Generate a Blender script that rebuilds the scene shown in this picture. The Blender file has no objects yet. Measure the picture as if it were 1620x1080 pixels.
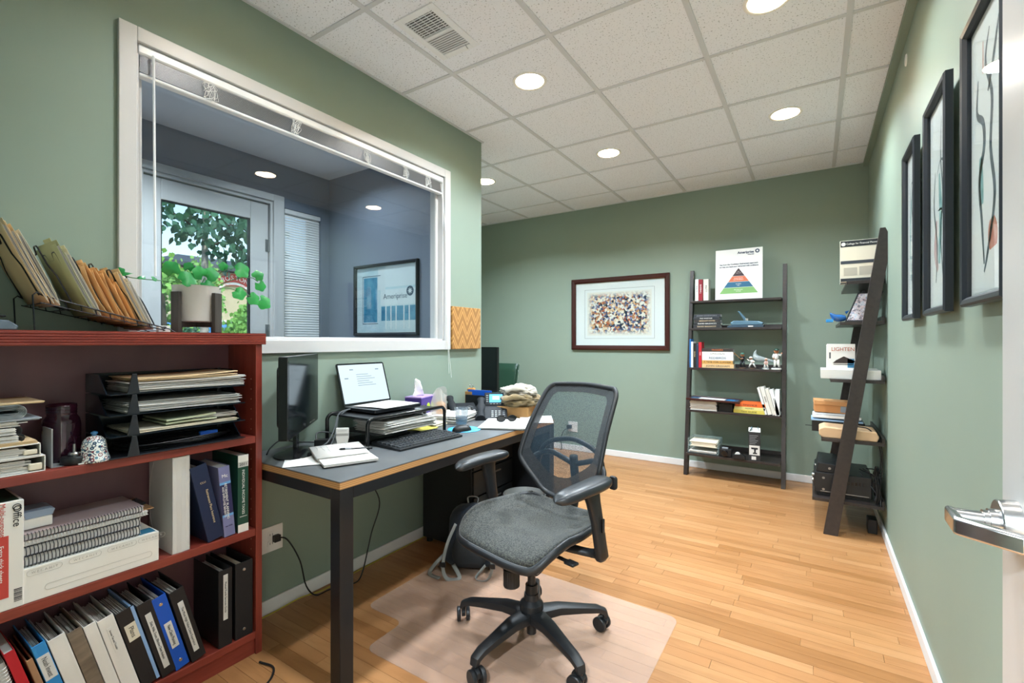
import bpy, bmesh, math, random
from mathutils import Vector, Matrix, Euler
random.seed(7)
SC = bpy.context.scene
COL = SC.collection
PI = math.pi
# ------------------------------------------------------------------ camera
cam = bpy.data.cameras.new('camera')
cam.sensor_width = 36.0
cam.lens = 742.0 / 1620.0 * 36.0
cam.clip_start = 0.02
camo = bpy.data.objects.new('camera', cam)
camo.location = (0, 0, 1.24)
camo.rotation_euler = (PI / 2, 0, 0.574)
COL.objects.link(camo)
SC.camera = camo
# ------------------------------------------------------------------ world, sun, exposure
SC.view_settings.view_transform = 'Standard'
SC.view_settings.look = 'None'
SC.view_settings.gamma = 1.0
SC.view_settings.use_curve_mapping = False
SC.view_settings.exposure = 0.60
LAMP_W = 17.5          # each ceiling downlight
HALL_FILL_W = 110.0         # added lobby fill lamps, unseen behind the open door
world = bpy.data.worlds.new('world'); SC.world = world
world.use_nodes = True
wn = world.node_tree.nodes; wl = world.node_tree.links
sky = wn.new('ShaderNodeTexSky'); sky.sky_type = 'NISHITA'
sky.sun_disc = False; sky.sun_elevation = math.radians(48); sky.sun_rotation = math.radians(60)
sky.air_density = 1.2; sky.dust_density = 0.6
wn['Background'].inputs['Strength'].default_value = 0.30
wl.new(sky.outputs['Color'], wn['Background'].inputs['Color'])
sun = bpy.data.lights.new('sun', 'SUN'); sun.energy = 3.2; sun.angle = 0.01; sun.color = (1, .96, .9)
suno = bpy.data.objects.new('sun', sun); COL.objects.link(suno)
suno.rotation_euler = Vector((-.62, .35, -.75)).to_track_quat('-Z', 'Y').to_euler()

# ------------------------------------------------------------------ materials
def lin(c):
    if isinstance(c, str):
        c = c.lstrip('#'); c = tuple(int(c[i:i+2], 16) / 255 for i in (0, 2, 4))
    return tuple((x / 12.92 if x <= .04045 else ((x + .055) / 1.055) ** 2.4) for x in c) + (1.0,)
_M = {}
def mat(name, col='#808080', rough=.5, metal=0., spec=.5, emit=None, estr=0., trans=0., ior=1.45, alpha=1., bump=None, var=None, coat=0., sheen=0.):
    """principled material; bump=(scale,strength[,stretch xyz]); var=(colour2, scale[, stretch]) mottles the colour with noise"""
    if name in _M: return _M[name]
    m = bpy.data.materials.new(name); m.use_nodes = True
    nt = m.node_tree; N = nt.nodes; L = nt.links
    b = N['Principled BSDF']
    b.inputs['Base Color'].default_value = lin(col)
    b.inputs['Roughness'].default_value = rough
    b.inputs['Metallic'].default_value = metal
    b.inputs['Specular IOR Level'].default_value = spec
    b.inputs['Transmission Weight'].default_value = trans
    b.inputs['IOR'].default_value = ior
    b.inputs['Alpha'].default_value = alpha
    b.inputs['Coat Weight'].default_value = coat
    b.inputs['Sheen Weight'].default_value = sheen
    if emit:
        b.inputs['Emission Color'].default_value = lin(emit); b.inputs['Emission Strength'].default_value = estr
    if bump or var:
        tc = N.new('ShaderNodeTexCoord')
    def noise(scale, stretch):
        mp = N.new('ShaderNodeMapping'); mp.inputs['Scale'].default_value = stretch
        L.new(tc.outputs['Object'], mp.inputs['Vector'])
        n = N.new('ShaderNodeTexNoise'); n.inputs['Scale'].default_value = scale; n.inputs['Detail'].default_value = 4
        L.new(mp.outputs['Vector'], n.inputs['Vector']); return n
    if bump:
        n = noise(bump[0], bump[2] if len(bump) > 2 else (1, 1, 1))
        bp = N.new('ShaderNodeBump'); bp.inputs['Strength'].default_value = bump[1]; bp.inputs['Distance'].default_value = .004
        L.new(n.outputs['Fac'], bp.inputs['Height']); L.new(bp.outputs['Normal'], b.inputs['Normal'])
    if var:
        n = noise(var[1], var[2] if len(var) > 2 else (1, 1, 1))
        r = N.new('ShaderNodeValToRGB'); r.color_ramp.elements[0].position = .35; r.color_ramp.elements[1].position = .65
        r.color_ramp.elements[0].color = lin(col); r.color_ramp.elements[1].color = lin(var[0])
        L.new(n.outputs['Fac'], r.inputs['Fac']); L.new(r.outputs['Color'], b.inputs['Base Color'])
    _M[name] = m
    return m
def nodes(m):
    nt = m.node_tree
    return nt.nodes, nt.links, nt.nodes['Principled BSDF']

# ------------------------------------------------------------------ mesh helper
class MB:
    def __init__(s): s.v = []; s.f = []; s.m = []; s.cur = 0
    def _add(s, vs, fs):
        o = len(s.v); s.v += [tuple(p) for p in vs]
        for f in fs: s.f.append(tuple(o + i for i in f)); s.m.append(s.cur)
        return s
    def box(s, x0, x1, y0, y1, z0, z1, M=None):
        vs = [Vector((x, y, z)) for z in (z0, z1) for y in (y0, y1) for x in (x0, x1)]
        if M is not None: vs = [M @ p for p in vs]
        return s._add(vs, [(0, 2, 3, 1), (4, 5, 7, 6), (0, 1, 5, 4), (2, 6, 7, 3), (0, 4, 6, 2), (1, 3, 7, 5)])
    def cyl(s, p0, p1, r0, r1=None, n=16, caps=True):
        r1 = r0 if r1 is None else r1
        p0 = Vector(p0); p1 = Vector(p1); d = (p1 - p0).normalized()
        a = d.orthogonal().normalized(); b = d.cross(a)
        vs = []
        for p, r in ((p0, r0), (p1, r1)):
            for k in range(n):
                t = 2 * PI * k / n; vs.append(p + (a * math.cos(t) + b * math.sin(t)) * r)
        fs = [(k, (k + 1) % n, n + (k + 1) % n, n + k) for k in range(n)]
        if caps: fs += [tuple(range(n - 1, -1, -1)), tuple(range(n, 2 * n))]
        return s._add(vs, fs)
    def tube(s, pts, r, n=8, closed=False, caps=True, flat=None):
        pts = [Vector(p) for p in pts]; m = len(pts)
        rs = r if isinstance(r, (list, tuple)) else [r] * m
        vs = []; up = None
        for i, p in enumerate(pts):
            q0 = pts[(i - 1) % m] if (closed or i > 0) else p
            q1 = pts[(i + 1) % m] if (closed or i < m - 1) else p
            d = (q1 - q0).normalized()
            if up is None: up = d.orthogonal().normalized()
            up = (up - d * up.dot(d))
            up = up.normalized() if up.length > 1e-6 else d.orthogonal().normalized()
            b = d.cross(up)
            for k in range(n):
                t = 2 * PI * k / n; vs.append(p + (up * math.cos(t) + b * math.sin(t) * (flat or 1)) * rs[i])
        fs = []
        for i in range(m if closed else m - 1):
            j = (i + 1) % m
            for k in range(n): fs.append((i * n + k, i * n + (k + 1) % n, j * n + (k + 1) % n, j * n + k))
        if not closed and caps: fs += [tuple(range(n - 1, -1, -1)), tuple((m - 1) * n + k for k in range(n))]
        return s._add(vs, fs)
    def lathe(s, prof, n=24, c=(0, 0, 0), M=None):
        vs = []; c = Vector(c)
        for r, z in prof:
            for k in range(n):
                t = 2 * PI * k / n; p = Vector((r * math.cos(t), r * math.sin(t), z))
                vs.append((M @ p if M is not None else p) + c)
        fs = []
        for i in range(len(prof) - 1):
            for k in range(n): fs.append((i * n + k, i * n + (k + 1) % n, (i + 1) * n + (k + 1) % n, (i + 1) * n + k))
        if prof[0][0] > 1e-6: fs.append(tuple(range(n - 1, -1, -1)))
        if prof[-1][0] > 1e-6: fs.append(tuple((len(prof) - 1) * n + k for k in range(n)))
        return s._add(vs, fs)
    def prism(s, poly, lo, hi, axis='z', M=None):
        n = len(poly); vs = []
        for h in (lo, hi):
            for a, b in poly:
                p = Vector({'x': (h, a, b), 'y': (a, h, b), 'z': (a, b, h)}[axis]); vs.append(M @ p if M is not None else p)
        fs = [tuple(range(n - 1, -1, -1)), tuple(range(n, 2 * n))] + [(k, (k + 1) % n, n + (k + 1) % n, n + k) for k in range(n)]
        return s._add(vs, fs)
    def grid(s, fn, nu, nv, wrapu=False):
        vs = [fn(i / (nu if wrapu else nu - 1), j / (nv - 1)) for j in range(nv) for i in range(nu)]
        fs = []
        for j in range(nv - 1):
            for i in range(nu if wrapu else nu - 1):
                k = (i + 1) % nu; fs.append((j * nu + i, j * nu + k, (j + 1) * nu + k, (j + 1) * nu + i))
        return s._add(vs, fs)
    def poly(s, pts): return s._add(pts, [tuple(range(len(pts)))])
    def tf(s, M): s.v = [tuple(M @ Vector(p)) for p in s.v]; return s
    def build(s, name, m, parent=None, loc=None, rot=None, bevel=0, smooth=False, sub=0, solid=0, segs=2, label=None, kind=None):
        me = bpy.data.meshes.new(name); me.from_pydata(s.v, [], s.f)
        ms = m if isinstance(m, (list, tuple)) else [m]
        for x in ms: me.materials.append(x)
        if len(ms) > 1: me.polygons.foreach_set('material_index', s.m)
        bm = bmesh.new(); bm.from_mesh(me); bmesh.ops.recalc_face_normals(bm, faces=bm.faces)
        bm.to_mesh(me); bm.free()
        if smooth:
            me.polygons.foreach_set('use_smooth', [True] * len(me.polygons))
            if smooth != 'all':
                me.set_sharp_from_angle(angle=math.radians(42))
        o = bpy.data.objects.new(name, me); COL.objects.link(o)
        if parent is not None: o.parent = parent
        if loc is not None: o.location = loc
        if rot is not None: o.rotation_euler = rot
        if solid:
            d = o.modifiers.new('solid', 'SOLIDIFY'); d.thickness = solid; d.offset = 0
        if bevel:
            d = o.modifiers.new('bevel', 'BEVEL'); d.width = bevel; d.segments = segs; d.limit_method = 'ANGLE'; d.angle_limit = math.radians(40)
        if sub:
            d = o.modifiers.new('sub', 'SUBSURF'); d.levels = sub; d.render_levels = sub
        if label: o['label'] = label
        if kind: o['kind'] = kind
        return o
def box(x0, x1, y0, y1, z0, z1): return MB().box(x0, x1, y0, y1, z0, z1)
def tag(o, label, cat, group=None):
    o['label'] = label; o['category'] = cat
    if group: o['group'] = group
    return o
def thing(name, label, cat, loc=(0, 0, 0), rot=(0, 0, 0), group=None):
    o = bpy.data.objects.new(name, None); COL.objects.link(o); o.empty_display_size = .05
    o.location = loc; o.rotation_euler = rot
    return tag(o, label, cat, group)
def struct(o): o['kind'] = 'structure'; return o
def copy_tree(o, parent=None):
    c = o.copy(); COL.objects.link(c); c.parent = parent
    for ch in list(o.children): copy_tree(ch, c)
    return c
def frame(o, x, y):
    """matrix whose local x,y axes run along x,y from origin o (z = normal)"""
    x = Vector(x).normalized(); y = Vector(y).normalized(); z = x.cross(y)
    M = Matrix((x, y, z)).transposed().to_4x4(); M.translation = Vector(o); return M
_T = {}
def text(s, size, m, parent, o, x, y, name='lettering', align='CENTER', sx=1., ext=.0003, bold=.0):
    key = (s, size, align, sx, m.name, bold)
    if key not in _T:
        cu = bpy.data.curves.new('t', 'FONT'); cu.body = s; cu.size = size; cu.extrude = ext; cu.align_x = align; cu.align_y = 'CENTER'
        cu.resolution_u = 3; cu.offset = bold * size
        t = bpy.data.objects.new('t', cu); COL.objects.link(t)
        dg = bpy.context.evaluated_depsgraph_get()
        me = bpy.data.meshes.new_from_object(t.evaluated_get(dg)); me.name = 'lettering'
        if sx != 1: me.transform(Matrix.Diagonal((sx, 1, 1, 1)))
        me.materials.clear(); me.materials.append(m)
        bpy.data.objects.remove(t); bpy.data.curves.remove(cu)
        _T[key] = me
    ob = bpy.data.objects.new(name, _T[key]); COL.objects.link(ob); ob.parent = parent
    ob.matrix_local = frame(o, x, y)
    return ob
def arc(c, r, a0, a1, n, ax=(1, 0, 0), ay=(0, 0, 1)):
    c = Vector(c); ax = Vector(ax); ay = Vector(ay)
    return [c + (ax * math.cos(a0 + (a1 - a0) * k / n) + ay * math.sin(a0 + (a1 - a0) * k / n)) * r for k in range(n + 1)]
def spline(pts, n=8):
    """Catmull-Rom through pts"""
    P = [Vector(p) for p in pts]; P = [P[0] * 2 - P[1]] + P + [P[-1] * 2 - P[-2]]; out = []
    for i in range(1, len(P) - 2):
        a, b, c, d = P[i-1:i+3]
        for k in range(n):
            t = k / n
            out.append(.5 * ((2 * b) + (c - a) * t + (2 * a - 5 * b + 4 * c - d) * t * t + (3 * b - a - 3 * c + d) * t ** 3))
    out.append(P[-2]); return out
def rrect(w, h, r, n=4, cx=0, cy=0):
    pts = []
    for sx, sy, a in ((1, 1, 0), (-1, 1, PI/2), (-1, -1, PI), (1, -1, 1.5*PI)):
        for k in range(n + 1):
            t = a + PI/2*k/n; pts.append((cx + sx*(w/2-r) + r*math.cos(t), cy + sy*(h/2-r) + r*math.sin(t)))
    return pts
# ================================================================== SETTING
GREEN = mat('sage_wall_paint', '#8c9c8e', rough=.55, spec=.3, bump=(220, .05), var=('#88988a', 1.3))
GREY = mat('slate_wall_paint', '#767f8c', rough=.5, spec=.35, bump=(220, .05))
WHITE = mat('white_trim_paint', '#c9c8c6', rough=.38, bump=(120, .02))
WALLW = mat('lobby_wall_paint', '#dcdad4', rough=.6, bump=(200, .04))
RAIL = mat('ceiling_rail_metal', '#d3d7dc', rough=.45, bump=(300, .02))
CZ = 2.7277
# --- ceiling tile: mineral fibre with pin holes
TILE = mat('mineral_ceiling_tile', '#f3f7ff', rough=.9, spec=.1)
N, L, B = nodes(TILE)
tc = N.new('ShaderNodeTexCoord'); vo = N.new('ShaderNodeTexNoise'); vo.inputs['Scale'].default_value = 120; vo.inputs['Detail'].default_value = 1.5
L.new(tc.outputs['Object'], vo.inputs['Vector'])
rp = N.new('ShaderNodeValToRGB'); rp.color_ramp.elements[0].position = .31; rp.color_ramp.elements[1].position = .37
rp.color_ramp.elements[0].color = lin('#aeb3ba'); rp.color_ramp.elements[1].color = lin('#f3f7ff')
L.new(vo.outputs['Fac'], rp.inputs['Fac']); L.new(rp.outputs['Color'], B.inputs['Base Color'])
bp = N.new('ShaderNodeBump'); bp.inputs['Strength'].default_value = .5; bp.inputs['Distance'].default_value = .003
L.new(rp.outputs['Color'], bp.inputs['Height']); L.new(bp.outputs['Normal'], B.inputs['Normal'])
# --- maple planks
def plank_mat(name, island):
    m = mat(name, '#e0b67e', rough=.34, spec=.45)
    N, L, B = nodes(m)
    tc = N.new('ShaderNodeTexCoord'); oi = N.new('ShaderNodeObjectInfo'); ge = N.new('ShaderNodeNewGeometry')
    rnd = ge.outputs['Random Per Island'] if island else oi.outputs['Random']
    mp = N.new('ShaderNodeMapping'); mp.inputs['Scale'].default_value = (2.2, 22, 22)
    of = N.new('ShaderNodeMath'); of.operation = 'MULTIPLY'; of.inputs[1].default_value = 40; L.new(rnd, of.inputs[0])
    cb = N.new('ShaderNodeCombineXYZ'); L.new(of.outputs[0], cb.inputs['X']); L.new(of.outputs[0], cb.inputs['Y'])
    L.new(cb.outputs[0], mp.inputs['Location']); L.new(tc.outputs['Object'], mp.inputs['Vector'])
    nz = N.new('ShaderNodeTexNoise'); nz.inputs['Scale'].default_value = 1.6; nz.inputs['Detail'].default_value = 5; nz.inputs['Distortion'].default_value = .6
    L.new(mp.outputs[0], nz.inputs['Vector'])
    r1 = N.new('ShaderNodeValToRGB'); e = r1.color_ramp.elements
    e[0].position = 0; e[0].color = lin('#9c6c40'); e[1].position = 1; e[1].color = lin('#b6875b')
    k = e.new(.12); k.color = lin('#a9774b'); k = e.new(.7); k.color = lin('#af7f52')
    L.new(rnd, r1.inputs['Fac'])
    r2 = N.new('ShaderNodeValToRGB'); e = r2.color_ramp.elements
    e[0].position = .3; e[0].color = (.70, .62, .52, 1); e[1].position = .55; e[1].color = (1, 1, 1, 1)
    L.new(nz.outputs['Fac'], r2.inputs['Fac'])
    mx = N.new('ShaderNodeMix'); mx.data_type = 'RGBA'; mx.blend_type = 'MULTIPLY'; mx.inputs['Factor'].default_value = .55
    L.new(r1.outputs['Color'], mx.inputs['A']); L.new(r2.outputs['Color'], mx.inputs['B'])
    L.new(mx.outputs['Result'], B.inputs['Base Color'])
    return m
PLANK = plank_mat('maple_plank', False); PLANKI = plank_mat('maple_plank_far', True)
SUB = mat('dark_subfloor', '#7a5836', rough=.8, var=('#6a4a2c', 12))
floor = struct(box(-3.9, .5, -.15, 5.0, -.08, -.012).build('floor', SUB))
rng = random.Random(3)
PW = .0572
y = .30 - 4 * PW
meshes = {}
far = MB(); planks = []
while y < 4.87:
    xl = -3.77 if y > 2.8 else -2.1
    x = xl - rng.random() * .5
    while x < .37:
        ln = rng.choice([.35, .45, .55, .7, .85, 1.0, .3])
        a, b = max(x, xl), min(x + ln, .37)
        if b - a > .02: planks.append((a, b, y, min(y + PW, 4.87)))
        x += ln
    y += PW
def plank_px(p):
    a, b, y0, y1 = p; X, Y = (a + b) / 2, (y0 + y1) / 2
    zf = -X * .543 + Y * .84; xr = X * .84 + Y * .543
    vis = 1.0 if (zf > .3 and abs(xr / zf) < 1.12 and 1.24 / zf < .74) else 0
    if X < -2.1 and Y < 3.3: vis *= .1
    if X < -1.5 and Y < 2.6: vis *= .6
    return vis * (b - a) / max(zf, .1) ** 2
planks.sort(key=plank_px, reverse=True)
for i, (a, b, y0, y1) in enumerate(planks):
    if i < 300:
        key = (round(b - a, 3), round(y1 - y0, 3))
        if key not in meshes:
            g = .0006; w, h = (b - a) / 2, (y1 - y0) / 2
            o = MB().prism([(-w + g, -h + g), (w - g, -h + g), (w - g, h - g), (-w + g, h - g)], -.012, 0).build('plank', PLANK, floor)
            meshes[key] = o.data
        else:
            o = bpy.data.objects.new('plank', meshes[key]); COL.objects.link(o); o.parent = floor
        o.location = ((a + b) / 2, (y0 + y1) / 2, 0)
    else:
        far.box(a + .0006, b - .0006, y0 + .0006, y1 - .0006, -.012, 0)
o = far.build('plank_field', PLANKI, floor, kind='stuff')
# --- walls
def wall(name, m, boxes, parent=None):
    mb = MB()
    for b_ in boxes: mb.box(*b_)
    return struct(mb.build(name, m, parent))
WT = CZ + .02
wall('wall_left', GREEN, [(-2.15, -2.10, .10, .695, 0, WT), (-2.15, -2.10, 2.40, 2.824, 0, WT), (-2.15, -2.10, .695, 2.40, 0, 1.245), (-2.15, -2.10, .695, 2.40, 2.343, WT),
     (-3.77, -2.15, 2.775, 2.824, 0, WT)])
wall('wall_vestibule', GREY, [(-2.20, -2.15, .10, .695, 0, WT), (-2.20, -2.15, 2.40, 2.72, 0, WT), (-2.20, -2.15, .695, 2.40, 0, 1.245), (-2.20, -2.15, .695, 2.40, 2.343, WT),
     (-3.77, -2.15, 2.72, 2.775, 0, WT), (-3.77, -2.20, .05, .10, 0, WT),
     (-3.90, -3.77, .05, 1.25, 0, WT), (-3.90, -3.77, 1.25, 2.21, 2.42, WT), (-3.90, -3.77, 2.21, 2.285, 0, WT), (-3.90, -3.77, 2.285, 2.635, 0, .7), (-3.90, -3.77, 2.285, 2.635, 2.37, WT), (-3.90, -3.77, 2.635, 2.775, 0, WT)])
wall('wall_alcove', GREEN, [(-3.90, -3.77, 2.775, 5.0, 0, WT)])
wall('wall_back', GREEN, [(-3.90, .50, 4.87, 5.0, 0, WT)])
wall('wall_right', GREEN, [(.37, .50, -.02, 5.0, 0, WT)])
wall('wall_front', GREEN, [(-2.2, -.66, -.02, .10, 0, WT), (.27, .37, -.02, .10, 0, WT), (-.66, .27, -.02, .10, 2.06, WT)])
# lobby behind the open door
LOBF = mat('lobby_floor', '#b8956a', rough=.4, var=('#a88458', 3, (1, 12, 1)))
wall('floor_lobby', LOBF, [(-2.2, 1.4, -2.6, -.15, -.08, 0), (-.66, .27, -.15, .10, -.011, 0)])
wall('wall_lobby', WALLW, [(-2.3, -2.2, -2.6, -.02, 0, WT), (1.4, 1.5, -2.6, -.02, 0, WT), (-2.3, 1.5, -2.7, -2.6, 0, WT), (-2.2, -.66, -.03, -.02, 0, WT), (.27, 1.4, -.03, -.02, 0, WT), (-.66, .27, -.03, -.02, 2.06, WT)])
wall('ceiling_lobby', WALLW, [(-2.2, 1.4, -2.6, -.02, CZ, CZ + .02)])
ADDED_ROOF = mat('added_roof_membrane', '#77746e', rough=.9, var=('#6b6862', 3))
wall('roof', ADDED_ROOF, [(-4.05, .6, -2.8, 5.1, 2.95, 3.1)])  # unseen; put over all the rooms to block sky light
BRICKW = mat('outer_render', '#b5aa98', rough=.85, var=('#a99d8a', 6))
wall('wall_outer', BRICKW, [(-4.0, -3.90, -2.8, 1.25, 0, 3.0), (-4.0, -3.90, 2.635, 5.1, 0, 3.0), (-4.0, -3.90, 1.25, 2.635, 2.42, 3.0), (-4.0, -3.90, 2.21, 2.285, 0, 2.42), (-4, -3.9, 2.285, 2.635, 0, .7)])
# ceiling: tiles laid in a metal grid
ceil = struct(box(-3.9, .5, -.02, 5.0, CZ + .03, CZ + .05).build('ceiling', WALLW))
T = .6096; X0 = -1.697 - 4 * T; Y0 = 1.408 - 3 * T
tmesh = {}
for i in range(8):
    for j in range(10):
        xa, xb, ya, yb = X0 + i * T, X0 + (i + 1) * T, Y0 + j * T, Y0 + (j + 1) * T
        xa, xb = max(xa, -3.77), min(xb, .37); ya, yb = max(ya, .10), min(yb, 4.87)
        if xb <= xa or yb <= ya: continue
        if xb <= -2.10 or xa < -2.31:
            ya = max(ya, 2.824)
        elif xa < -2.1 and yb < 2.7: xa = -2.10
        if yb - ya < .01: continue
        w, h = (xb - xa) / 2 - .003, (yb - ya) / 2 - .003
        key = (round(w, 3), round(h, 3))
        if key not in tmesh:
            o = MB().box(-w, w, -h, h, 0, .015).build('ceiling_tile', TILE, ceil); tmesh[key] = o.data
        else:
            o = bpy.data.objects.new('ceiling_tile', tmesh[key]); COL.objects.link(o); o.parent = ceil
        o.location = ((xa + xb) / 2, (ya + yb) / 2, CZ + .006)
for i in range(1, 8):
    x = X0 + i * T
    if x > .36: continue
    box(x - .013, x + .013, .10 if x > -2.1 else 2.824, 4.87, CZ, CZ + .008).build('ceiling_rail', RAIL, ceil)
for j in range(0, 9):
    y = Y0 + j * T
    if .1 < y < 4.87: box(-2.10 if y < 2.82 else -3.77, .37, y - .011, y + .011, CZ + .0008, CZ + .0085).build('ceiling_rail', RAIL, ceil)
for b_ in ((-2.10, -2.085, .10, 2.824), (-3.77, .37, 4.855, 4.87), (-3.77, -2.085, 2.824, 2.839)):
    box(*b_, CZ - .001, CZ + .009).build('ceiling_rail', RAIL, ceil)
struct(box(-3.77, -2.20, .10, 2.72, CZ, CZ + .02).build('ceiling_vestibule', mat('vestibule_ceiling_paint', '#eceef1', rough=.7, bump=(150, .03))))
# green boxed strip along the right wall top
t = struct(box(.335, .37, .10, 4.87, CZ - .03, CZ).build('trim_1', GREEN))
# baseboards
BASE = mat('white_baseboard', '#e6e6e6', rough=.45, bump=(100, .02))
def base(name, x0, x1, y0, y1):
    struct(box(x0, x1, y0, y1, 0, .065).build(name, BASE, bevel=.004))
base('baseboard_left', -2.10, -2.088, 1.06, 2.836)
base('baseboard_alcove', -3.77, -2.088, 2.824, 2.836)
base('baseboard_back', -3.77, .37, 4.858, 4.87)
base('baseboard_right', .358, .37, .10, 4.858)
# --- window_1: interior window in the left wall
GLASS = mat('window_glass', '#f4f8f8', rough=0., trans=1., ior=1.45, spec=.5)
# thin architectural glass: transparent with fresnel gloss
def arch_glass(name, tint='#f3f6f6', boost=1.0):
    m = bpy.data.materials.new(name); m.use_nodes = True; N = m.node_tree.nodes; L = m.node_tree.links
    N.remove(N['Principled BSDF']); out = N['Material Output']
    tr = N.new('ShaderNodeBsdfTransparent'); tr.inputs['Color'].default_value = lin(tint)
    gl = N.new('ShaderNodeBsdfGlossy'); gl.inputs['Roughness'].default_value = 0.0
    fr = N.new('ShaderNodeFresnel'); ge = N.new('ShaderNodeNewGeometry')
    io = N.new('ShaderNodeMapRange'); io.inputs['To Min'].default_value = 1.5; io.inputs['To Max'].default_value = 1 / 1.5
    L.new(ge.outputs['Backfacing'], io.inputs['Value']); L.new(io.outputs[0], fr.inputs['IOR'])
    mul = N.new('ShaderNodeMath'); mul.operation = 'MULTIPLY'; mul.inputs[1].default_value = boost; mul.use_clamp = True
    mx = N.new('ShaderNodeMixShader'); L.new(fr.outputs[0], mul.inputs[0]); L.new(mul.outputs[0], mx.inputs['Fac'])
    L.new(tr.outputs[0], mx.inputs[1]); L.new(gl.outputs[0], mx.inputs[2]); L.new(mx.outputs[0], out.inputs['Surface'])
    return m
PANE = arch_glass('thin_glass', boost=1.0)
w1 = struct(MB().box(-2.10, -2.082, .642, .697, 1.185, 2.395).box(-2.10, -2.082, 2.398, 2.453, 1.185, 2.395).box(-2.10, -2.082, .697, 2.398, 2.341, 2.395).box(-2.10, -2.082, .697, 2.398, 1.185, 1.247).build('window_1', WHITE, bevel=.003))
MB().box(-2.21, -2.10, .695, .707, 1.245, 2.343).box(-2.21, -2.10, 2.388, 2.40, 1.245, 2.343).box(-2.21, -2.10, .695, 2.40, 2.331, 2.343).build('jamb_lining', WHITE, w1, bevel=.001)
box(-2.21, -2.10, .695, 2.40, 1.235, 1.257).build('window_stool', WHITE, w1, bevel=.002)
MB().box(-2.165, -2.14, .707, .73, 1.257, 2.331).box(-2.165, -2.14, 2.365, 2.388, 1.257, 2.331).box(-2.165, -2.14, .73, 2.365, 2.308, 2.331).box(-2.165, -2.14, .73, 2.365, 1.257, 1.262).build('glazing_bead', WHITE, w1, bevel=.001)
box(-2.1525, -2.1485, .728, 2.367, 1.258, 2.31).build('glass_pane', PANE, w1)
# --- door_2: glazed exterior door of the vestibule
STEEL = mat('hinge_steel', '#9a9a98', rough=.35, metal=.9, bump=(80, .02))
d2 = struct(MB().box(-3.77, -3.752, 1.17, 1.262, 0, 2.455).box(-3.77, -3.752, 2.185, 2.275, 0, 2.455).box(-3.77, -3.752, 1.262, 2.185, 2.40, 2.455)
   .box(-3.90, -3.77, 1.25, 1.295, 0, 2.42).box(-3.90, -3.77, 2.165, 2.21, 0, 2.42).box(-3.90, -3.77, 1.295, 2.165, 2.375, 2.42).build('door_2', WHITE, bevel=.003))
DARKG = mat('black_gasket', '#17181a', rough=.6, bump=(60, .03))
MB().box(-3.84, -3.795, 1.30, 1.405, .01, 2.37).box(-3.84, -3.795, 2.015, 2.16, .01, 2.37).box(-3.84, -3.795, 1.405, 2.015, 2.225, 2.37).box(-3.84, -3.795, 1.405, 2.015, .01, .40).build('door_leaf', WHITE, d2, bevel=.004)
MB().box(-3.83, -3.80, 1.405, 1.411, .40, 2.225).box(-3.83, -3.80, 2.005, 2.015, .40, 2.225).box(-3.83, -3.80, 1.411, 2.005, 2.217, 2.225).box(-3.83, -3.80, 1.411, 2.005, .40, .408).build('gasket', DARKG, d2)
box(-3.817, -3.811, 1.411, 2.005, .408, 2.217).build('glass_pane', PANE, d2)
for z in (.3, 1.28, 1.98):
    MB().cyl((-3.788, 2.163, z), (-3.788, 2.163, z + .10), .008, n=10).box(-3.796, -3.79, 2.135, 2.19, z, z + .10).build('hinge', STEEL, d2, smooth=True)
# --- window_2 with a closed venetian blind
w2 = struct(MB().box(-3.90, -3.80, 2.285, 2.31, .7, 2.37).box(-3.90, -3.80, 2.61, 2.635, .7, 2.37).box(-3.90, -3.80, 2.31, 2.61, 2.345, 2.37).box(-3.90, -3.80, 2.31, 2.61, .7, .725).box(-3.88, -3.84, 2.31, 2.61, 1.72, 1.76).build('window_2', WHITE, bevel=.002))
box(-3.866, -3.86, 2.31, 2.61, .725, 2.345).build('glass_pane', PANE, w2)
# --- door_1: white door standing open beside the camera
d1 = struct(box(.247, .288, .11, 1.04, .012, 2.03).build('door_1', mat('white_door_paint', '#b5b5b3', rough=.3, bump=(90, .02)), bevel=.003))
NICK = mat('satin_nickel', '#c9cacb', rough=.22, metal=1., bump=(400, .02, (1, 60, 1)))
ly, lz = .972, .972
MB().cyl((.248, ly, lz), (.225, ly, lz), .036, .034, n=48).build('rose', NICK, d1, smooth=True, bevel=.002)
MB().cyl((.227, ly, lz), (.216, ly, lz), .020, .019, n=32).cyl((.217, ly, lz), (.210, ly, lz), .0165, n=32).build('collar', NICK, d1, smooth=True)
lev = MB()
lev.cyl((.212, ly, lz), (.176, ly, lz), .0135, n=28)
lev.build('lever_neck', NICK, d1, smooth=True)
lb = MB().prism([(.170, ly + .016), (.182, ly + .014), (.182, ly - .040), (.236, ly - .082), (.232, ly - .096), (.172, ly - .052), (.169, ly - .046)], lz - .0135, lz + .0125)
lb.build('lever_bar', NICK, d1, bevel=.004, smooth=True)
for z in (.25, 1.0, 1.8):
    MB().cyl((.292, .105, z), (.292, .105, z + .09), .007, n=10).build('hinge', STEEL, d1, smooth=True)
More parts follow.
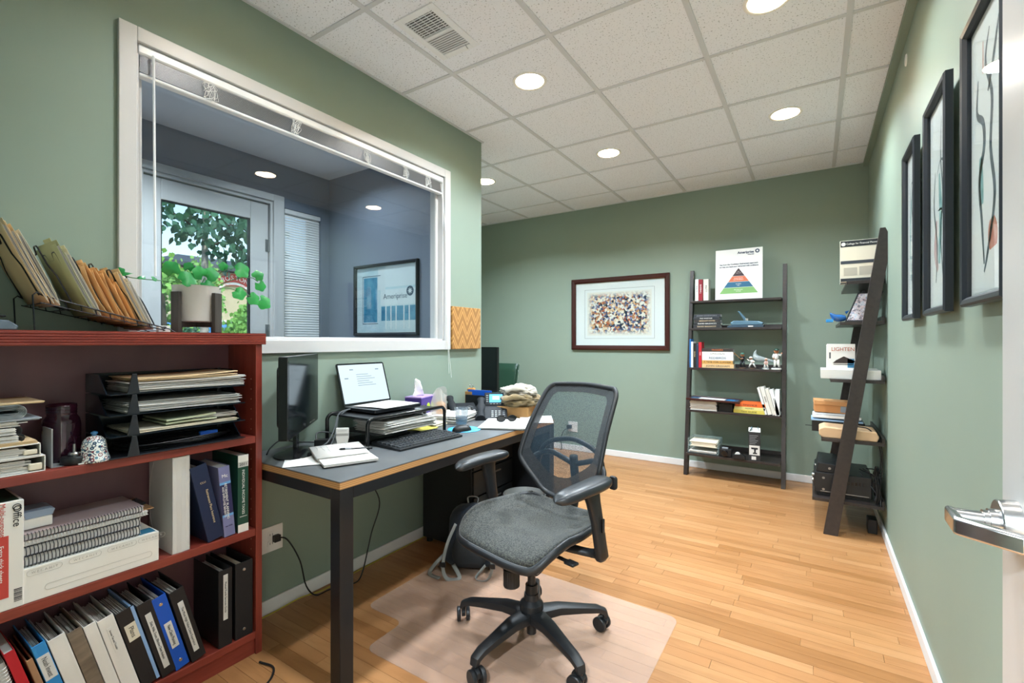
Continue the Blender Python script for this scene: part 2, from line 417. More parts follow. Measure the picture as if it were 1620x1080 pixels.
# --- wall outlets
def outlet(name, label, loc, rotz, w=.075):
    PL = mat('outlet_plastic', '#eceae6', rough=.35, bump=(60, .01))
    SL = mat('outlet_slot', '#2a2a2a', rough=.6, bump=(60, .02))
    o = thing(name, label, 'outlet', loc, (0, 0, rotz))
    MB().box(-w / 2, w / 2, -.006, 0, -.058, .058).build('plate', PL, o, bevel=.003)
    for z in (-.02, .02):
        s = MB().prism(rrect(.034, .028, .008), -.008, -.004, 'y', ).tf(Matrix.Translation((0, 0, z))).build('socket', PL, o)
        for dx in (-.006, .006):
            box(dx - .001, dx + .001, -.0086, -.0078, z - .004, z + .006).build('slot', SL, s)
    return o
outlet('wall_outlet', 'white outlet on green wall behind bookcase end with black plug', (-2.1, 1.205, .335), PI / 2, .115)
outlet('wall_outlet', 'white outlet low on the far green wall behind the office chair', (-2.32, 4.87, .27), 0, .115)
# ================================================================== CEILING FIXTURES
DIFF = mat('lamp_diffuser', '#fff6e6', rough=.6, emit='#fff1dc', estr=9., bump=(50, .01))
TRIMW = mat('lamp_trim_white', '#efeeea', rough=.4, bump=(80, .02))
def downlight(label, x, y, power=None):
    o = thing('ceiling_downlight', label, 'ceiling light', (x, y, CZ + .006), group='round ceiling downlights')
    MB().lathe([(.098, 0), (.097, -.005), (.088, -.007), (.080, -.004), (.080, 0)], 40).build('trim_ring', TRIMW, o, smooth=True)
    MB().lathe([(0.0001, -.0035), (.080, -.0035)], 40).build('diffuser', DIFF, o, smooth=True)
    l = bpy.data.lights.new('downlight', 'AREA'); l.shape = 'DISK'; l.size = .155; l.energy = power or LAMP_W; l.color = (.77, .895, 1.0); l.spread = math.radians(142)
    lo = bpy.data.objects.new('lamp_light', l); COL.objects.link(lo); lo.parent = o; lo.location = (0, 0, -.008)
    return o
downlight('round lit downlight in the ceiling nearest the air vent', -1.376, 2.315)
downlight('round lit ceiling downlight cut by the top edge of the photo', -.175, 2.325, LAMP_W * .6)
downlight('round lit ceiling downlight straight ahead above the two ladder shelves', -.165, 3.553, LAMP_W * .95)
downlight('round lit ceiling downlight in the middle above the framed crowd picture', -1.376, 3.538, LAMP_W * 1.6)
downlight('round lit ceiling downlight half hidden behind the green wall corner', -2.585, 3.541, LAMP_W * 1.7)
downlight('round ceiling downlight above the desk and bookcase, behind the vent', -1.376, 1.10, LAMP_W * .5)
downlight('round ceiling downlight over the open white door', -.175, 1.10, LAMP_W * .55)
downlight('added unseen fill downlight in the lobby straight behind the office door', .0, -1.3, HALL_FILL_W)  # lobby pair added out of view for soft fill through the doorway
downlight('added unseen fill downlight at the left end of the lobby', -1.4, -1.3, HALL_FILL_W)
downlight('round ceiling downlight seen in the grey vestibule just under the raised blind', -3.08, 2.19, 8)
downlight('added unseen fill downlight at the hidden end of the grey vestibule', -2.95, 1.0, 30)  # added out of view to brighten the vestibule
# supply air register
VENT = mat('vent_enamel', '#eef1f5', rough=.4, bump=(80, .02)); DUCT = mat('duct_dark', '#1c1c1c', rough=.8, bump=(40, .05))
v = thing('air_vent', 'white louvred air vent set in a ceiling tile', 'air vent', (-1.535, 1.715, CZ + .0055))
MB().box(-.12, -.085, -.175, .175, -.006, 0).box(.085, .12, -.175, .175, -.006, 0).box(-.085, .085, -.175, -.14, -.006, 0).box(-.085, .085, .14, .175, -.006, 0).box(-.085, .085, -.008, .008, -.006, 0).build('vent_frame', VENT, v, bevel=.002)
box(-.085, .085, -.14, .14, -.0005, .0).build('duct_opening', DUCT, v)
for k in range(9):
    y = -.132 + k * .0145
    MB().box(-.085, .085, -.001, .001, -.005, .005, Matrix.Translation((0, y, -.0005)) @ Matrix.Rotation(.5, 4, 'X')).build('louvre', VENT, v)
for k in range(9):
    y = .014 + k * .0145
    MB().box(-.085, .085, -.0088, .0088, -.0008, .0008, Matrix.Translation((0, y, -.003)) @ Matrix.Rotation(.35, 4, 'X')).build('louvre', VENT, v)
for k in range(5):
    x = -.068 + k * .034
    box(x - .001, x + .001, -.14, -.008, -.0045, -.002).build('cross_bar', VENT, v)
MB().tube([(.06, .136, -.004), (.06, .150, -.012), (.06, .156, -.012)], .002, 6).build('lever', STEEL, v)
# white cover disc high on the right wall
tag(MB().cyl((.37, 2.94, 2.60), (.366, 2.94, 2.60), .028, .026, n=24).build('cover_disc', TRIMW, smooth=True), 'small white round cover high on the right green wall', 'cover')

# ================================================================== BLINDS
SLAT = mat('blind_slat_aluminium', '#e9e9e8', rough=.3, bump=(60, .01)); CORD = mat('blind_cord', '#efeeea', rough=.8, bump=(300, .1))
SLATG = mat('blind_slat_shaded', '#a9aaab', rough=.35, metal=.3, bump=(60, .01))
CLEAR = mat('clear_acrylic', '#fbfbfb', rough=.08, spec=.6, alpha=.75, bump=(20, .01))
bl = thing('venetian_blind', 'white venetian blind pulled up at the top of the large interior window', 'blind', (-2.115, 1.547, 2.225))
MB().prism([(-.02, .078), (.016, .078), (.022, .084), (.022, .108), (.014, .118), (-.02, .118)], -.843, .843, 'y').build('headrail', SLAT, bl, bevel=.002)
for k in range(14):
    z = .016 + k * .0044
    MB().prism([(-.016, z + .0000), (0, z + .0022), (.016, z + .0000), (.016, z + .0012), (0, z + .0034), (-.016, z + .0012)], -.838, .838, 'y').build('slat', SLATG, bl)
MB().prism([(-.015, 0), (.015, 0), (.017, .005), (.015, .012), (-.015, .012), (-.017, .005)], -.838, .838, 'y').build('bottom_rail', SLAT, bl, bevel=.002)
rr = random.Random(5)
for y in (-.60, -.22, .20, .50, .70):
    c = MB()
    for q in range(7):
        pts = [(.017 + .006 * rr.random(), y + rr.uniform(-.02, .02), .078)]
        for s in range(5): pts.append((.02 + .008 * rr.random(), y + rr.uniform(-.028, .028), rr.uniform(.0, .075)))
        c.tube(spline(pts, 4), .0008, 4)
    c.build('ladder_cord', CORD, bl)
MB().tube([(.03, -.80, .085), (.033, -.80, .05), (.034, -.795, -.74)], .0045, 6).build('tilt_wand', CLEAR, bl, smooth=True)
MB().tube([(.036, .80, .06), (.04, .86, -.3), (.04, .872, -1.0), (.04, .905, -1.23)], .0016, 5).tube([(.036, .81, .06), (.04, .85, -.3), (.042, .865, -1.0), (.04, .88, -1.20)], .0012, 5).build('lift_cord', CORD, bl)
vb = thing('venetian_blind', 'white venetian blind closed over the narrow vestibule window', 'blind', (-3.785, 2.46, .72))
MB().box(-.015, .015, -.17, .17, 1.61, 1.645).build('headrail', SLAT, vb, bevel=.002)
first = None
for k in range(74):
    z = .02 + k * .0215
    if first is None:
        first = MB().prism([(-.012, -.002), (0, .001), (.012, -.002), (.012, -.0012), (0, .0018), (-.012, -.0012)], -.165, .165, 'y').build('slat', SLAT, vb)
        o = first
    else:
        o = bpy.data.objects.new('slat', first.data); COL.objects.link(o); o.parent = vb
    o.location = (0, 0, z); o.rotation_euler = (0, 1.05, 0)
MB().box(-.01, .01, -.165, .165, -.004, .008).build('bottom_rail', SLAT, vb, bevel=.002)
for y in (-.12, .12):
    MB().tube([(.014, y, 0), (.014, y, 1.61)], .001, 4).build('ladder_cord', CORD, vb)
# ================================================================== WALL ART
BLKF = mat('black_frame', '#20242a', rough=.35, bump=(90, .03)); MATB = mat('mat_board', '#f2f2f0', rough=.8, bump=(200, .02))
CHERF = mat('mahogany_frame', '#3c1712', rough=.25, coat=.3, bump=(30, .05, (1, 12, 1)))
PGLASS = arch_glass('picture_glass', boost=.45)
def picture(name, label, w, h, fw, ft, fmat, art_mat, art, M, cat='picture', inner=None, group=None, glass=True):
    """local: x right, y up, z out of wall; art=(x0,x1,y0,y1) region within the mat"""
    o = thing(name, label, cat, group=group); o.matrix_world = M
    fr = MB()
    for a, b_ in (((-w/2, -h/2), (w/2, -h/2)), ((w/2, -h/2), (w/2, h/2)), ((w/2, h/2), (-w/2, h/2)), ((-w/2, h/2), (-w/2, -h/2))):
        a = Vector((*a, 0)); b_ = Vector((*b_, 0)); d = (b_ - a).normalized(); n = Vector((-d.y, d.x, 0))
        prof = [(0, 0), (0, ft * .8), (fw * .25, ft), (fw * .7, ft * .9), (fw, ft * .55), (fw, 0)]
        vs = []
        for q, z in prof:
            vs.append(a + n * q + d * q + Vector((0, 0, z)))
        for q, z in prof:
            vs.append(b_ + n * q - d * q + Vector((0, 0, z)))
        k = len(prof); fr._add(vs, [(i, (i + 1) % k, k + (i + 1) % k, k + i) for i in range(k)])
    fr.build('frame', fmat, o)
    box(-w/2 + fw * .5, w/2 - fw * .5, -h/2 + fw * .5, h/2 - fw * .5, .001, .004).build('mat_board', MATB, o)
    ap = box(art[0], art[1], art[2], art[3], .004, .0046).build('print', art_mat, o)
    if inner:
        i = inner; bx = MB()
        x0, x1, y0, y1 = art[0] - i, art[1] + i, art[2] - i, art[3] + i; q = .002
        bx.box(x0, x1, y0, y0 + q, .004, .005).box(x0, x1, y1 - q, y1, .004, .005).box(x0, x0 + q, y0, y1, .004, .005).box(x1 - q, x1, y0, y1, .004, .005).build('mat_line', mat('mat_ink_line', '#2f3640', rough=.6, bump=(50, .02)), o)
    if glass: box(-w/2 + fw, w/2 - fw, -h/2 + fw, h/2 - fw, .008, .0095).build('glass', PGLASS, o)
    return o
def art_mat(name, ramp, scale, extra=None, base='#f1efe9', thresh=(.42, .55), stretch=(1, 1, 1)):
    """blotchy watercolour: noise mask between paper and a multicolour ramp"""
    m = mat(name, base, rough=.6, spec=.2); N, L, B = nodes(m)
    tc = N.new('ShaderNodeTexCoord'); mp = N.new('ShaderNodeMapping'); mp.inputs['Scale'].default_value = stretch
    L.new(tc.outputs['Object'], mp.inputs['Vector'])
    n1 = N.new('ShaderNodeTexNoise'); n1.inputs['Scale'].default_value = scale; n1.inputs['Detail'].default_value = 6; n1.inputs['Distortion'].default_value = .8
    n2 = N.new('ShaderNodeTexNoise'); n2.inputs['Scale'].default_value = scale * 1.7; n2.inputs['Detail'].default_value = 3
    L.new(mp.outputs[0], n1.inputs['Vector'])
    ad = N.new('ShaderNodeVectorMath'); ad.inputs[1].default_value = (3.1, 7.7, 1.3); L.new(mp.outputs[0], ad.inputs[0]); L.new(ad.outputs[0], n2.inputs['Vector'])
    r1 = N.new('ShaderNodeValToRGB'); r1.color_ramp.elements[0].position, r1.color_ramp.elements[1].position = thresh
    L.new(n1.outputs['Fac'], r1.inputs['Fac'])
    r2 = N.new('ShaderNodeValToRGB'); e = r2.color_ramp.elements
    ps = [.25 + .5 * k / (len(ramp) - 1) for k in range(len(ramp))]
    e[0].position = ps[0]; e[0].color = lin(ramp[0]); e[1].position = ps[-1]; e[1].color = lin(ramp[-1])
    for p, c_ in list(zip(ps, ramp))[1:-1]: q = e.new(p); q.color = lin(c_)
    L.new(n2.outputs['Fac'], r2.inputs['Fac'])
    mask = r1.outputs['Color']
    if extra:   # fade to paper towards the edges: extra=(halfwidth, halfheight, soft)
        sp = N.new('ShaderNodeSeparateXYZ'); L.new(tc.outputs['Object'], sp.inputs[0])
        outs = []
        for ax, hw in (('X', extra[0]), ('Y', extra[1])):
            a = N.new('ShaderNodeMath'); a.operation = 'ABSOLUTE'; L.new(sp.outputs[ax], a.inputs[0])
            r = N.new('ShaderNodeMapRange'); r.inputs['From Min'].default_value = hw; r.inputs['From Max'].default_value = hw - extra[2]; L.new(a.outputs[0], r.inputs['Value']); outs.append(r.outputs[0])
        mm = N.new('ShaderNodeMath'); mm.operation = 'MULTIPLY'; L.new(outs[0], mm.inputs[0]); L.new(outs[1], mm.inputs[1])
        m2 = N.new('ShaderNodeMath'); m2.operation = 'MULTIPLY'; L.new(mask, m2.inputs[0]); L.new(mm.outputs[0], m2.inputs[1]); mask = m2.outputs[0]
    mx = N.new('ShaderNodeMix'); mx.data_type = 'RGBA'; mx.inputs['A'].default_value = lin(base)
    L.new(mask, mx.inputs['Factor']); L.new(r2.outputs['Color'], mx.inputs['B']); L.new(mx.outputs['Result'], B.inputs['Base Color'])
    return m
CROWD = art_mat('crowd_watercolour', ['#1f2d48', '#8a4a38', '#e0a060', '#4a4a78', '#c8704a', '#ecd6b4', '#2a3850', '#b7805a', '#e8c49a', '#26304a'], 20, (.355, .235, .06), '#f1ece2', (.38, .46))
N, L, B = nodes(CROWD)      # many small figures: one colour per cell
tcn = [n for n in N if n.type == 'TEX_COORD'][0]; vo = N.new('ShaderNodeTexVoronoi'); vo.inputs['Scale'].default_value = 48; L.new(tcn.outputs['Object'], vo.inputs['Vector'])
sp = N.new('ShaderNodeSeparateXYZ'); L.new(vo.outputs['Color'], sp.inputs[0])
cr = N.new('ShaderNodeValToRGB'); cr.color_ramp.interpolation = 'CONSTANT'; e = cr.color_ramp.elements
pal = ['#22304c', '#c98a5a', '#efe2cc', '#5a5f86', '#e6b98c', '#2c3640', '#b9603e', '#f0e6d6', '#8c8fae', '#a9745a', '#e9cfae', '#3c4a66']
e[0].color = lin(pal[0]); e[1].position = .92; e[1].color = lin(pal[-1])
for k, c_ in enumerate(pal[1:-1]): q = e.new((k + 1) / 12); q.color = lin(c_)
L.new(sp.outputs[0], cr.inputs['Fac'])
mxn = [n for n in N if n.type == 'MIX'][0]; L.new(cr.outputs['Color'], mxn.inputs['B'])
picture('framed_picture', 'mahogany framed watercolour of a dense crowd on the far green wall', 1.09, .79, .05, .03, CHERF, CROWD, (-.36, .36, -.24, .24), frame((-1.782, 4.868, 1.543), (1, 0, 0), (0, 0, 1)), inner=.03)
# three tall black frames along the right wall
INK = mat('brush_ink', '#3b4247', rough=.7, var=('#6d747a', 30)); RUST = mat('brush_rust', '#c9654a', rough=.7, var=('#e3a58f', 25)); TEAL = mat('brush_teal', '#6fa3a0', rough=.7, var=('#a9cbc8', 20)); PALE = mat('art_paper', '#f0efec', rough=.7, bump=(150, .03))
PINK = mat('brush_rose', '#c98f8f', rough=.7, var=('#e6c6c2', 20))
def strokes(o, data):
    for m_, pts, r in data:
        sp = spline([(x, y, 0) for x, y in pts], 6); n = len(sp)
        mb = MB(); L_ = []; R_ = []
        for i, p in enumerate(sp):
            d = (sp[min(i + 1, n - 1)] - sp[max(i - 1, 0)]).normalized(); q = Vector((-d.y, d.x, 0))
            w = r * (.25 + .75 * math.sin(PI * (i + .4) / (n + .6)) ** .6)
            L_.append(p + q * w); R_.append(p - q * w)
        mb._add([(*p.xy, .0047) for p in L_ + R_], [(i, i + 1, n + i + 1, n + i) for i in range(n - 1)])
        mb.build('brush_stroke', m_, o)
def tall(label, yc, w, tilt, st):
    h = .735
    o = picture('framed_picture', label, w, h, .024, .024, BLKF, PALE, (-w/2 + .03, w/2 - .03, -h/2 + .03, h/2 - .03), frame((.352, yc, 1.70), (-tilt, -1, 0), (0, 0, 1)), group='tall black frames on the right wall')
    strokes(o, st)
    return o
tall('tall black framed figure sketch farthest from the door, nearest the ladder shelf', 2.60, .29, 0,
     [(INK, [(.02, .25), (-.02, .12), (.03, .0), (-.01, -.12), (.0, -.25)], .006), (TEAL, [(-.03, .15), (-.05, 0), (-.03, -.2)], .012), (INK, [(.05, .1), (.06, -.05), (.03, -.15)], .005), (PINK, [(.04, -.12), (.06, -.2)], .015), (INK, [(-.06, .05), (-.04, .2), (.0, .22)], .004)])
tall('tall black framed figure sketch in the middle of the three', 2.087, .335, 0,
     [(INK, [(.03, .28), (.02, .15), (.05, .02), (.02, -.1), (.05, -.24)], .007), (INK, [(-.06, .12), (-.08, .0), (-.03, -.14), (-.05, -.26)], .008), (TEAL, [(.0, .1), (.02, -.05), (.0, -.2)], .022), (PINK, [(-.04, -.05), (-.06, -.15), (-.02, -.22)], .02), (INK, [(-.04, .1), (.02, .14), (.08, .1), (.09, -.02)], .004), (INK, [(-.02, -.02), (.04, -.03), (.08, -.1)], .004)])
tall('tall black framed brush drawing of a figure nearest the white door', 1.562, .335, 0,
     [(INK, [(.01, .29), (-.02, .22), (.03, .12), (.02, .0), (.05, -.12), (.0, -.24), (-.03, -.29)], .010), (INK, [(-.08, .2), (-.09, .12), (-.04, .08), (-.03, .02), (-.07, -.06), (-.05, -.16), (-.03, -.27)], .011), (INK, [(.08, .28), (.04, .2), (.0, .14)], .009), (TEAL, [(-.06, .0), (-.05, -.12)], .018), (RUST, [(.03, -.17), (.04, -.24)], .035), (RUST, [(-.04, .28), (-.04, .2)], .004), (INK, [(.08, -.27), (.1, -.26), (.11, -.28), (.13, -.26)], .002)])
# vestibule picture; right half paints the outside sign reflected in its glass
BLU = mat('print_reflection_blue', '#2f86ad', rough=.6, var=('#5aa9c8', 12)); PALEB = mat('print_pale_blue', '#cfe4ec', rough=.6, var=('#e6f1f4', 6)); STORE = mat('print_reflection_white', '#f6f8f8', rough=.6, bump=(50, .01)); NAVY = mat('print_reflection_navy', '#1d3c58', rough=.6, bump=(50, .01))
vp = picture('framed_picture', 'dark framed blue and white print with painted reflection on the grey vestibule wall', .765, .605, .024, .03, BLKF, PALEB, (-.355, .355, -.275, .275), frame((-3.013, 2.719, 1.593), (1, 0, 0), (0, 0, 1)))
box(-.27, -.10, -.19, .19, .0046, .005).build('print_reflection_panel', BLU, vp)
MB().box(-.285, -.28, -.205, .205, .0046, .0052).box(-.285, -.09, -.205, -.2, .0046, .0052).box(-.285, -.06, .2, .205, .0046, .0052).build('print_reflection_line', NAVY, vp)
box(-.06, .345, -.05, .08, .0046, .005).build('print_reflection_panel', STORE, vp)  # from here on: reflected storefront painted as pale panels and bars
box(-.09, .0, .08, .26, .0046, .0049).build('print_reflection_panel', STORE, vp)
box(.0, .345, .10, .27, .0046, .0049).build('print_reflection_panel', STORE, vp)
box(-.05, .345, -.18, -.06, .0046, .005).build('print_reflection_panel', BLU, vp)
for x in (.0, .06, .12, .21, .27): box(x, x + .012, -.25, -.06, .005, .0054).build('print_reflection_line', STORE, vp)
text('Ameriprise', .062, NAVY, vp, (.115, .02, .0054), (1, 0, 0), (0, 1, 0))  # reflected sign lettering painted onto the picture
def star_badge(parent, c, r, x, y, m1, m2, n=5, name='emblem'):
    M = frame(c, x, y)
    a = MB().lathe([(.0001, 0), (r, 0), (r, .0005), (.0001, .0005)], 28, M=M).build(name, m1, parent)
    pts = []
    for k in range(2 * n):
        q = r * (.72 if k % 2 == 0 else .3); t = PI / 2 + PI * k / n; pts.append((q * math.cos(t), q * math.sin(t)))
    MB().prism(pts, .0006, .0011, M=M).build('emblem_star', m2, a)
    return a
star_badge(vp, (.285, .055, .0052), .04, (1, 0, 0), (0, 1, 0), NAVY, STORE, 8)  # reflected sign emblem painted onto the picture
# woven fabric panel
PAN = mat('mustard_chevron_fabric', '#b98535', rough=.9, sheen=.3); N, L, B = nodes(PAN)
tc = N.new('ShaderNodeTexCoord'); sp = N.new('ShaderNodeSeparateXYZ'); L.new(tc.outputs['Object'], sp.inputs[0])
def M_(op, a, b=None):
    n = N.new('ShaderNodeMath'); n.operation = op
    for i, v_ in enumerate((a, b)):
        if v_ is None: continue
        if isinstance(v_, (int, float)): n.inputs[i].default_value = v_
        else: L.new(v_, n.inputs[i])
    return n.outputs[0]
px = M_('PINGPONG', M_('MULTIPLY', sp.outputs['X'], 20), 1.)           # 0..1 zigzag across 5 cm
zig = M_('ADD', M_('MULTIPLY', sp.outputs['Y'], 10), M_('MULTIPLY', px, -.9))
row = M_('FRACT', zig)
st = M_('GREATER_THAN', M_('FRACT', M_('MULTIPLY', zig, 3.)), .45)
big = M_('LESS_THAN', row, .66)
fac = M_('MULTIPLY', st, big)
mx = N.new('ShaderNodeMix'); mx.data_type = 'RGBA'; mx.inputs['A'].default_value = lin('#96651f'); mx.inputs['B'].default_value = lin('#bd8a40')
L.new(fac, mx.inputs['Factor']); L.new(mx.outputs['Result'], B.inputs['Base Color'])
fp = MB().box(-.161, .161, -.147, .147, 0, .028).build('fabric_panel', PAN, bevel=.004)
fp.matrix_world = frame((-2.099, 2.617, 1.334), (0, 1, 0), (0, 0, 1))
tag(fp, 'mustard fabric panel with chevron weave on the green wall end', 'wall panel')
# ================================================================== BOOKCASE
def wood(name, c1, c2, rough=.35, axis=(1, 12, 12), scale=3, coat=.15):
    return mat(name, c1, rough=rough, coat=coat, var=(c2, scale, axis), bump=(scale * 8, .03, axis))
CHERRY = wood('cherry_veneer', '#8f3d30', '#7d3127', axis=(14, 1.5, 14)); CHERV = wood('cherry_veneer_upright', '#8f3d30', '#7a3026', axis=(14, 14, 1.5))
CHERB = wood('cherry_back', '#6f4a4e', '#66444a', rough=.45, axis=(3, 3, 1)); HOLE = mat('pin_hole', '#d8c4b4', rough=.6, bump=(50, .02))
BX0, BX1, BY0, BY1 = -2.081, -1.862, .13, 1.035
bc = thing('bookcase', 'cherry wood bookcase with reeded top against the left wall', 'bookcase', ((BX0 + BX1) / 2, (BY0 + BY1) / 2, 0))
cx, cy = (BX0 + BX1) / 2, (BY0 + BY1) / 2; hx = (BX1 - BX0) / 2; hy = (BY1 - BY0) / 2
for s_ in (-1, 1):
    y0, y1 = sorted((s_ * hy, s_ * (hy - .025)))
    sp_ = MB().box(-hx, hx, y0, y1, 0, 1.228).build('side_panel', CHERV, bc, bevel=.002)
    for k in range(24):
        z = .17 + k * .04
        if any(abs(z - q) < .03 for q in (.485, .852)): continue
        for xx in (hx - .035, ):
            yy = s_ * (hy - .0248)
            MB().cyl((xx, yy, z), (xx, yy - s_ * .0006, z), .0022, n=8).build('pin_hole', HOLE, sp_)
prof = [(-hx, 1.228), (hx + .012, 1.228)]
for k in range(5):
    z = 1.231 + k * .0082; prof += [(hx + .014, z), (hx + .014, z + .005), (hx + .0115, z + .0062)]
prof += [(hx + .012, 1.272), (-hx, 1.272)]
MB().prism(prof, -hy - .008, hy + .008, 'y').build('top', CHERRY, bc)
for z0, z1, nm in ((.838, .866, 'shelf'), (.470, .500, 'shelf'), (.062, .090, 'bottom_shelf')):
    MB().box(-hx, hx - .003, -hy + .025, hy - .025, z0, z1).build(nm, CHERRY, bc, bevel=.002)
box(-hx, -hx + .006, -hy + .025, hy - .025, .09, 1.228).build('back_panel', CHERB, bc)
box(hx - .03, hx - .012, -hy + .025, hy - .025, 0, .062).build('kick_board', CHERRY, bc)
R90 = PI / 2
SH = {1: .866, 2: .500, 3: .090, 0: 1.272}
PAPER = mat('white_paper', '#dbd8d2', rough=.85, bump=(60, .05)); PAPER2 = mat('office_paper', '#d0cfcb', rough=.85, bump=(60, .05, (1, 1, 40)))
CREAM = mat('aged_paper', '#e6dcc6', rough=.85, bump=(60, .05)); MANILA = mat('manila_card', '#e3c79c', rough=.8, bump=(90, .05)); ORANGEF = mat('buff_card', '#e9b880', rough=.8, bump=(90, .05)); OLIVEF = mat('olive_card', '#aeae84', rough=.8, bump=(90, .05))
BLACKV = mat('black_vinyl', '#1f2023', rough=.4, bump=(260, .05)); WHITEV = mat('white_vinyl', '#e8e5de', rough=.35, bump=(120, .03)); BLUEV = mat('blue_vinyl', '#0f56c0', rough=.35, bump=(120, .04)); LBLUEV = mat('light_blue_vinyl', '#2e8fd0', rough=.35, bump=(120, .04)); REDV = mat('red_vinyl', '#c01f2c', rough=.4, bump=(120, .04)); BROWNV = mat('taupe_vinyl', '#6d6052', rough=.4, var=('#8a7c6a', 9, (1, 1, 5))); NAVYV = mat('navy_vinyl', '#1c2a49', rough=.4, bump=(120, .04))
STRIP = mat('pale_blue_strip', '#8fb2dd', rough=.4, bump=(80, .03)); INKB = mat('black_ink', '#26262a', rough=.7, bump=(40, .02)); INKW = mat('white_ink', '#f0efe9', rough=.6, bump=(40, .02)); GOLD = mat('gold_ink', '#e3c9a0', rough=.5, bump=(40, .02))
RIVET = mat('rivet_metal', '#c9c9c9', rough=.25, metal=1., bump=(40, .02))
def sheaf(x0, x1, y0, y1, z0, z1, n, rng, along='x', j=.004):
    """n separate leaves side by side with uneven tops"""
    mb = MB(); w = (x1 - x0) / n
    for k in range(n):
        a = x0 + k * w
        mb.box(a + .0003, a + w * .86, y0 + rng.random() * j, y1 - rng.random() * j, z0, z1 - rng.random() * j * 1.5)
    return mb
def binder(label, t, h, d, m, loc, rot, group='binders in the bookcase', paper=None, lab=None, tex=None, rivets=False, fill=.85, name='ring_binder', strip=None, seed=1):
    o = thing(name, label, 'binder', loc, rot, group)
    rg = random.Random(seed)
    MB().box(0, t, 0, .0035, 0, h).box(0, .0035, .0035, d, 0, h).box(t - .0035, t, .0035, d, 0, h).build('cover', m, o, bevel=.0015)
    if t > .02:
        sheaf(.006, .006 + (t - .012) * fill, .012, d - .012, .006, h - .014, max(5, int(t / .004)), rg, j=.006).build('papers', paper or PAPER, o)
    if lab:   # (width, z0, z1, material)
        lo = box(t / 2 - lab[0] / 2, t / 2 + lab[0] / 2, -.0008, 0, lab[1], lab[2]).build('spine_label', lab[3] if len(lab) > 3 else PAPER, o)
        if tex: text(tex, lab[0] * .62, INKB, lo, (t / 2, -.001, (lab[1] + lab[2]) / 2), (0, 0, -1), (1, 0, 0), sx=min(1., (lab[2] - lab[1]) * .9 / (len(tex) * lab[0] * .62 * .5)))
    if rivets:
        for z in (.03, h - .03):
            MB().cyl((t / 2, 0, z), (t / 2, -.0015, z), .006, .005, n=14).build('rivet', RIVET, o, smooth=True)
    if strip: box(t - strip, t, -.0006, d, .0, h - .002).build('edge_strip', STRIP, o)
    return o
FX = BX1 - .008
def lean(yb, yt, h): return math.atan2(yt - yb, h)
# --- bottom shelf: two upright, then a leaning row (yb = bottom-left Y at the shelf, lean to -Y)
z3 = SH[3] + .0005
binder('plain black ring binder standing upright at the right end of the bottom shelf', .066, .292, .20, BLACKV, (FX, .936, z3), (0, 0, R90), rivets=True, fill=.7, paper=CREAM, seed=2)
binder('upright black ring binder with a long white spine label beside the plain one', .048, .290, .20, BLACKV, (FX, .876, z3), (0, 0, R90), lab=(.016, .10, .27), tex='Mutual Funds Services Guide', seed=3)
row = [ # label, thickness, material, top-left Y, spine label, text, extras
 ('leaning black binder with white spine label, rightmost of the leaning row', .047, BLACKV, .714, (.017, .035, .24), 'The Most High Value Client Experience', {}),
 ('leaning bright blue binder with silver rivets and a short white label', .044, BLUEV, .663, (.022, .085, .185), 'New Client Planning', dict(rivets=True)),
 ('leaning black binder with white label just left of the blue one', .044, BLACKV, .622, (.017, .03, .245), 'Data, Wills, Trusts, Effective Client Analysis', {}),
 ('leaning black binder with cream square label and pale blue edge', .050, BLACKV, .567, (.030, .175, .235, CREAM), 'Plans', dict(strip=.009)),
 ('leaning white binder with small printed spine title', .042, WHITEV, .522, (.012, .16, .25, WHITEV), 'Income Tax and Transfer', {}),
 ('leaning white binder without a title between the taupe and titled ones', .031, WHITEV, .489, None, None, {}),
 ('leaning taupe grey binder stuffed with papers', .035, BROWNV, .452, None, None, dict(fill=1.0)),
 ('leaning thick white binder next to the light blue one', .040, WHITEV, .410, None, None, {}),
 ('leaning light blue binder with a handwritten white label', .031, LBLUEV, .376, (.027, .17, .25), 'Noah Invest', {}),
]
ang = -.262
for k, (lb_, t_, m_, yt, lab, tex, ex) in enumerate(row):
    h_ = .288; yb = yt + math.sin(-ang) * h_
    binder(lb_, t_ * .97, h_, .20, m_, (FX, yb, z3), (0, 0, R90), lab=lab, tex=tex, seed=10 + k, **ex).rotation_euler = (Matrix.Rotation(R90, 4, 'Z') @ Matrix.Rotation(ang, 4, 'Y')).to_euler()
o = binder('leaning brown paper folder with striped insert beside the red book', .014, .255, .2, mat('kraft_card', '#a97f5c', rough=.8, bump=(90, .05)), (FX, .432, z3), (0, 0, R90), seed=31, name='paper_folder'); o.rotation_euler = (Matrix.Rotation(R90, 4, 'Z') @ Matrix.Rotation(ang, 4, 'Y')).to_euler(); o['category'] = 'folder'
def book(label, t, h, d, m, loc, rot, texts=(), pages=None, group=None, name='book', bands=(), cat='book'):
    """local: x thickness, -y spine face, z height"""
    o = thing(name, label, cat, loc, rot, group)
    MB().box(0, t, 0, .002, 0, h).box(0, .002, .002, d, 0, h).box(t - .002, t, .002, d, 0, h).build('cover', m, o, bevel=.0008)
    box(.0022, t - .0022, .003, d - .004, .003, h - .003).build('pages', pages or PAPER2, o)
    for z0, z1, bm_ in bands: box(.0003, t - .0003, -.0005, .0, z0, z1).build('spine_band', bm_, o)
    for s_, size, zc, tm in texts: text(s_, size, tm, o, (t / 2, -.0008, zc), (0, 0, -1), (1, 0, 0))
    return o
o = book('leaning red hardcover book at the left of the bottom shelf', .022, .30, .19, REDV, (FX, .400, z3), (0, 0, R90), group='books in the bookcase'); o.rotation_euler = (Matrix.Rotation(R90, 4, 'Z') @ Matrix.Rotation(ang, 4, 'Y')).to_euler()
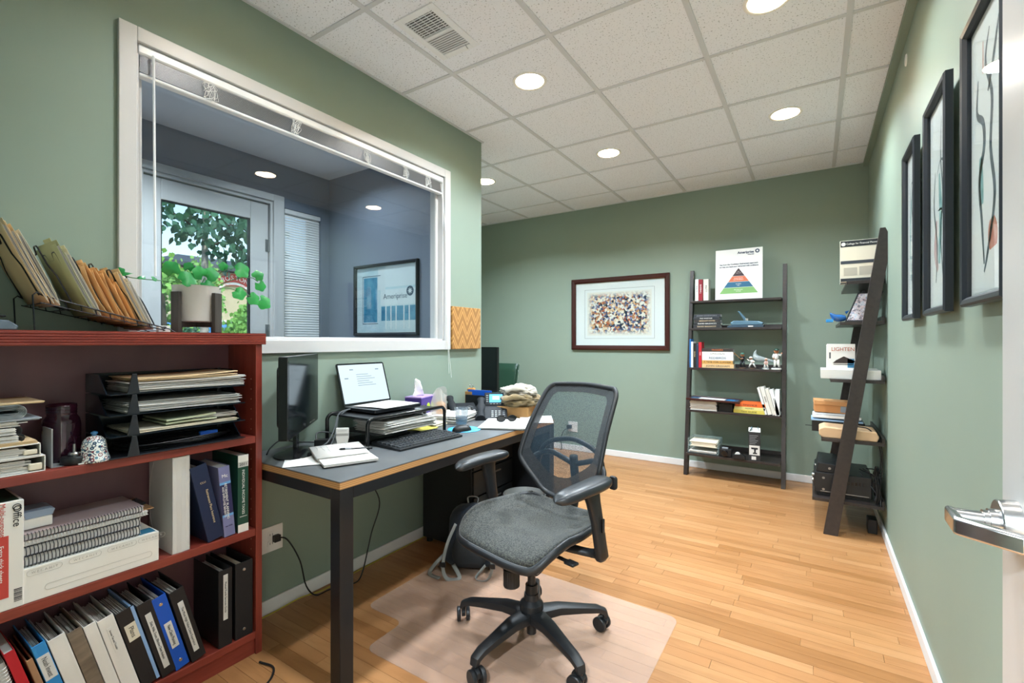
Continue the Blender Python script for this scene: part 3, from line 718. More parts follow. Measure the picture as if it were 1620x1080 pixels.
def coil(mb, p0, p1, r, turns, wire=.0007, n=8, ax=(0, 0, 1), ay=(1, 0, 0), seg=9):
    p0 = Vector(p0); p1 = Vector(p1)
    for k in range(turns):
        c_ = p0.lerp(p1, (k + .5) / turns)
        mb.tube([c_ + (Vector(ax) * math.cos(2 * PI * q / seg) + Vector(ay) * math.sin(2 * PI * q / seg)) * r for q in range(seg)], wire, 4, closed=True)
    return mb
WIRE = mat('coil_wire_dark', '#222428', rough=.4, metal=.0, bump=(40, .02)); WIREW = mat('coil_wire_white', '#d9d9d6', rough=.4, metal=.4, bump=(40, .02))
def notebook_upright(label, t, h, d, m, loc, rot, wire):
    o = thing('spiral_notebook', label, 'notebook', loc, rot, 'books in the bookcase')
    MB().box(0, .0015, .008, d, 0, h).box(t - .0015, t, .008, d, 0, h).build('cover', m, o)
    box(.002, t - .002, .008, d - .003, .002, h - .002).build('pages', PAPER2, o)
    coil(MB(), (t / 2, .008, .01), (t / 2, .008, h - .01), t * .62, 26, .0008, ax=(1, 0, 0), ay=(0, 1, 0)).build('coil', wire, o)
    return o
notebook_upright('leaning white spiral notebook left of the red book', .020, .27, .19, WHITEV, (FX, .362, z3), (Matrix.Rotation(R90, 4, 'Z') @ Matrix.Rotation(ang * .8, 4, 'Y')).to_euler(), WIREW)
notebook_upright('leaning dark spiral notebook cut by the left photo edge', .022, .25, .19, BLACKV, (FX, .325, z3), (Matrix.Rotation(R90, 4, 'Z') @ Matrix.Rotation(ang * .8, 4, 'Y')).to_euler(), WIRE)
# --- middle shelf
z2 = SH[2] + .0005
CART = mat('carton_white', '#e9e6de', rough=.7, bump=(60, .03)); CARTR = mat('carton_red', '#c8473e', rough=.65, bump=(60, .03)); CARTG = mat('carton_green', '#2d4a34', rough=.65, var=('#16301f', 9))
pb = thing('paper_carton', 'tall white and red copy paper carton at the left of the middle shelf', 'box', (FX + .004, .17, z2), (0, 0, R90))
MB().box(0, .192, 0, .203, 0, .297).build('carton', CART, pb, bevel=.002)
box(.03, .162, -.0006, 0, .035, .205).build('printed_panel', CARTR, pb)
box(.01, .185, .01, .195, .297, .2975).build('printed_top', CARTG, pb)
text('Office', .024, INKB, pb, (.178, -.001, .255), (0, 0, -1), (1, 0, 0))
MB().tube([(.178 + .008 * math.cos(a), -.0008, .288 - .008 + .008 * math.sin(a)) for a in [2 * PI * k / 16 for k in range(16)]], .0012, 4, closed=True).build('printed_ring', INKB, pb)
text('Multi-purpose', .016, CARTR, pb, (.150, -.001, .250), (0, 0, -1), (1, 0, 0))
for k, s_ in enumerate(('Extra thick sheets', '500 sheets / ream', '8 1/2 x 11 in')):
    text(s_, .014, INKW, pb, (.147 - k * .03, -.0012, .13), (0, 0, -1), (1, 0, 0))
for k in range(9): box(.172, .188, -.0006, 0, .018 + k * .004, .0195 + k * .004 + (k % 3) * .0005).build('barcode_bar', INKB, pb)
wb = thing('flat_carton', 'flat white cardboard box lying under the spiral notebooks', 'box', (FX + .002, .335, z2), (0, 0, R90))
MB().box(0, .350, 0, .20, 0, .098).build('carton', CART, wb, bevel=.002)
PRT = mat('faint_print', '#b9b5ac', rough=.8, bump=(40, .02))
for k, xx in enumerate((.07, .16, .25, .33)):
    pts = [(a, b_) for a, b_ in rrect(.075, .016, .0078, 4)]
    MB().tube([(xx + a, -.0004, .083 + b_) for a, b_ in pts], .0004, 4, closed=True).build('printed_ring', PRT, wb)
    text('W E C A N I T', .009, PRT, wb, (xx, -.0006, .083), (1, 0, 0), (0, 0, 1))
MB().tube([(.20 + a, -.0004, .03 + b_) for a, b_ in rrect(.26, .018, .0085, 4)], .0004, 4, closed=True).build('printed_ring', PRT, wb)
box(.30, .345, .01, .06, .098, .0984).build('printed_panel', mat('carton_teal', '#2b6f8c', rough=.6, bump=(40, .02)), wb)
PINKC = mat('pink_grey_cover', '#b3a6a6', rough=.35, var=('#a98f8f', 8)); GREYC = mat('grey_cover', '#8f9298', rough=.35, bump=(60, .02))
def notebook_flat(label, x0, x1, t, z, cov, wire, d=.19, y0=.004, turns=34, pages=None):
    o = thing('spiral_notebook', label, 'notebook', (FX, 0, z), (0, 0, R90), 'spiral notebooks stacked on the flat white box')
    MB().box(x0, x1, y0 + .008, d, 0, .0012).box(x0, x1, y0 + .008, d, t - .0012, t).build('cover', cov, o)
    box(x0 + .002, x1 - .002, y0 + .010, d - .003, .0013, t - .0013).build('pages', pages or PAPER2, o)
    coil(MB(), (x0 + .005, y0 + .010, t / 2), (x1 - .005, y0 + .010, t / 2), t * .62, turns, .0011, ax=(0, 1, 0), ay=(0, 0, 1)).build('coil', wire, o)
    return o
zz = z2 + .0985
notebook_flat('black coil notebook at the bottom of the stack on the flat box', .355, .640, .026, zz + .003, GREYC, WIRE)
notebook_flat('black coil notebook second from the bottom of the stack', .350, .640, .024, zz + .032, GREYC, WIRE)
notebook_flat('thin notebook with white coil in the middle of the stack', .352, .660, .012, zz + .060, WHITEV, WIREW, turns=40)
notebook_flat('dark coil notebook with pinkish grey cover on top of the stack', .340, .648, .016, zz + .076, PINKC, WIRE, d=.2, turns=38)
cb = thing('clipboard', 'tan clipboard corner with dark clip beside the notebook stack', 'clipboard', (FX, .62, zz + .0715), (0, 0, R90))
box(-.1, .062, .03, .2, 0, .003).build('board', mat('hardboard_tan', '#a9835c', rough=.6, var=('#94704c', 20)), cb)
MB().box(.02, .06, .09, .15, .003, .010).tube([(.03, .10, .012), (.045, .12, .022), (.03, .14, .012)], .0015, 6).build('clip', WIRE, cb, bevel=.001)
zt = zz + .0945
bx_ = thing('small_box', 'small white box lying on the spiral notebooks', 'box', (FX, .335, zt), (0, 0, R90))
MB().box(.0, .098, .05, .15, 0, .028).build('carton', CART, bx_, bevel=.0015)
bx_ = thing('note_holder', 'grey blue lidded box with a ring lying on the small white box', 'box', (FX, .33, zt + .0285), (0, 0, R90))
MB().prism([(0, 0), (.105, 0), (.110, .016), (.10, .02), (0, .02)], .055, .145, 'y').build('lid', mat('blue_grey_board', '#8f9fb2', rough=.5, bump=(60, .03)), bx_, bevel=.001)
MB().tube(arc((.03, .052, .004), .014, -.6, PI + .6, 12), .0016, 6).build('ring', RIVET, bx_, smooth=True)
CLR = mat('frosted_plastic', '#d5d4d0', rough=.3, spec=.6, alpha=.93, bump=(40, .03))
cf = thing('document_case', 'translucent plastic document case packed with paper, standing', 'binder', (FX, .725, z2), (0, 0, R90))
MB().grid(lambda u, v_: (.056 * u, 0 if .25 < u < .75 else .002, .335 * v_), 5, 2).box(0, .0015, .002, .19, 0, .335).box(.0545, .056, .002, .19, 0, .335).build('case', CLR, cf)
sheaf(.004, .052, .006, .18, .003, .328, 14, random.Random(4), j=.004).build('papers', PAPER, cf)
MB().tube(spline([(-.001, .15, .30), (-.006, .17, .2), (-.004, .16, .08), (-.001, .1, .03)], 5), .0008, 5).build('elastic', PAPER, cf)
o = binder('navy blue binder with gold spine lettering leaning on the purple book', .056, .292, .195, NAVYV, (FX, .8405, z2), (0, 0, R90), seed=41); o.rotation_euler = (Matrix.Rotation(R90, 4, 'Z') @ Matrix.Rotation(-.215, 4, 'Y')).to_euler()
text('Retirement Plans Insurance', .012, GOLD, o, (.036, -.001, .13), (0, 0, -1), (1, 0, 0)); text('CLU', .010, GOLD, o, (.03, -.001, .225), (1, 0, 0), (0, 0, 1))
PURP = mat('lavender_cover', '#7d7fa8', rough=.4, bump=(80, .03)); DPURP = mat('indigo_band', '#2c2d55', rough=.4, bump=(80, .03)); SKY_ = mat('sky_band', '#6ca7d8', rough=.4, bump=(80, .03))
o = book('lavender and indigo textbook leaning on the green tax book', .040, .268, .19, PURP, (FX, .896, z2), (0, 0, R90), [('RETIREMENT PLANNING', .0125, .135, INKW)], bands=((.085, .20, DPURP), (.200, .209, SKY_), (.076, .085, SKY_)), group='books in the bookcase')
o.rotation_euler = (Matrix.Rotation(R90, 4, 'Z') @ Matrix.Rotation(-.085, 4, 'Y')).to_euler()
text('AND EMPLOYEE BENEFITS', .010, INKW, o, (.010, -.001, .135), (0, 0, -1), (1, 0, 0)); text('Mc', .018, INKW, o, (.02, -.001, .232), (1, 0, 0), (0, 0, 1)); text('tax help', .008, DPURP, o, (.02, -.001, .04), (1, 0, 0), (0, 0, 1))
GRN = mat('dark_green_cover', '#1d4a3b', rough=.4, bump=(80, .03)); GREYB = mat('spine_grey', '#c9c9c4', rough=.5, bump=(80, .03))
o = book('dark green income tax textbook upright beside the bookcase side', .040, .298, .20, GRN, (FX, .945, z2), (0, 0, R90), [('INDIVIDUAL INCOME TAXES', .0135, .155, INKW)], bands=((.252, .272, GREYB), (.0, .03, INKW), (.272, .298, INKW)), group='books in the bookcase')
text('2011', .015, INKB, o, (.02, -.0012, .262), (1, 0, 0), (0, 0, 1)); text('HOFFMAN', .006, INKW, o, (.02, -.0012, .06), (1, 0, 0), (0, 0, 1))
# --- upper shelf: left stack
z1 = SH[1] + .0005
def lying_binder(label, z, t, x1, y0=.0, seed=1, m=None):
    o = thing('ring_binder', label, 'binder', (FX + y0, .16, z), (0, 0, R90), 'flat stack at the left of the upper shelf')
    MB().box(0, x1, 0, .20, 0, .003).box(0, x1, 0, .20, t - .003, t).box(x1 - .003, x1, 0, .20, .003, t - .003).build('cover', m or WHITEV, o, bevel=.0014)
    rg = random.Random(seed); mb = MB()
    n = int(t / .004)
    for k in range(n):
        zz_ = .004 + (t - .012) * k / n; a = rg.uniform(-.002, .004)
        mb.box(.01, x1 - .025 - rg.random() * .02, .004 + rg.random() * .006, .195, zz_, zz_ + .0022, Matrix.Rotation(a * .5, 4, 'Y'))
    mb.build('papers', PAPER, o)
    MB().box(x1 - .035, x1 - .006, .002, .012, .006, t * .55).build('ring_clasp', CREAM, o, bevel=.003)
    return o
lying_binder('white binder lying flat at the bottom of the upper shelf stack', z1, .046, .247, seed=51)
lying_binder('smaller white binder lying second from the bottom of the stack', z1 + .0465, .036, .237, seed=52)
def flat_item(name, label, cat, z, t, x1, m, n=1, y0=.0, seed=0, d=.2, wob=.003, x0=0.):
    """pile of leaves; slightly fanned"""
    o = thing(name, label, cat, (FX + y0, .16, z), (0, 0, R90), 'flat stack at the left of the upper shelf')
    rg = random.Random(seed); mb = MB()
    for k in range(n):
        a = t * k / n
        mb.box(x0, x1 - rg.random() * wob * 4, rg.random() * wob * 2, d, a, a + t / n * .9)
    mb.build('sheets', m, o)
    return o
zz = z1 + .083
flat_item('manila_folder', 'tan manila folder lying between binders and spiral pads in the stack', 'folder', zz, .010, .235, MANILA, 3, seed=3)
def pad_flat(label, z, t, x1, wire):
    o = thing('spiral_pad', label, 'notebook', (FX, .16, z), (0, 0, R90), 'flat stack at the left of the upper shelf')
    mb = MB()
    for k in range(6): mb.box(0, x1 - .012 - .002 * (k % 2), .002 * (k % 3), .2, t * k / 6, t * k / 6 + t * .13)
    mb.build('sheets', PAPER, o)
    coil(MB(), (x1 - .010, .004, t / 2), (x1 - .010, .19, t / 2), t * .62, 24, .0009, ax=(1, 0, 0), ay=(0, 0, 1)).build('coil', wire, o)
zz += .0105
pad_flat('white spiral pad with dark coil in the upper shelf stack, the lower one', zz, .018, .205, WIRE)
pad_flat('white spiral pad with dark coil in the upper shelf stack, the higher one', zz + .021, .018, .200, WIRE)
zz += .042
flat_item('paper_pile', 'loose white papers lying on the spiral pads', 'papers', zz, .014, .212, PAPER, 5, seed=5, wob=.006)
zz += .0145
flat_item('magazine', 'thin grey magazine lying under the folded newspaper', 'magazine', zz, .006, .245, mat('magazine_grey', '#aeb6bd', rough=.4, var=('#8b96a0', 14)), 2, seed=6)
zz += .0065
NEWS = mat('newsprint', '#b9c0c2', rough=.85, var=('#8f999e', 30, (1, 1, 3)))
o = thing('folded_newspaper', 'folded newspaper with rounded rolled edge in the stack', 'newspaper', (FX, .16, zz), (0, 0, R90), 'flat stack at the left of the upper shelf')
mb = MB()
for k in range(6):
    r_ = .019 - k * .0026
    pts = [(0, .02 - r_ + .0005 + .0002 * k)] + [(.19 + r_ * math.sin(a), .020 - r_ * math.cos(a)) for a in [PI * q / 8 for q in range(9)]] + [(0, .02 + r_)]
    inner = [(x_ - .0008 if x_ > .15 else x_, z_ + (.0009 if z_ < .02 else -.0009)) for x_, z_ in reversed(pts)]
    mb.prism(pts + inner, .002 + .002 * k, .19, 'y')
mb.build('sheets', NEWS, o, smooth=True)
zz += .0405
flat_item('envelope', 'buff envelope on top of the upper shelf stack', 'envelope', zz, .005, .248, MANILA, 2, seed=8, y0=-.002)
be = thing('bookend', 'grey metal bookend plate standing beside the stack', 'bookend', (-1.945, .425, z1))
MB().box(-.05, .055, -.002, .002, 0, .115).box(-.05, .055, .002, .03, 0, .0015).build('plate', mat('grey_enamel', '#8d9092', rough=.45, bump=(60, .03)), be, bevel=.001)
# purple mason jar
PGL = mat('purple_glass', '#5a2740', rough=.04, trans=.75, ior=1.5, coat=.5, bump=(45, .15))
j = thing('mason_jar', 'dark purple glass mason jar on the upper shelf', 'jar', (-1.985, .468, z1))
MB().lathe([(.0001, .002), (.040, 0), (.045, .008), (.046, .02), (.046, .115), (.043, .132), (.036, .143), (.036, .147), (.037, .149), (.036, .152), (.037, .158), (.036, .162), (.037, .168), (.036, .178), (.033, .178), (.033, .145), (.042, .130), (.043, .02), (.036, .006), (.0001, .006)], 36).build('glass_body', PGL, j, smooth='all')
for z in (.150, .160, .170):
    MB().tube([(.0365 * math.cos(2 * PI * k / 32), .0365 * math.sin(2 * PI * k / 32), z + .0006 * k / 8) for k in range(32)], .0014, 6, closed=True).build('screw_thread', PGL, j, smooth='all')
# black capped pump dial
p_ = thing('puck_stand', 'small black puck stand with silver peg in front of the jar', 'stand', (-1.905, .478, z1))
BLKP = mat('black_plastic', '#17181a', rough=.4, bump=(120, .03)); BLKG = mat('gloss_black_plastic', '#101113', rough=.15, bump=(30, .01))
MB().lathe([(.0001, 0), (.030, 0), (.032, .003), (.032, .020), (.029, .024), (.0001, .024)], 28).build('base', BLKP, p_, smooth=True)
MB().lathe([(.014, .024), (.015, .032), (.012, .036), (.0001, .036)], 20).build('collar', RIVET, p_, smooth=True)
MB().cyl((0, 0, .036), (0, 0, .060), .004, .0035, n=12).build('peg', STEEL, p_, smooth=True)
MB().cyl((.028, .016, .012), (.034, .0185, .012), .004, n=10).build('blue_button', BLUEV, p_, smooth=True)
# paisley ceramic bell
BELL = mat('paisley_glaze', '#eceee9', rough=.12, coat=.6); N, L, B = nodes(BELL)
tc = N.new('ShaderNodeTexCoord'); vo = N.new('ShaderNodeTexVoronoi'); vo.inputs['Scale'].default_value = 88; L.new(tc.outputs['Object'], vo.inputs['Vector'])
rg_ = N.new('ShaderNodeMath'); rg_.operation = 'PINGPONG'; rg_.inputs[1].default_value = .22; L.new(vo.outputs['Distance'], rg_.inputs[0])
cr = N.new('ShaderNodeValToRGB'); cr.color_ramp.elements[0].position = .085; cr.color_ramp.elements[1].position = .11; cr.color_ramp.elements[0].color = (0, 0, 0, 1)
L.new(rg_.outputs[0], cr.inputs['Fac'])
c2 = N.new('ShaderNodeValToRGB'); e = c2.color_ramp.elements; c2.color_ramp.interpolation = 'CONSTANT'; e[0].color = lin('#2c4a66'); e[1].position = .75; e[1].color = lin('#7d2c3c'); q = e.new(.4); q.color = lin('#5f8aa0')
sp = N.new('ShaderNodeSeparateXYZ'); L.new(vo.outputs['Color'], sp.inputs[0]); L.new(sp.outputs[0], c2.inputs['Fac'])
mx = N.new('ShaderNodeMix'); mx.data_type = 'RGBA'; L.new(cr.outputs['Color'], mx.inputs['Factor']); L.new(c2.outputs['Color'], mx.inputs['A']); mx.inputs['B'].default_value = lin('#eceee9'); L.new(mx.outputs['Result'], B.inputs['Base Color'])
b_ = thing('ceramic_bell', 'white ceramic bell with blue paisley pattern and blue knob', 'bell', (-1.893, .522, z1))
MB().lathe([(.036, 0), (.040, .001), (.038, .010), (.032, .030), (.031, .050), (.027, .066), (.018, .076), (.006, .080), (.0001, .0805)], 36).build('body', BELL, b_, smooth='all')
MB().lathe([(.005, .079), (.006, .083), (.009, .086), (.0085, .091), (.0001, .094)], 20).build('knob', mat('blue_glaze', '#3e7fb0', rough=.1, coat=.6, bump=(30, .01)), b_, smooth='all')
tag(box(-1.885, -1.868, .478, .505, z1, z1 + .004).build('eraser', PAPER, bevel=.0015), 'tiny white eraser at the shelf edge beside the bell', 'eraser')
# four-tier letter tray
SMOKE = mat('smoke_plastic', '#14202a', rough=.12, spec=.6, alpha=.88, bump=(20, .01)); BLKT = mat('tray_black', '#24262b', rough=.3, bump=(60, .02))
lt = thing('letter_tray', 'black four tier letter tray on the upper shelf', 'letter tray', (FX + .02, .548, z1), (0, 0, R90))
for k in range(4):
    z = .002 + k * .067
    MB().box(.0, .415, .0, .220, z, z + .003).box(.0, .415, .217, .220, z, z + .062).build('tray', BLKT if k == 0 else SMOKE, lt, bevel=.0008)
    for xs in (.0, .412): MB().prism([(.03, z), (.216, z), (.216, z + .062), (.10, z + .062)], xs, xs + .003, 'x').build('tray_side', SMOKE, lt)
    MB().prism([(.045, z + .003), (.078, z + .003), (.070, z + .066), (.058, z + .066)], .0, .006, 'y').build('post', BLKT, lt, bevel=.001)
    MB().prism([(.388, z + .003), (.412, z + .003), (.406, z + .066), (.396, z + .066)], .17, .176, 'y').build('post', BLKT, lt, bevel=.001)
def pile(name, label, cat, z, t, x0, x1, m, n, seed, m2=None, curl=.0, d0=.005, d1=.21, fan=.012, group=None):
    o = thing(name, label, cat, (FX + .02, .548, z1 + z), (0, 0, R90), group)
    rg = random.Random(seed); mb = MB()
    for k in range(n):
        a = t * k / n; xa = x0 + rg.uniform(0, fan); xb = x1 - rg.uniform(0, fan); ya = d0 + rg.uniform(0, fan * .6); c_ = curl * k / n; rz = rg.uniform(-.03, .03)
        th = t / n * .55
        vs = []
        for zz_ in (0, th):
            for yy in (ya, d1):
                for q in range(5):
                    u = q / 4; x_ = xa + (xb - xa) * u
                    vs.append((x_ + (yy - .1) * rz, yy + (x_ - .2) * rz, a + zz_ + c_ * u * u + .002 * math.sin(3 * u + k)))
        F_ = []
        for q in range(4):
            F_ += [(q, q + 1, 6 + q, 5 + q), (10 + q, 15 + q, 16 + q, 11 + q), (q, 10 + q, 11 + q, q + 1), (5 + q, 6 + q, 16 + q, 15 + q)]
        F_ += [(0, 5, 15, 10), (4, 14, 19, 9)]
        mb._add(vs, F_)
    mb.build('sheets', m, o)
    return o
g_ = 'paper piles in the letter tray'
pile('paper_pile', 'white papers in the top tier of the letter tray', 'papers', .208, .030, .05, .42, PAPER, 9, 61, curl=.012, group=g_)
pile('manila_folder', 'manila folder lying open on the papers in the top tier', 'folder', .242, .012, .06, .40, MANILA, 3, 62, curl=.018, group=g_)
pile('paper_pile', 'thick white paper pile in the second tier of the letter tray', 'papers', .141, .034, .04, .405, PAPER2, 14, 63, group=g_)
pile('paper_pile', 'cream papers in the third tier of the letter tray', 'papers', .074, .012, .05, .40, CREAM, 4, 64, group=g_)
pile('paper_pile', 'pale green leaflet angled in the third tier of the letter tray', 'papers', .089, .02, .15, .32, mat('pale_green_paper', '#bcc4a4', rough=.8, bump=(60, .03)), 2, 65, curl=.02, group=g_)
pile('envelope_bundle', 'bundle of small white envelopes at the right of the third tier', 'envelope', .092, .016, .24, .395, PAPER, 5, 66, d0=.02, group=g_)
ck = thing('cable_coil', 'coiled black cable with blue plug in the lowest tray tier', 'cable', (FX + .02, .548, z1 + .0055), (0, 0, R90))
rg = random.Random(9); mb = MB()
for k in range(6):
    pts = [(.22 + (.14 + .012 * k) * math.cos(a) * (1 + .1 * math.sin(2 * a + k)), .11 + (.075 + .004 * k) * math.sin(a), .004 + .004 * k + .003 * math.sin(3 * a + k)) for a in [2 * PI * q / 26 for q in range(26)]]
    mb.tube(pts, .0027, 5, closed=True)
mb.build('cable', BLKP, ck, smooth=True)
MB().box(.27, .33, .03, .045, .026, .040).build('plug', BLUEV, ck, bevel=.003)
# ================================================================== ON TOP OF THE BOOKCASE
zt = SH[0] + .0005
BW = mat('black_wire', '#1b1d22', rough=.35, metal=.3, bump=(60, .02))
fs = thing('file_sorter', 'black wire stepped file sorter on the bookcase', 'file sorter', (-1.875, .385, zt))
# local: x from 0 (front) to -.205 (back), y along the slope
def sl(y): return .105 - (.105 - .010) * y / .335
W_ = .0022
for x in (0, -.205):
    MB().tube([(x, 0, 0), (x, -.004, .10), (x, .004, .1085), (x, .02, sl(.02)), (x, .335, sl(.335)), (x, .350, 0)], W_, 6).tube([(x, .012, sl(.012) - .022), (x, .318, sl(.318) - .020 + .012)], W_ * .8, 6).build('side_rail', BW, fs, smooth=True)
    for k in range(9):
        y = .03 + k * .035
        MB().tube([(x, y, sl(y)), (x, y + .004, sl(y) - .021 + .012 * max(0, (y - .2) / .13))], W_ * .7, 5).build('rail_tie', BW, fs)
for k in range(6):
    y = .02 + k * .06
    MB().tube([(0, y, sl(y) - .02 + .011 * k / 5), (-.205, y, sl(y) - .02 + .011 * k / 5)], W_ * .8, 5).build('floor_wire', BW, fs)
dv = (0, -.40, .917)
def div(y):
    b = Vector((-.1025, y, sl(y))); D = Vector(dv)
    shp = [(-.09, 0), (-.09, .075), (-.088, .09), (-.064, .125), (-.062, .15), (-.062, .176), (-.058, .182), (-.036, .182), (-.030, .178), (-.020, .160), (.020, .160), (.030, .178), (.036, .182), (.058, .182), (.062, .176), (.062, .15), (.064, .125), (.088, .09), (.09, .075), (.09, 0)]
    MB().tube([b + Vector((a, 0, 0)) + D * h for a, h in shp], W_, 6).build('divider', BW, fs, smooth=True)
DY = [.012, .085, .125, .165, .210, .255, .295]
for y in DY: div(y)
def folder(label, y, h, w, m, tilt=.412, xo=-.1025, bow=.006, tabx=.05, seed=0, z0=None, sheets=True):
    o = thing('file_folder', label, 'folder', (-1.875 + xo, .385 + y, zt + (sl(y) - .018 if z0 is None else z0)), (tilt, 0, 0), 'folders in the wire sorter')
    rg = random.Random(seed)
    # two leaves with a rounded bottom fold, tab on the back leaf
    def leaf(off, hh, bw): return lambda u, v_: (w * (u - .5), off * (0 if v_ < .01 else 1) + bw * math.sin(PI * v_) * (1 - .5 * u), hh * v_ + .003)
    mb = MB().grid(leaf(-.003, h * .955, -bow), 4, 7)
    mb.grid(leaf(.004, h, bow * .4), 4, 7)
    mb.build('folder_card', m, o, solid=.0009, smooth=True)
    MB().box(tabx - .035, tabx + .035, .0036, .0048, h, h + .014).build('tab', m, o, bevel=.0005)
    if sheets:
        mb = MB()
        for k in range(2): mb.grid(leaf(-.001 + .003 * k, h * (.93 - .02 * rg.random()), -bow * (.6 - .4 * k)), 4, 7)
        mb.build('sheets', PAPER, o, solid=.0005)
    return o
F_ = folder
F_('manila folder leaning farthest left in the wire sorter', .030, .245, .215, MANILA, bow=.004, tabx=-.03, seed=1)
F_('second manila folder from the left, stuffed with papers', .042, .235, .21, MANILA, bow=.008, tabx=.04, seed=2)
F_('third manila folder from the left with bowed cover', .055, .225, .21, CREAM, bow=.012, tabx=.0, seed=3)
F_('tall olive folder in the middle of the wire sorter', .138, .235, .20, OLIVEF, bow=.004, tabx=.02, seed=4)
F_('pale cream folder just behind the olive one', .152, .215, .20, CREAM, bow=.005, tabx=.06, seed=5)
F_('bowed buff folder right after the cream one', .182, .185, .205, ORANGEF, bow=.018, tabx=.05, seed=6, sheets=False)
F_('buff folder with curled edge, second of the buff ones', .200, .178, .205, ORANGEF, bow=.016, tabx=-.02, seed=7, sheets=False)
F_('buff folder with curled edge, third of the buff ones', .225, .180, .205, ORANGEF, bow=.014, tabx=.02, seed=8, sheets=False)
F_('short buff folder, fourth of the buff ones', .245, .150, .19, ORANGEF, bow=.012, tabx=.04, seed=9, sheets=False)
F_('pale manila folder farthest right in the wire sorter', .272, .205, .20, MANILA, bow=.006, tabx=-.02, seed=10)
F_('white sheet folder at the low end of the sorter', .290, .17, .20, PAPER, bow=.004, tabx=.05, seed=11)
pc = tag(MB().box(-1.905, -1.885, .690, .725, zt, zt + .022).build('sticker_card', PAPER, bevel=.001), 'small white card with a printed letter P at the sorter foot', 'card')
text('P', .022, INKB, pc, (-1.8845, .708, zt + .011), (0, 1, 0), (0, 0, 1))
hp = thing('hole_punch', 'grey metal hole punch at the left end of the bookcase top', 'hole punch', (-1.93, .285, zt))
MB().prism([(-.06, 0), (.072, 0), (.075, .012), (.055, .028), (-.05, .034), (-.06, .02)], -.02, .02, 'x').build('body', mat('grey_metal', '#6f7f8d', rough=.3, metal=.7, bump=(60, .02)), hp, bevel=.003)
MB().box(-.022, .022, -.05, .05, .036, .042).build('handle', BLKP, hp, bevel=.002)
# potted plant on a stand
POTM = mat('white_pot_ceramic', '#c6c4bf', rough=.6, bump=(60, .05)); STD = mat('dark_stand_wood', '#37302c', rough=.5, var=('#46403a', 6, (12, 12, 1)))
pp = thing('potted_plant', 'trailing round leaved plant in a white pot on a dark stand', 'plant', (-1.965, .843, zt))
pot = MB().lathe([(.0001, .040), (.066, .040), (.070, .043), (.078, .170), (.080, .174), (.076, .174), (.072, .155), (.0001, .155)], 40).build('pot', POTM, pp, smooth=True)
MB().lathe([(.0001, .156), (.073, .157)], 24).build('soil', mat('potting_soil', '#2f251d', rough=1., bump=(120, .8)), pot)
std = MB()
for k in range(4):
    a = .38 + k * PI / 2
    c_, s_ = math.cos(a), math.sin(a)
    MB().box(-.0075, .0075, -.0165, .0165, 0, .148, Matrix.Translation((.0875 * c_, .0875 * s_, 0)) @ Matrix.Rotation(a, 4, 'Z')).build('stand_leg', STD, pp, bevel=.002)
MB().box(-.085, .085, -.009, .009, .022, .039, Matrix.Rotation(.38, 4, 'Z')).box(-.085, .085, -.009, .009, .0225, .0385, Matrix.Rotation(.38 + PI / 2, 4, 'Z')).build('stand_brace', STD, pp, bevel=.001)
LEAFM = mat('plant_leaf_green', '#2f9a45', rough=.35, var=('#1f7d3c', 14)); N, L, B = nodes(LEAFM)
B.inputs['Subsurface Weight'].default_value = .15; B.inputs['Subsurface Radius'].default_value = (.01, .02, .005)
STEM = mat('plant_stem', '#3f7a3a', rough=.5, var=('#2f5a2c', 20))
def round_leaf(parent, base, tip_dir, up, r, seed=0):
    rg = random.Random(seed); r *= .86; d = Vector(tip_dir).normalized(); n = Vector(up); n = (n - d * n.dot(d)).normalized(); s_ = d.cross(n)
    b = Vector(base); pts = [b + d * r * .9 + n * .004]; K = 20
    for k in range(K):
        a = 2 * PI * k / K + PI / K; rad = r * (1 + .10 * math.cos(5 * a + seed)) * (.62 if abs(a - PI) < .25 else 1.)
        p = b + d * (r * .9 + rad * math.cos(a)) + s_ * rad * math.sin(a) + n * (.22 * r * (math.cos(2 * a + seed) * .5) - .1 * r)
        pts.append(p)
    mb = MB()._add(pts, [(0, 1 + k, 1 + (k + 1) % K) for k in range(K)])
    return mb.build('leaf', LEAFM, parent, smooth='all')
def sprig(path, leaves, seed=0):
    sp_ = spline(path, 6)
    st = MB().tube(sp_, .0016, 5).build('stem', STEM, pp, smooth=True)
    for i, (t_, dr, up, r) in enumerate(leaves):
        round_leaf(st, sp_[min(len(sp_) - 1, int(t_ * (len(sp_) - 1)))], dr, up, r, seed * 7 + i)
UP = (.55, -.1, .8); FR = (1, -.25, .25)
sprig([(.02, -.03, .156), (.04, -.07, .180), (.06, -.15, .178), (.05, -.215, .180), (.05, -.250, .188)], [(.5, (0, -.6, .4), (.7, 0, .7), .012), (.72, (.1, 1, .35), (.4, 0, .9), .016), (1, (.1, .2, 1), FR, .014), (1, (0, 1, .3), (.3, 0, 1), .022)], 1)
sprig([(.03, -.02, .156), (.05, -.06, .172), (.06, -.10, .20)], [(1, (.1, -.3, .8), FR, .032), (.8, (0, .8, .3), FR, .034)], 2)
sprig([(.02, 0, .156), (.045, .0, .19), (.05, .005, .205)], [(1, (.1, -.7, .6), FR, .030), (1, (.1, .6, .5), FR, .032), (.6, (.2, .3, -.4), FR, .026)], 3)
sprig([(.0, .02, .156), (.03, .06, .225), (.04, .095, .250), (.04, .115, .255)], [(1, (.1, .8, -.1), FR, .036), (.6, (0, -.5, .8), FR, .020)], 4)
sprig([(.03, .03, .156), (.07, .075, .172), (.06, .15, .155), (.06, .20, .142)], [(.45, (.2, .5, -.4), FR, .030), (.75, (.1, .6, -.4), FR, .030), (1, (.1, .8, -.5), FR, .034)], 5)
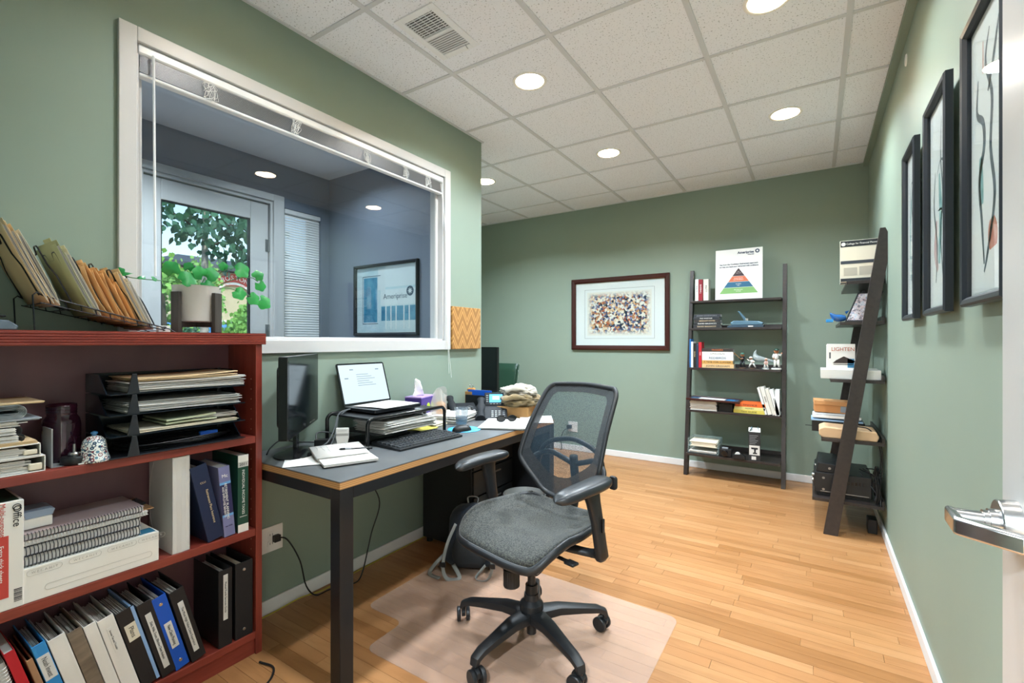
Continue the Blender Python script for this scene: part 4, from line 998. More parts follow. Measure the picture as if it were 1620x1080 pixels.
sprig([(.0, .04, .156), (.03, .10, .205), (.03, .18, .228), (.03, .215, .215)], [(.85, (.1, .5, .6), FR, .026), (1, (.1, .4, -.7), FR, .026)], 6)
sprig([(-.02, -.01, .156), (0, -.02, .20), (.0, -.03, .23)], [(1, (.1, .1, .9), FR, .020)], 7)
# ================================================================== DESK
LAM = mat('grey_laminate', '#5d5f61', rough=.32, spec=.5, var=('#686a6b', 5)); STEELB = mat('black_steel', '#2a2b2e', rough=.32, metal=.3, bump=(50, .03))
PLY = mat('plywood_edge', '#c9955c', rough=.55); N, L, B = nodes(PLY)
tc = N.new('ShaderNodeTexCoord'); wv = N.new('ShaderNodeTexWave'); wv.bands_direction = 'Z'; wv.inputs['Scale'].default_value = 46; wv.inputs['Distortion'].default_value = .3
L.new(tc.outputs['Object'], wv.inputs['Vector']); r_ = N.new('ShaderNodeValToRGB'); r_.color_ramp.elements[0].color = lin('#b07a45'); r_.color_ramp.elements[1].color = lin('#dcb07a'); L.new(wv.outputs['Fac'], r_.inputs['Fac']); L.new(r_.outputs['Color'], B.inputs['Base Color'])
DZ = .75
DX0, DX1, DY0, DY1 = -2.080, -1.39, 1.046, 2.64
def make_desk(label, x0, x1, y0, y1):
    o = thing('office_desk', label, 'desk', ((x0 + x1) / 2, (y0 + y1) / 2, 0)); a, b_ = (x1 - x0) / 2, (y1 - y0) / 2
    box(-a, a, -b_, b_, DZ - .004, DZ).build('desktop', LAM, o)
    box(-a, a, -b_, b_, DZ - .028, DZ - .0041).build('plywood_core', PLY, o)
    for s_ in (-1, 1):
        box(s_ * (a - .012) - .012, s_ * (a - .012) + .012, -b_ + .058, b_ - .058, DZ - .070, DZ - .0285).build('apron', STEELB, o, bevel=.001)
        box(-a + .054, a - .054, s_ * (b_ - .012) - .012, s_ * (b_ - .012) + .012, DZ - .070, DZ - .0285).build('apron', STEELB, o, bevel=.001)
        for t_ in (-1, 1):
            box(s_ * (a - .027) - .027, s_ * (a - .027) + .027, t_ * (b_ - .029) - .029, t_ * (b_ - .029) + .029, 0, DZ - .0285).build('leg', STEELB, o, bevel=.003)
    return o
dk = make_desk('grey topped desk with plywood edge and black steel legs beside the bookcase', DX0, DX1, DY0, DY1)
box(-.345 + .054, .345 - .054, .785, .795, .10, DZ - .07).build('end_panel', STEELB, dk)
make_desk('second grey topped desk in the alcove under the black monitor', -3.7, -2.36, 2.92, 3.62)
z = DZ + .0003
# --- desktop monitor
def monitor(label, loc, rotz, w=.53, h=.325, zb=.105, lit=False):
    o = thing('computer_monitor', label, 'monitor', loc, (0, 0, rotz))     # screen faces local -y
    MB().lathe([(.0001, 0), (.10, 0), (.105, .004), (.09, .010), (.03, .022), (.0001, .024)], 32, M=Matrix.Diagonal((1.25, .85, 1, 1))).build('stand_base', BLKG, o, smooth=True)
    MB().prism([(-.02, .02), (.02, .02), (.026, zb + .06), (-.026, zb + .06)], -.002, .014, 'y').build('stand_neck', BLKG, o, bevel=.002)
    MB().prism(rrect(w, h, .008, 3, 0, zb + h / 2), -.030, .004, 'y').build('housing', BLKG, o, bevel=.002)
    MB().prism(rrect(w * .8, h * .75, .02, 3, 0, zb + h / 2), .004, .026, 'y').build('rear_cover', BLKP, o, bevel=.006)
    box(-w / 2 + .016, w / 2 - .016, -.0308, -.0298, zb + .040, zb + h - .016).build('screen', mat('dark_screen', '#0c1216', rough=.12, spec=.6, bump=(5, .002)), o)
    for k in range(4): box(w / 2 - .16 + k * .024, w / 2 - .148 + k * .024, -.032, -.030, zb + .010, zb + .014).build('button', RIVET, o)
    MB().lathe([(.0001, 0), (.007, 0), (.007, .001), (.0001, .001)], 14, M=frame((0, -.031, zb + .02), (1, 0, 0), (0, 0, 1))).build('maker_badge', RIVET, o)
    return o
mo = monitor('black desktop monitor turned away beside the bookcase', (-1.905, 1.215, z), math.atan2(.73, .69) + PI / 2 - 0.02)
mo.rotation_euler = (0, 0, math.atan2(.725, -.69) )
monitor('black monitor in the alcove past the green wall corner', (-2.62, 3.45, z), 0, .50, .40, .04)
# --- monitor riser with laptop
rs = thing('monitor_riser', 'black metal riser shelf under the laptop', 'riser', (-1.85, 1.69, z))
for x in (-.145, .148):
    MB().tube([(x, -.262, 0), (x, -.262, .105)] + [(x, -.232 - .030 * math.cos(a), .105 + .030 * math.sin(a)) for a in [PI / 10 * k for k in range(1, 6)]] + [(x, .232 + .030 * math.sin(a), .105 + .030 * math.cos(a)) for a in [PI / 10 * k for k in range(0, 6)]] + [(x, .262, 0)], .009, 10).build('tube_leg', BLKG, rs, smooth=True)
box(-.14, .144, -.235, .235, .126, .134).build('shelf_plate', BLKP, rs, bevel=.002)
box(-.14, .144, -.2, .2, .05, .053).build('lower_shelf', BLKP, rs)
MB().box(-.02, .02, .232, .245, .05, .126).build('side_bracket', BLKP, rs, bevel=.002)
lp = thing('laptop', 'open laptop with a bright document screen on the riser', 'laptop', (-1.89, 1.69, z + .143))
MB().prism(rrect(.235, .315, .012, 3), 0, .016).build('base', mat('dark_grey_alu', '#2a2c30', rough=.35, metal=.5, bump=(80, .02)), lp, bevel=.002)
sc_ = Matrix.Translation((-.115, 0, .016)) @ Matrix.Rotation(-.30, 4, 'Y')
MB().prism(rrect(.315, .225, .010, 3, 0, .1125), -.006, .0, 'x').tf(sc_).build('lid', BLKG, lp, bevel=.001)
SCRN = mat('lit_screen', '#0e1214', rough=.3, emit='#cfe3ee', estr=.85, bump=(5, .001))
s1 = MB().box(.0005, .0009, -.148, .148, .012, .216).tf(sc_).build('screen', SCRN, lp)
SINK = mat('screen_ink', '#0e1214', rough=.5, emit='#8ea6b4', estr=.7, bump=(5, .001))
for k in range(6): MB().box(.001, .0012, -.045, .075 - .02 * (k % 3), .10 + k * .012, .103 + k * .012).tf(sc_).build('screen_text', SINK, s1)
for yy, zz_ in ((-.07, .186), (.10, .183), (-.11, .14)): MB().box(.001, .0012, yy - .012, yy + .012, zz_, zz_ + .006).tf(sc_).build('screen_text', SINK, s1)
tag(MB().grid(lambda u, v_: (-.1 + .21 * u, -.13 + .27 * v_, .003 * math.sin(3 * u + 2 * v_) * u), 6, 6).build('paper_sheet', PAPER, loc=(-1.885, 1.70, z + .1625), rot=(0, 0, .12), solid=.0008), 'white paper sheet lying over the laptop keyboard', 'paper')
def stack(name, label, cat, loc, rotz, w, d, t, n, m, seed, fan=.01, group=None, curl=0):
    o = thing(name, label, cat, loc, (0, 0, rotz), group); rg = random.Random(seed); mb = MB()
    for k in range(n):
        a = rg.uniform(-.06, .06); M = Matrix.Translation((rg.uniform(-fan, fan), rg.uniform(-fan, fan), t * k / n)) @ Matrix.Rotation(a, 4, 'Z')
        c_ = curl * k / n; th = t / n * .7; vs = []
        for zz_ in (0, th):
            for yy in (-d / 2, d / 2):
                for q in range(5):
                    u = q / 4 - .5; vs.append(M @ Vector((w * u, yy, zz_ + c_ * (2 * u) ** 2)))
        F2 = []
        for q in range(4): F2 += [(q, q + 1, 6 + q, 5 + q), (10 + q, 15 + q, 16 + q, 11 + q), (q, 10 + q, 11 + q, q + 1), (5 + q, 6 + q, 16 + q, 15 + q)]
        F2 += [(0, 5, 15, 10), (4, 14, 19, 9)]; mb._add(vs, F2)
    mb.build('sheets', m, o)
    return o
stack('paper_pile', 'stack of white papers on the lower shelf of the riser', 'papers', (-1.80, 1.70, z + .054), 0, .22, .33, .038, 12, PAPER, 71, curl=.008)
stack('paper_pile', 'loose printed papers on the upper papers under the laptop', 'papers', (-1.82, 1.68, z + .094), .05, .22, .30, .014, 5, PAPER2, 72)
GREYR = mat('grey_plastic', '#8a8d90', rough=.4, bump=(60, .02))
tag(MB().lathe([(.012, -.03), (.016, -.03), (.016, .03), (.012, .03), (.012, -.03)], 18, M=Matrix.Rotation(PI / 2, 4, 'Y')).build('tape_roll', GREYR, loc=(-1.735, 1.80, z + .109 + .016), smooth=True), 'grey roll of tape on the papers under the laptop', 'tape')
tag(MB().prism(rrect(.16, .30, .01, 2), 0, .018).build('router', BLKP, loc=(-1.86, 1.63, z), bevel=.003), 'flat black box lying under the riser behind the keyboard', 'router')
tag(MB().grid(lambda u, v_: (-.06 + .12 * u, -.07 + .14 * v_, .006 * math.sin(4 * u + 3 * v_) ** 2), 5, 5).build('sticky_pad', mat('yellow_paper', '#cdc25a', rough=.8, bump=(60, .03)), loc=(-1.83, 1.92, z + .003), rot=(0, 0, .3), solid=.004), 'yellow note pad under the right end of the riser', 'note pad')
# --- keyboard
kb = thing('keyboard', 'black keyboard with separate keys in front of the riser', 'keyboard', (-1.640, 1.690, z), (0, 0, -.06))
MB().prism([(-.1, 0), (.105, 0), (.105, .010), (-.1, .018)], -.205, .205, 'y').build('tray', BLKP, kb, bevel=.003)
KEY = mat('key_plastic', '#2b2d30', rough=.45, bump=(60, .02))
kmesh = {}
for r in range(6):
    x = -.082 + r * .0315
    y = -.192
    while y < .19:
        wv_ = {5: [.026, .026, .026, .10, .026, .026, .026, .018, .018, .018], 0: [.0175]}.get(r, [.0175])
        w = .0175
        if r == 5 and -.11 < y < -.02: w = .105
        if r in (2, 3, 4) and y < -.18: w = .026
        key = (w,)
        if key not in kmesh:
            k_ = MB().prism([(-.013, 0), (.013, 0), (.0105, .007), (-.0105, .007)], 0, w, 'y').build('key', KEY, kb, bevel=.001); kmesh[key] = k_.data
            me = k_
        else:
            me = bpy.data.objects.new('key', kmesh[key]); COL.objects.link(me); me.parent = kb
            d_ = me.modifiers.new('bevel', 'BEVEL'); d_.width = .001; d_.segments = 1
        me.location = (x, y, .017 - .008 * (x + .1) / .205 - .001)
        y += w + .0032
# --- mouse pad, mouse, tumbler
tag(MB().lathe([(.0001, 0), (.088, 0), (.089, .002), (.087, .004), (.0001, .004)], 40, M=Matrix.Diagonal((1.05, 1.0, 1, 1))).build('mouse_pad', mat('blue_foam', '#2f9ed6', rough=.6, var=('#55b6e2', 20)), loc=(-1.640, 2.045, z)), 'round light blue mouse pad', 'mouse pad')
ms = thing('computer_mouse', 'black computer mouse on the blue pad', 'mouse', (-1.615, 1.995, z + .0042), (0, 0, 2.6))
MB().grid(lambda u, v_: (.030 * math.cos(2 * PI * u) * math.sin(PI / 2 * v_) * (1 + .08 * math.sin(2 * PI * u)), .055 * math.sin(2 * PI * u) * math.sin(PI / 2 * v_), .032 * math.cos(PI / 2 * v_) ** .8), 24, 8, wrapu=True).build('shell', BLKP, ms, smooth='all')
MB().cyl((-.004, -.032, .026), (.004, -.032, .026), .006, n=12).build('scroll_wheel', GREYR, ms, smooth=True)
GLS = mat('tumbler_glass', '#76828a', rough=.04, spec=.9, alpha=.26, bump=(8, .01)); WAT = mat('water', '#5c6c7a', rough=.03, spec=.7, alpha=.34, bump=(4, .005))
gl_ = thing('drinking_glass', 'clear glass tumbler half full of water behind the mouse', 'glass', (-1.715, 2.115, z + .0045))
MB().lathe([(.0001, 0), (.031, 0), (.033, .004), (.041, .105), (.0395, .105), (.031, .012), (.0001, .010)], 36).build('tumbler', GLS, gl_, smooth='all')
MB().lathe([(.0001, .0105), (.0305, .0125), (.0345, .052), (.0001, .052)], 36).build('water', WAT, gl_, smooth=True)
# --- notepad with pen and loose papers
tag(MB().grid(lambda u, v_: (-.108 + .216 * u, -.14 + .28 * v_, .0015 * math.sin(5 * u * v_)), 4, 4).build('paper_sheet', PAPER, loc=(-1.735, 1.215, z + .002), rot=(0, 0, -.62), solid=.001), 'white sheet of paper half under the writing pad', 'paper')
tag(MB().grid(lambda u, v_: (-.08 + .16 * u, -.10 + .20 * v_, .001 * math.sin(4 * u + v_)), 4, 4).build('paper_sheet', PAPER2, loc=(-1.86, 1.315, z + .0045), rot=(0, 0, -.2), solid=.001), 'small white paper behind the writing pad near the monitor', 'paper')
npd = thing('writing_pad', 'open writing pad with rolled over pages near the desk corner', 'notepad', (-1.675, 1.275, z + .004), (0, 0, -.42))
# pages turned over: left half curls up to the fold
mb = MB()
for k in range(7):
    mb.grid(lambda u, v_, k=k: (-.15 + .30 * u + .002 * k * 0, -.105 + .21 * v_, .002 + k * .0014), 3, 2)
mb.build('sheets', PAPER, npd, solid=.0011)
mb = MB()
for k in range(5):
    R = .009 - k * .0013
    mb.grid(lambda u, v_, R=R: (-.12 - R * 1.3 * math.sin(PI * u), -.112 + .21 * v_, .0125 + R - R * math.cos(PI * u)), 9, 2)
    mb.grid(lambda u, v_, R=R: (-.12 + .17 * u, -.112 + .21 * v_, .0125 + 2 * R * (1 - u * .75)), 5, 2)
mb.build('turned_pages', PAPER, npd, solid=.0006, smooth=True)
HW = mat('pencil_grey', '#a3a09a', rough=.8, bump=(40, .02))
rg = random.Random(12)
for k in range(7):
    y0_ = -.09 + k * .021
    MB().tube(spline([(-.10 + .02 * q, y0_ + rg.uniform(-.003, .003), .0325 - .0011 * q) for q in range(4 + k % 3)], 3), .0006, 4).build('handwriting', HW, npd)
pen = thing('ballpoint_pen', 'black pen lying across the writing pad', 'pen', (-1.665, 1.335, z + .027), (0, 0.06, 1.0))
MB().tube([(-.07, 0, 0), (-.062, 0, 0), (.05, 0, 0), (.068, 0, 0)], [.001, .0048, .0048, .0035], 10).build('barrel', BLKG, pen, smooth=True)
MB().cyl((-.045, 0, 0), (-.02, 0, 0), .0053, n=10).build('grip', GREYR, pen, smooth=True)
MB().box(.02, .06, -.001, .001, .005, .0065).build('clip', RIVET, pen)
# --- small stuff behind the pad
cd = thing('charger_card', 'white printed card standing in a red foot beside the riser', 'card', (-1.835, 1.395, z), (0, 0, .75))
MB().prism([(-.018, 0), (.018, 0), (.028, .045), (.028, .090), (-.028, .090), (-.028, .045)], -.008, .008, 'y').build('card', PAPER, cd, bevel=.002)
box(-.0275, .0275, -.0088, -.0079, .055, .066).build('printed_line', HW, cd); box(-.02, .02, -.0088, -.0079, .078, .080).build('printed_line', HW, cd)
box(-.022, .022, -.012, .012, 0, .008).build('foot', REDV, cd, bevel=.002)
tag(MB().prism(rrect(.075, .045, .006, 3), 0, .035).build('power_adapter', BLKP, loc=(-1.925, 1.36, z), rot=(0, 0, .6), bevel=.004), 'black power adapter block beside the monitor base', 'adapter')
CBL = mat('black_cable', '#1a1b1d', rough=.5, bump=(60, .02)); CBLG = mat('grey_cable', '#55585a', rough=.5, bump=(60, .02))
def cable(label, pts, r=.003, m=None, n=6, name='cable'):
    o = MB().tube(spline(pts, n), r, 6).build(name, m or CBL, smooth=True); return tag(o, label, 'cable', 'cables in the office')
cable('grey cable looping from the monitor base up to the laptop', [(-1.87, 1.25, z + .004), (-1.86, 1.33, z + .03), (-1.90, 1.40, z + .08), (-1.95, 1.46, z + .135), (-1.96, 1.52, z + .15), (-1.95, 1.58, z + .152)], .0032, CBLG)
cable('second grey cable beside the first, rising to the laptop', [(-1.84, 1.22, z + .004), (-1.84, 1.32, z + .012), (-1.88, 1.39, z + .06), (-1.94, 1.45, z + .115), (-1.955, 1.51, z + .148), (-1.945, 1.56, z + .151)], .003, CBLG)
cable('black cable looped around the adapter block', [(-1.94, 1.33, z + .03), (-1.97, 1.36, z + .06), (-1.94, 1.42, z + .05), (-1.88, 1.43, z + .02), (-1.85, 1.47, z + .004), (-1.79, 1.52, z + .004)], .003)
cable('thin black cable behind the monitor foot', [(-1.98, 1.12, z + .004), (-2.02, 1.16, z + .02), (-2.04, 1.22, z + .04), (-2.03, 1.3, z + .02), (-2.0, 1.4, z + .005)], .003)
# --- tissue box, bag, bottle, stacks
TB = mat('purple_card', '#4b3a86', rough=.4, bump=(40, .02)); LIME = mat('lime_print', '#a9c83c', rough=.5, bump=(40, .02)); TBT = mat('lilac_card', '#b99ad0', rough=.4, bump=(40, .02))
tb = thing('tissue_box', 'purple tissue box with lime dots and a white tissue', 'tissue box', (-2.01, 2.085, z + .062), (0, 0, .25))
MB().box(-.055, .055, -.085, .085, 0, .10).build('carton', TB, tb, bevel=.002)
MB().box(-.0552, .0552, -.0852, .0852, .094, .1005).build('carton_top', TBT, tb)
for yy, r in ((-.0, .02), (.05, .018), (-.055, .012)):
    MB().lathe([(.0001, 0), (r, 0), (r, .0008)], 18, M=frame((.0552, yy, .04), (0, 1, 0), (0, 0, 1))).build('printed_dot', LIME, tb)
TIS = mat('tissue', '#f1efec', rough=.9, sheen=.2, bump=(30, .1))
MB().grid(lambda u, v_: (.03 * (u - .5) * (1 - .5 * v_) + .012 * math.sin(7 * u + 3 * v_), -.04 + .07 * (u - .5) * (1.1 - .7 * v_) + .01 * math.sin(9 * u), .098 + .11 * v_ * (1 - .5 * abs(u - .45))), 10, 8).build('tissue', TIS, tb, solid=.0008, smooth='all')
tag(MB().box(-.06, .06, -.10, .10, 0, .06).build('note_box', CART, loc=(-2.005, 2.085, z), rot=(0, 0, .25), bevel=.002), 'low white box under the tissue box', 'box')
BAG = mat('clear_plastic_bag', '#cfc6bf', rough=.15, spec=.8, alpha=.42, bump=(30, .4))
bg_ = thing('plastic_bag', 'crumpled clear plastic bag beside the tissue box', 'bag', (-1.97, 2.19, z + .02))
rg = random.Random(21); ph = [rg.uniform(0, 6) for _ in range(6)]
MB().grid(lambda u, v_: ((.055 + .012 * math.sin(8 * 2 * PI * u / 2 + ph[0] + 4 * v_)) * math.cos(2 * PI * u) * (1 - .55 * max(0, v_ - .55)), (.06 + .014 * math.sin(6 * PI * u + ph[1] + 5 * v_)) * math.sin(2 * PI * u) * (1 - .5 * max(0, v_ - .55)) + .03 * v_ ** 3, .16 * v_ + .025 * v_ * math.sin(4 * PI * u + ph[2])), 26, 10, wrapu=True).build('bag_film', BAG, bg_, smooth='all')
MB().lathe([(.0001, 0), (.028, 0), (.03, .01), (.03, .08), (.02, .09), (.0001, .09)], 18).build('orange_bottle', mat('orange_plastic', '#e09a4a', rough=.4, bump=(40, .02)), bg_, loc=(.01, .02, .004), smooth=True)
stack('paper_pile', 'pile of white papers and envelopes between the riser and the phones', 'papers', (-1.90, 2.27, z), .2, .22, .28, .045, 11, PAPER, 81, fan=.014)
stack('paper_pile', 'dark edged folder pile under the tissue box front', 'papers', (-1.87, 2.05, z), .1, .10, .12, .02, 4, CREAM, 82)
# --- desk phones
PHB = mat('phone_black', '#26282b', rough=.6, spec=.15, bump=(80, .02)); PHG = mat('phone_key', '#8b8c8a', rough=.6, spec=.2, bump=(60, .02)); PHS = mat('phone_screen', '#56b4e4', rough=.25, emit='#4fb2e6', estr=.55, bump=(5, .001)); PHW = mat('phone_screen_white', '#e9f1f4', rough=.3, emit='#e9f1f4', estr=.5, bump=(5, .001))
def desk_phone(label, loc, rotz, screen=True):
    o = thing('desk_phone', label, 'telephone', loc, (0, 0, rotz))   # user at local -y; wedge rises to +y
    T_ = Matrix.Translation((0, .01, .022)) @ Matrix.Rotation(.42, 4, 'X')
    MB().prism([(-.085, 0), (.085, 0), (.085, .03), (.06, .055), (-.085, .014)], -.09, .09, 'x').build('stand', PHB, o, bevel=.004)
    bd = MB().box(-.10, .10, -.10, .06, .010, .032).tf(T_).build('body', PHB, o, bevel=.005)
    T2 = Matrix.Translation((.03, .055, .065)) @ Matrix.Rotation(1.0, 4, 'X')
    sh = None
    if screen: sh = MB().box(-.075, .075, 0, .095, 0, .016).tf(T2).build('display_head', PHB, o, bevel=.006)
    if screen:
        MB().box(-.043, .043, .022, .080, .0162, .017).tf(T2).build('screen', PHS, sh)
        MB().box(-.022, .022, .042, .066, .0171, .0175).tf(T2).build('screen_panel', PHW, sh)
        for s_ in (-1, 1):
            for k in range(4): MB().box(s_ * .057 - .007, s_ * .057 + .007, .026 + k * .014, .032 + k * .014, .0162, .0175).tf(T2).build('side_key', PHG, sh)
        for k in range(4): MB().box(-.038 + k * .02, -.026 + k * .02, .010, .014, .0162, .0175).tf(T2).build('soft_key', PHG, sh)
    for r in range(4):
        for c_ in range(3): MB().box(.0 + c_ * .022, .014 + c_ * .022, -.082 + r * .020, -.070 + r * .020, .032, .035).tf(T_).build('number_key', PHG, bd, bevel=.001)
    for r in range(4): MB().box(.072, .086, -.080 + r * .020, -.073 + r * .020, .032, .0345).tf(T_).build('function_key', GREYR, bd)
    T3 = Matrix.Translation((-.066, -.0, .022)) @ Matrix.Rotation(.52, 4, 'X')
    hs = MB()
    hs.grid(lambda u, v_: tuple(T3 @ Vector((.024 * math.cos(2 * PI * u) * (1 + .18 * math.cos(4 * PI * v_ + PI * 0)), -.085 + .19 * v_, .040 + .012 * math.sin(PI * v_) + (.014 * math.sin(2 * PI * u)) * (1 + .5 * abs(2 * v_ - 1) ** 2)))), 16, 12, wrapu=True)
    n0 = len(hs.v); hs.f += [tuple(range(15, -1, -1)), tuple(range(n0 - 16, n0))]; hs.m += [0, 0]
    hs.build('handset', PHB, o, smooth=True)
    return o
p1 = desk_phone('black desk phone with lit blue screen at the far end of the desk', (-1.745, 2.455, z), .62)
desk_phone('older dark phone against the wall behind the drinking glass', (-1.98, 2.44, z), .9, False)
cable('coiled grey phone cord lying between the two phones', [(-1.90, 2.36, z + .05), (-1.88, 2.40, z + .07), (-1.86, 2.44, z + .05), (-1.88, 2.5, z + .02)], .004, CBLG)
# --- notebook with sunglasses at the far front
nb = stack('notebook', 'open white notebook lying in front of the phone', 'notebook', (-1.535, 2.30, z), .45, .26, .34, .012, 5, PAPER, 91, fan=.004)
tag(box(-.135, .135, -.175, .175, 0, .002).build('notebook_cover', BLKV if 'BLKV' in globals() else BLACKV, loc=(-1.53, 2.30, z - .0002), rot=(0, 0, .45)), 'black cover under the open white notebook', 'notebook cover')
tag(MB().grid(lambda u, v_: (-.10 + .2 * u, -.12 + .24 * v_, .003 + .006 * u * v_), 4, 4).build('paper_sheet', PAPER, loc=(-1.45, 2.52, z + .004), rot=(0, 0, .55), solid=.001), 'white sheet reaching over the far desk corner', 'paper')
sg = thing('sunglasses', 'dark folded sunglasses lying on the open notebook', 'glasses', (-1.535, 2.315, z + .014), (0, 0, .9))
for s_ in (-1, 1):
    MB().tube([(s_ * .034 + .026 * math.cos(a), .003 * math.sin(a), .020 + .017 * math.sin(a)) for a in [2 * PI * k / 16 for k in range(16)]], .0025, 6, closed=True).build('rim', BLKG, sg, smooth=True)
    MB().prism([(s_ * .034 + .025 * math.cos(2 * PI * k / 16), .020 + .016 * math.sin(2 * PI * k / 16)) for k in range(16)], -.0005, .0005, 'y').build('lens', mat('smoked_lens', '#141517', rough=.08, bump=(5, .002)), sg)
    MB().tube(spline([(s_ * .062, .002, .026), (s_ * .060, .02, .024), (s_ * -.02, .03 + .006 * s_, .012), (s_ * -.05, .032 + .006 * s_, .003)], 5), .0028, 6).build('temple', BLKG, sg, smooth=True)
MB().tube([(-.008, 0, .026), (0, -.002, .029), (.008, 0, .026)], .0025, 6).build('bridge', BLKG, sg, smooth=True)
# --- brown parcel, clothes, blue folder, orange dish
KRAFT = mat('kraft_paper', '#b68a58', rough=.75, var=('#a47946', 9)); KHAKI = mat('khaki_cotton', '#8f7b57', rough=.95, sheen=.3, var=('#776545', 7), bump=(60, .3)); LINEN = mat('pale_cotton', '#beb6a8', rough=.95, sheen=.3, var=('#a2998a', 7), bump=(60, .3))
tag(MB().box(-.13, .13, -.10, .10, 0, .07).build('kraft_parcel', KRAFT, loc=(-1.68, 2.62, z), rot=(0, 0, .25), bevel=.006), 'brown kraft paper parcel under the heaped clothes', 'parcel')
from mathutils import noise as mnoise
def cloth(name, label, loc, sx, sy, sz, m, seed, rz=0):
    o = thing(name, label, 'clothes', loc, (0, 0, rz), 'clothes heaped at the desk end')
    rg = random.Random(seed); off = Vector((seed * 3.7, seed * 1.3, 0))
    def f(u, v_):
        a = 2 * PI * u; e_ = PI * (.02 + .96 * v_)
        d = Vector((math.cos(a) * math.sin(e_), math.sin(a) * math.sin(e_), math.cos(e_)))
        w = d * 1.3 + off; w2 = Vector((w.x * 1.0 + .8 * mnoise.noise(w * 1.5), w.y * 2.4, w.z * 3.2))
        r = 1 + .30 * mnoise.noise(w * 1.1) + .34 * (1 - 2 * abs(mnoise.noise(w2 * 1.3)))  * .6 + .10 * mnoise.noise(w * 6)
        z_ = max(-.55, d.z * r)
        return (sx * d.x * r, sy * d.y * r, sz * (z_ + .55) / 1.6)
    MB().grid(f, 72, 40, wrapu=True).build('folded_cloth', m, o, smooth='all')
    for k in range(4):
        a = rg.uniform(-.9, .9); yy = (k - 1.5) * sy * .55
        pts = [(sx * t_ * .95, yy + sy * .45 * math.sin(2.6 * t_ + a * 3), sz * (.42 + .42 * math.sqrt(max(0, 1 - t_ * t_)) * (1 - .12 * abs(k - 1.5)) + .1 * math.sin(5 * t_ + k))) for t_ in (-1, -.6, -.2, .2, .6, 1)]
        MB().tube(spline(pts, 5), [.006 + .016 * math.sin(PI * i / 25) * (1 + .3 * math.sin(i * .9)) for i in range(26)], 10, flat=.6).build('cloth_fold', m, o, smooth='all')
    return o
cloth('trousers', 'crumpled khaki trousers heaped on the brown parcel', (-1.645, 2.63, z + .068), .125, .105, .085, KHAKI, 3, .1)
cloth('shirt', 'crumpled off white shirt on top of the khaki trousers', (-1.655, 2.645, z + .135), .105, .085, .062, LINEN, 8, .1)
cr_ = thing('storage_caddy', 'dark caddy holding a blue folder behind the desk phone', 'caddy', (-1.96, 2.60, z))
MB().box(-.09, .10, -.03, .03, 0, .12).build('caddy_body', BLKP, cr_, bevel=.003)
MB().box(-.08, .12, -.012, -.006, .02, .155).build('folder', BLUEV, cr_, bevel=.001)
od = thing('ring_stand', 'small orange dish with a wire ring on top behind the phone', 'dish', (-2.035, 2.62, z + .14))
MB().box(-.03, .03, -.035, .035, -.14, -.0005).build('box_base', KRAFT, od, bevel=.002)
MB().lathe([(.0001, 0), (.026, 0), (.030, .008), (.028, .020), (.024, .022), (.0001, .020)], 24).build('dish', mat('orange_wood', '#d79a55', rough=.4, var=('#c4843f', 12)), od, smooth=True)
MB().tube(arc((0, 0, .035), .015, 0, 2 * PI, 16)[:-1], .0014, 6, closed=True).tube(arc((0, 0, .035), .015, 0, 2 * PI, 16, (0, 1, 0))[:-1], .0014, 6, closed=True).build('wire_ring', RIVET, od, smooth=True)
# ================================================================== UNDER THE DESK
pd = thing('drawer_pedestal', 'black drawer pedestal under the far end of the desk', 'cabinet', (-1.86, 2.36, 0))
MB().box(-.19, .19, -.21, .21, .03, .64).build('carcass', mat('pedestal_black', '#1d1f22', rough=.4, bump=(60, .03)), pd, bevel=.003)
for k, (a, b_) in enumerate(((.04, .33), (.34, .48), (.49, .63))):
    q = MB().box(.19, .205, -.205, .205, a, b_).build('drawer', BLKP, pd, bevel=.002); MB().box(.205, .215, -.06, .06, b_ - .04, b_ - .03).build('handle', STEEL, q, bevel=.001)
for x in (-.16, .16):
    for y in (-.18, .18): MB().cyl((x, y, 0), (x, y, .03), .02, n=12).build('foot', BLKP, pd, smooth=True)
PACK = mat('navy_nylon', '#15202c', rough=.7, sheen=.2, var=('#1e2b38', 10), bump=(220, .2)); STRAP = mat('grey_webbing', '#8b8d8a', rough=.8, bump=(300, .3)); PACKG = mat('charcoal_nylon', '#2c3034', rough=.7, bump=(220, .2))
bp_ = thing('backpack', 'dark navy backpack with grey straps on the floor under the desk', 'backpack', (-1.60, 2.07, 0), (0, 0, .5))
bp_.scale = (.86, .86, .86)
def bag_f(u, v_):
    a = 2 * PI * u; w = (1 - .35 * v_ ** 2); ex = .55
    c_ = math.copysign(abs(math.cos(a)) ** ex, math.cos(a)); s_ = math.copysign(abs(math.sin(a)) ** ex, math.sin(a))
    k = math.sin(min(1, (v_ * .98 + .02) * 6) * PI / 2) * (1 if v_ < .8 else math.sqrt(max(0, 1 - ((v_ - .8) / .2) ** 2)))
    return (.17 * c_ * w * k + .01 * math.sin(9 * v_ + a), .12 * s_ * w * k - .05 * v_ ** 2 * 0 + .008 * math.sin(7 * v_ + 2 * a), .40 * v_)
MB().grid(bag_f, 32, 22, wrapu=True).build('body', PACK, bp_, smooth='all')
MB().grid(lambda u, v_: (.115 * math.copysign(abs(math.cos(2 * PI * u)) ** .6, math.cos(2 * PI * u)) * math.sin(PI * (.08 + .84 * v_)) ** .35, -.105 + (-.045) * (1 if True else 0) * max(0, -math.sin(2 * PI * u)) * math.sin(PI * v_) ** .4, .03 + .20 * v_), 24, 10, wrapu=True).build('front_pocket', PACKG, bp_, smooth='all')
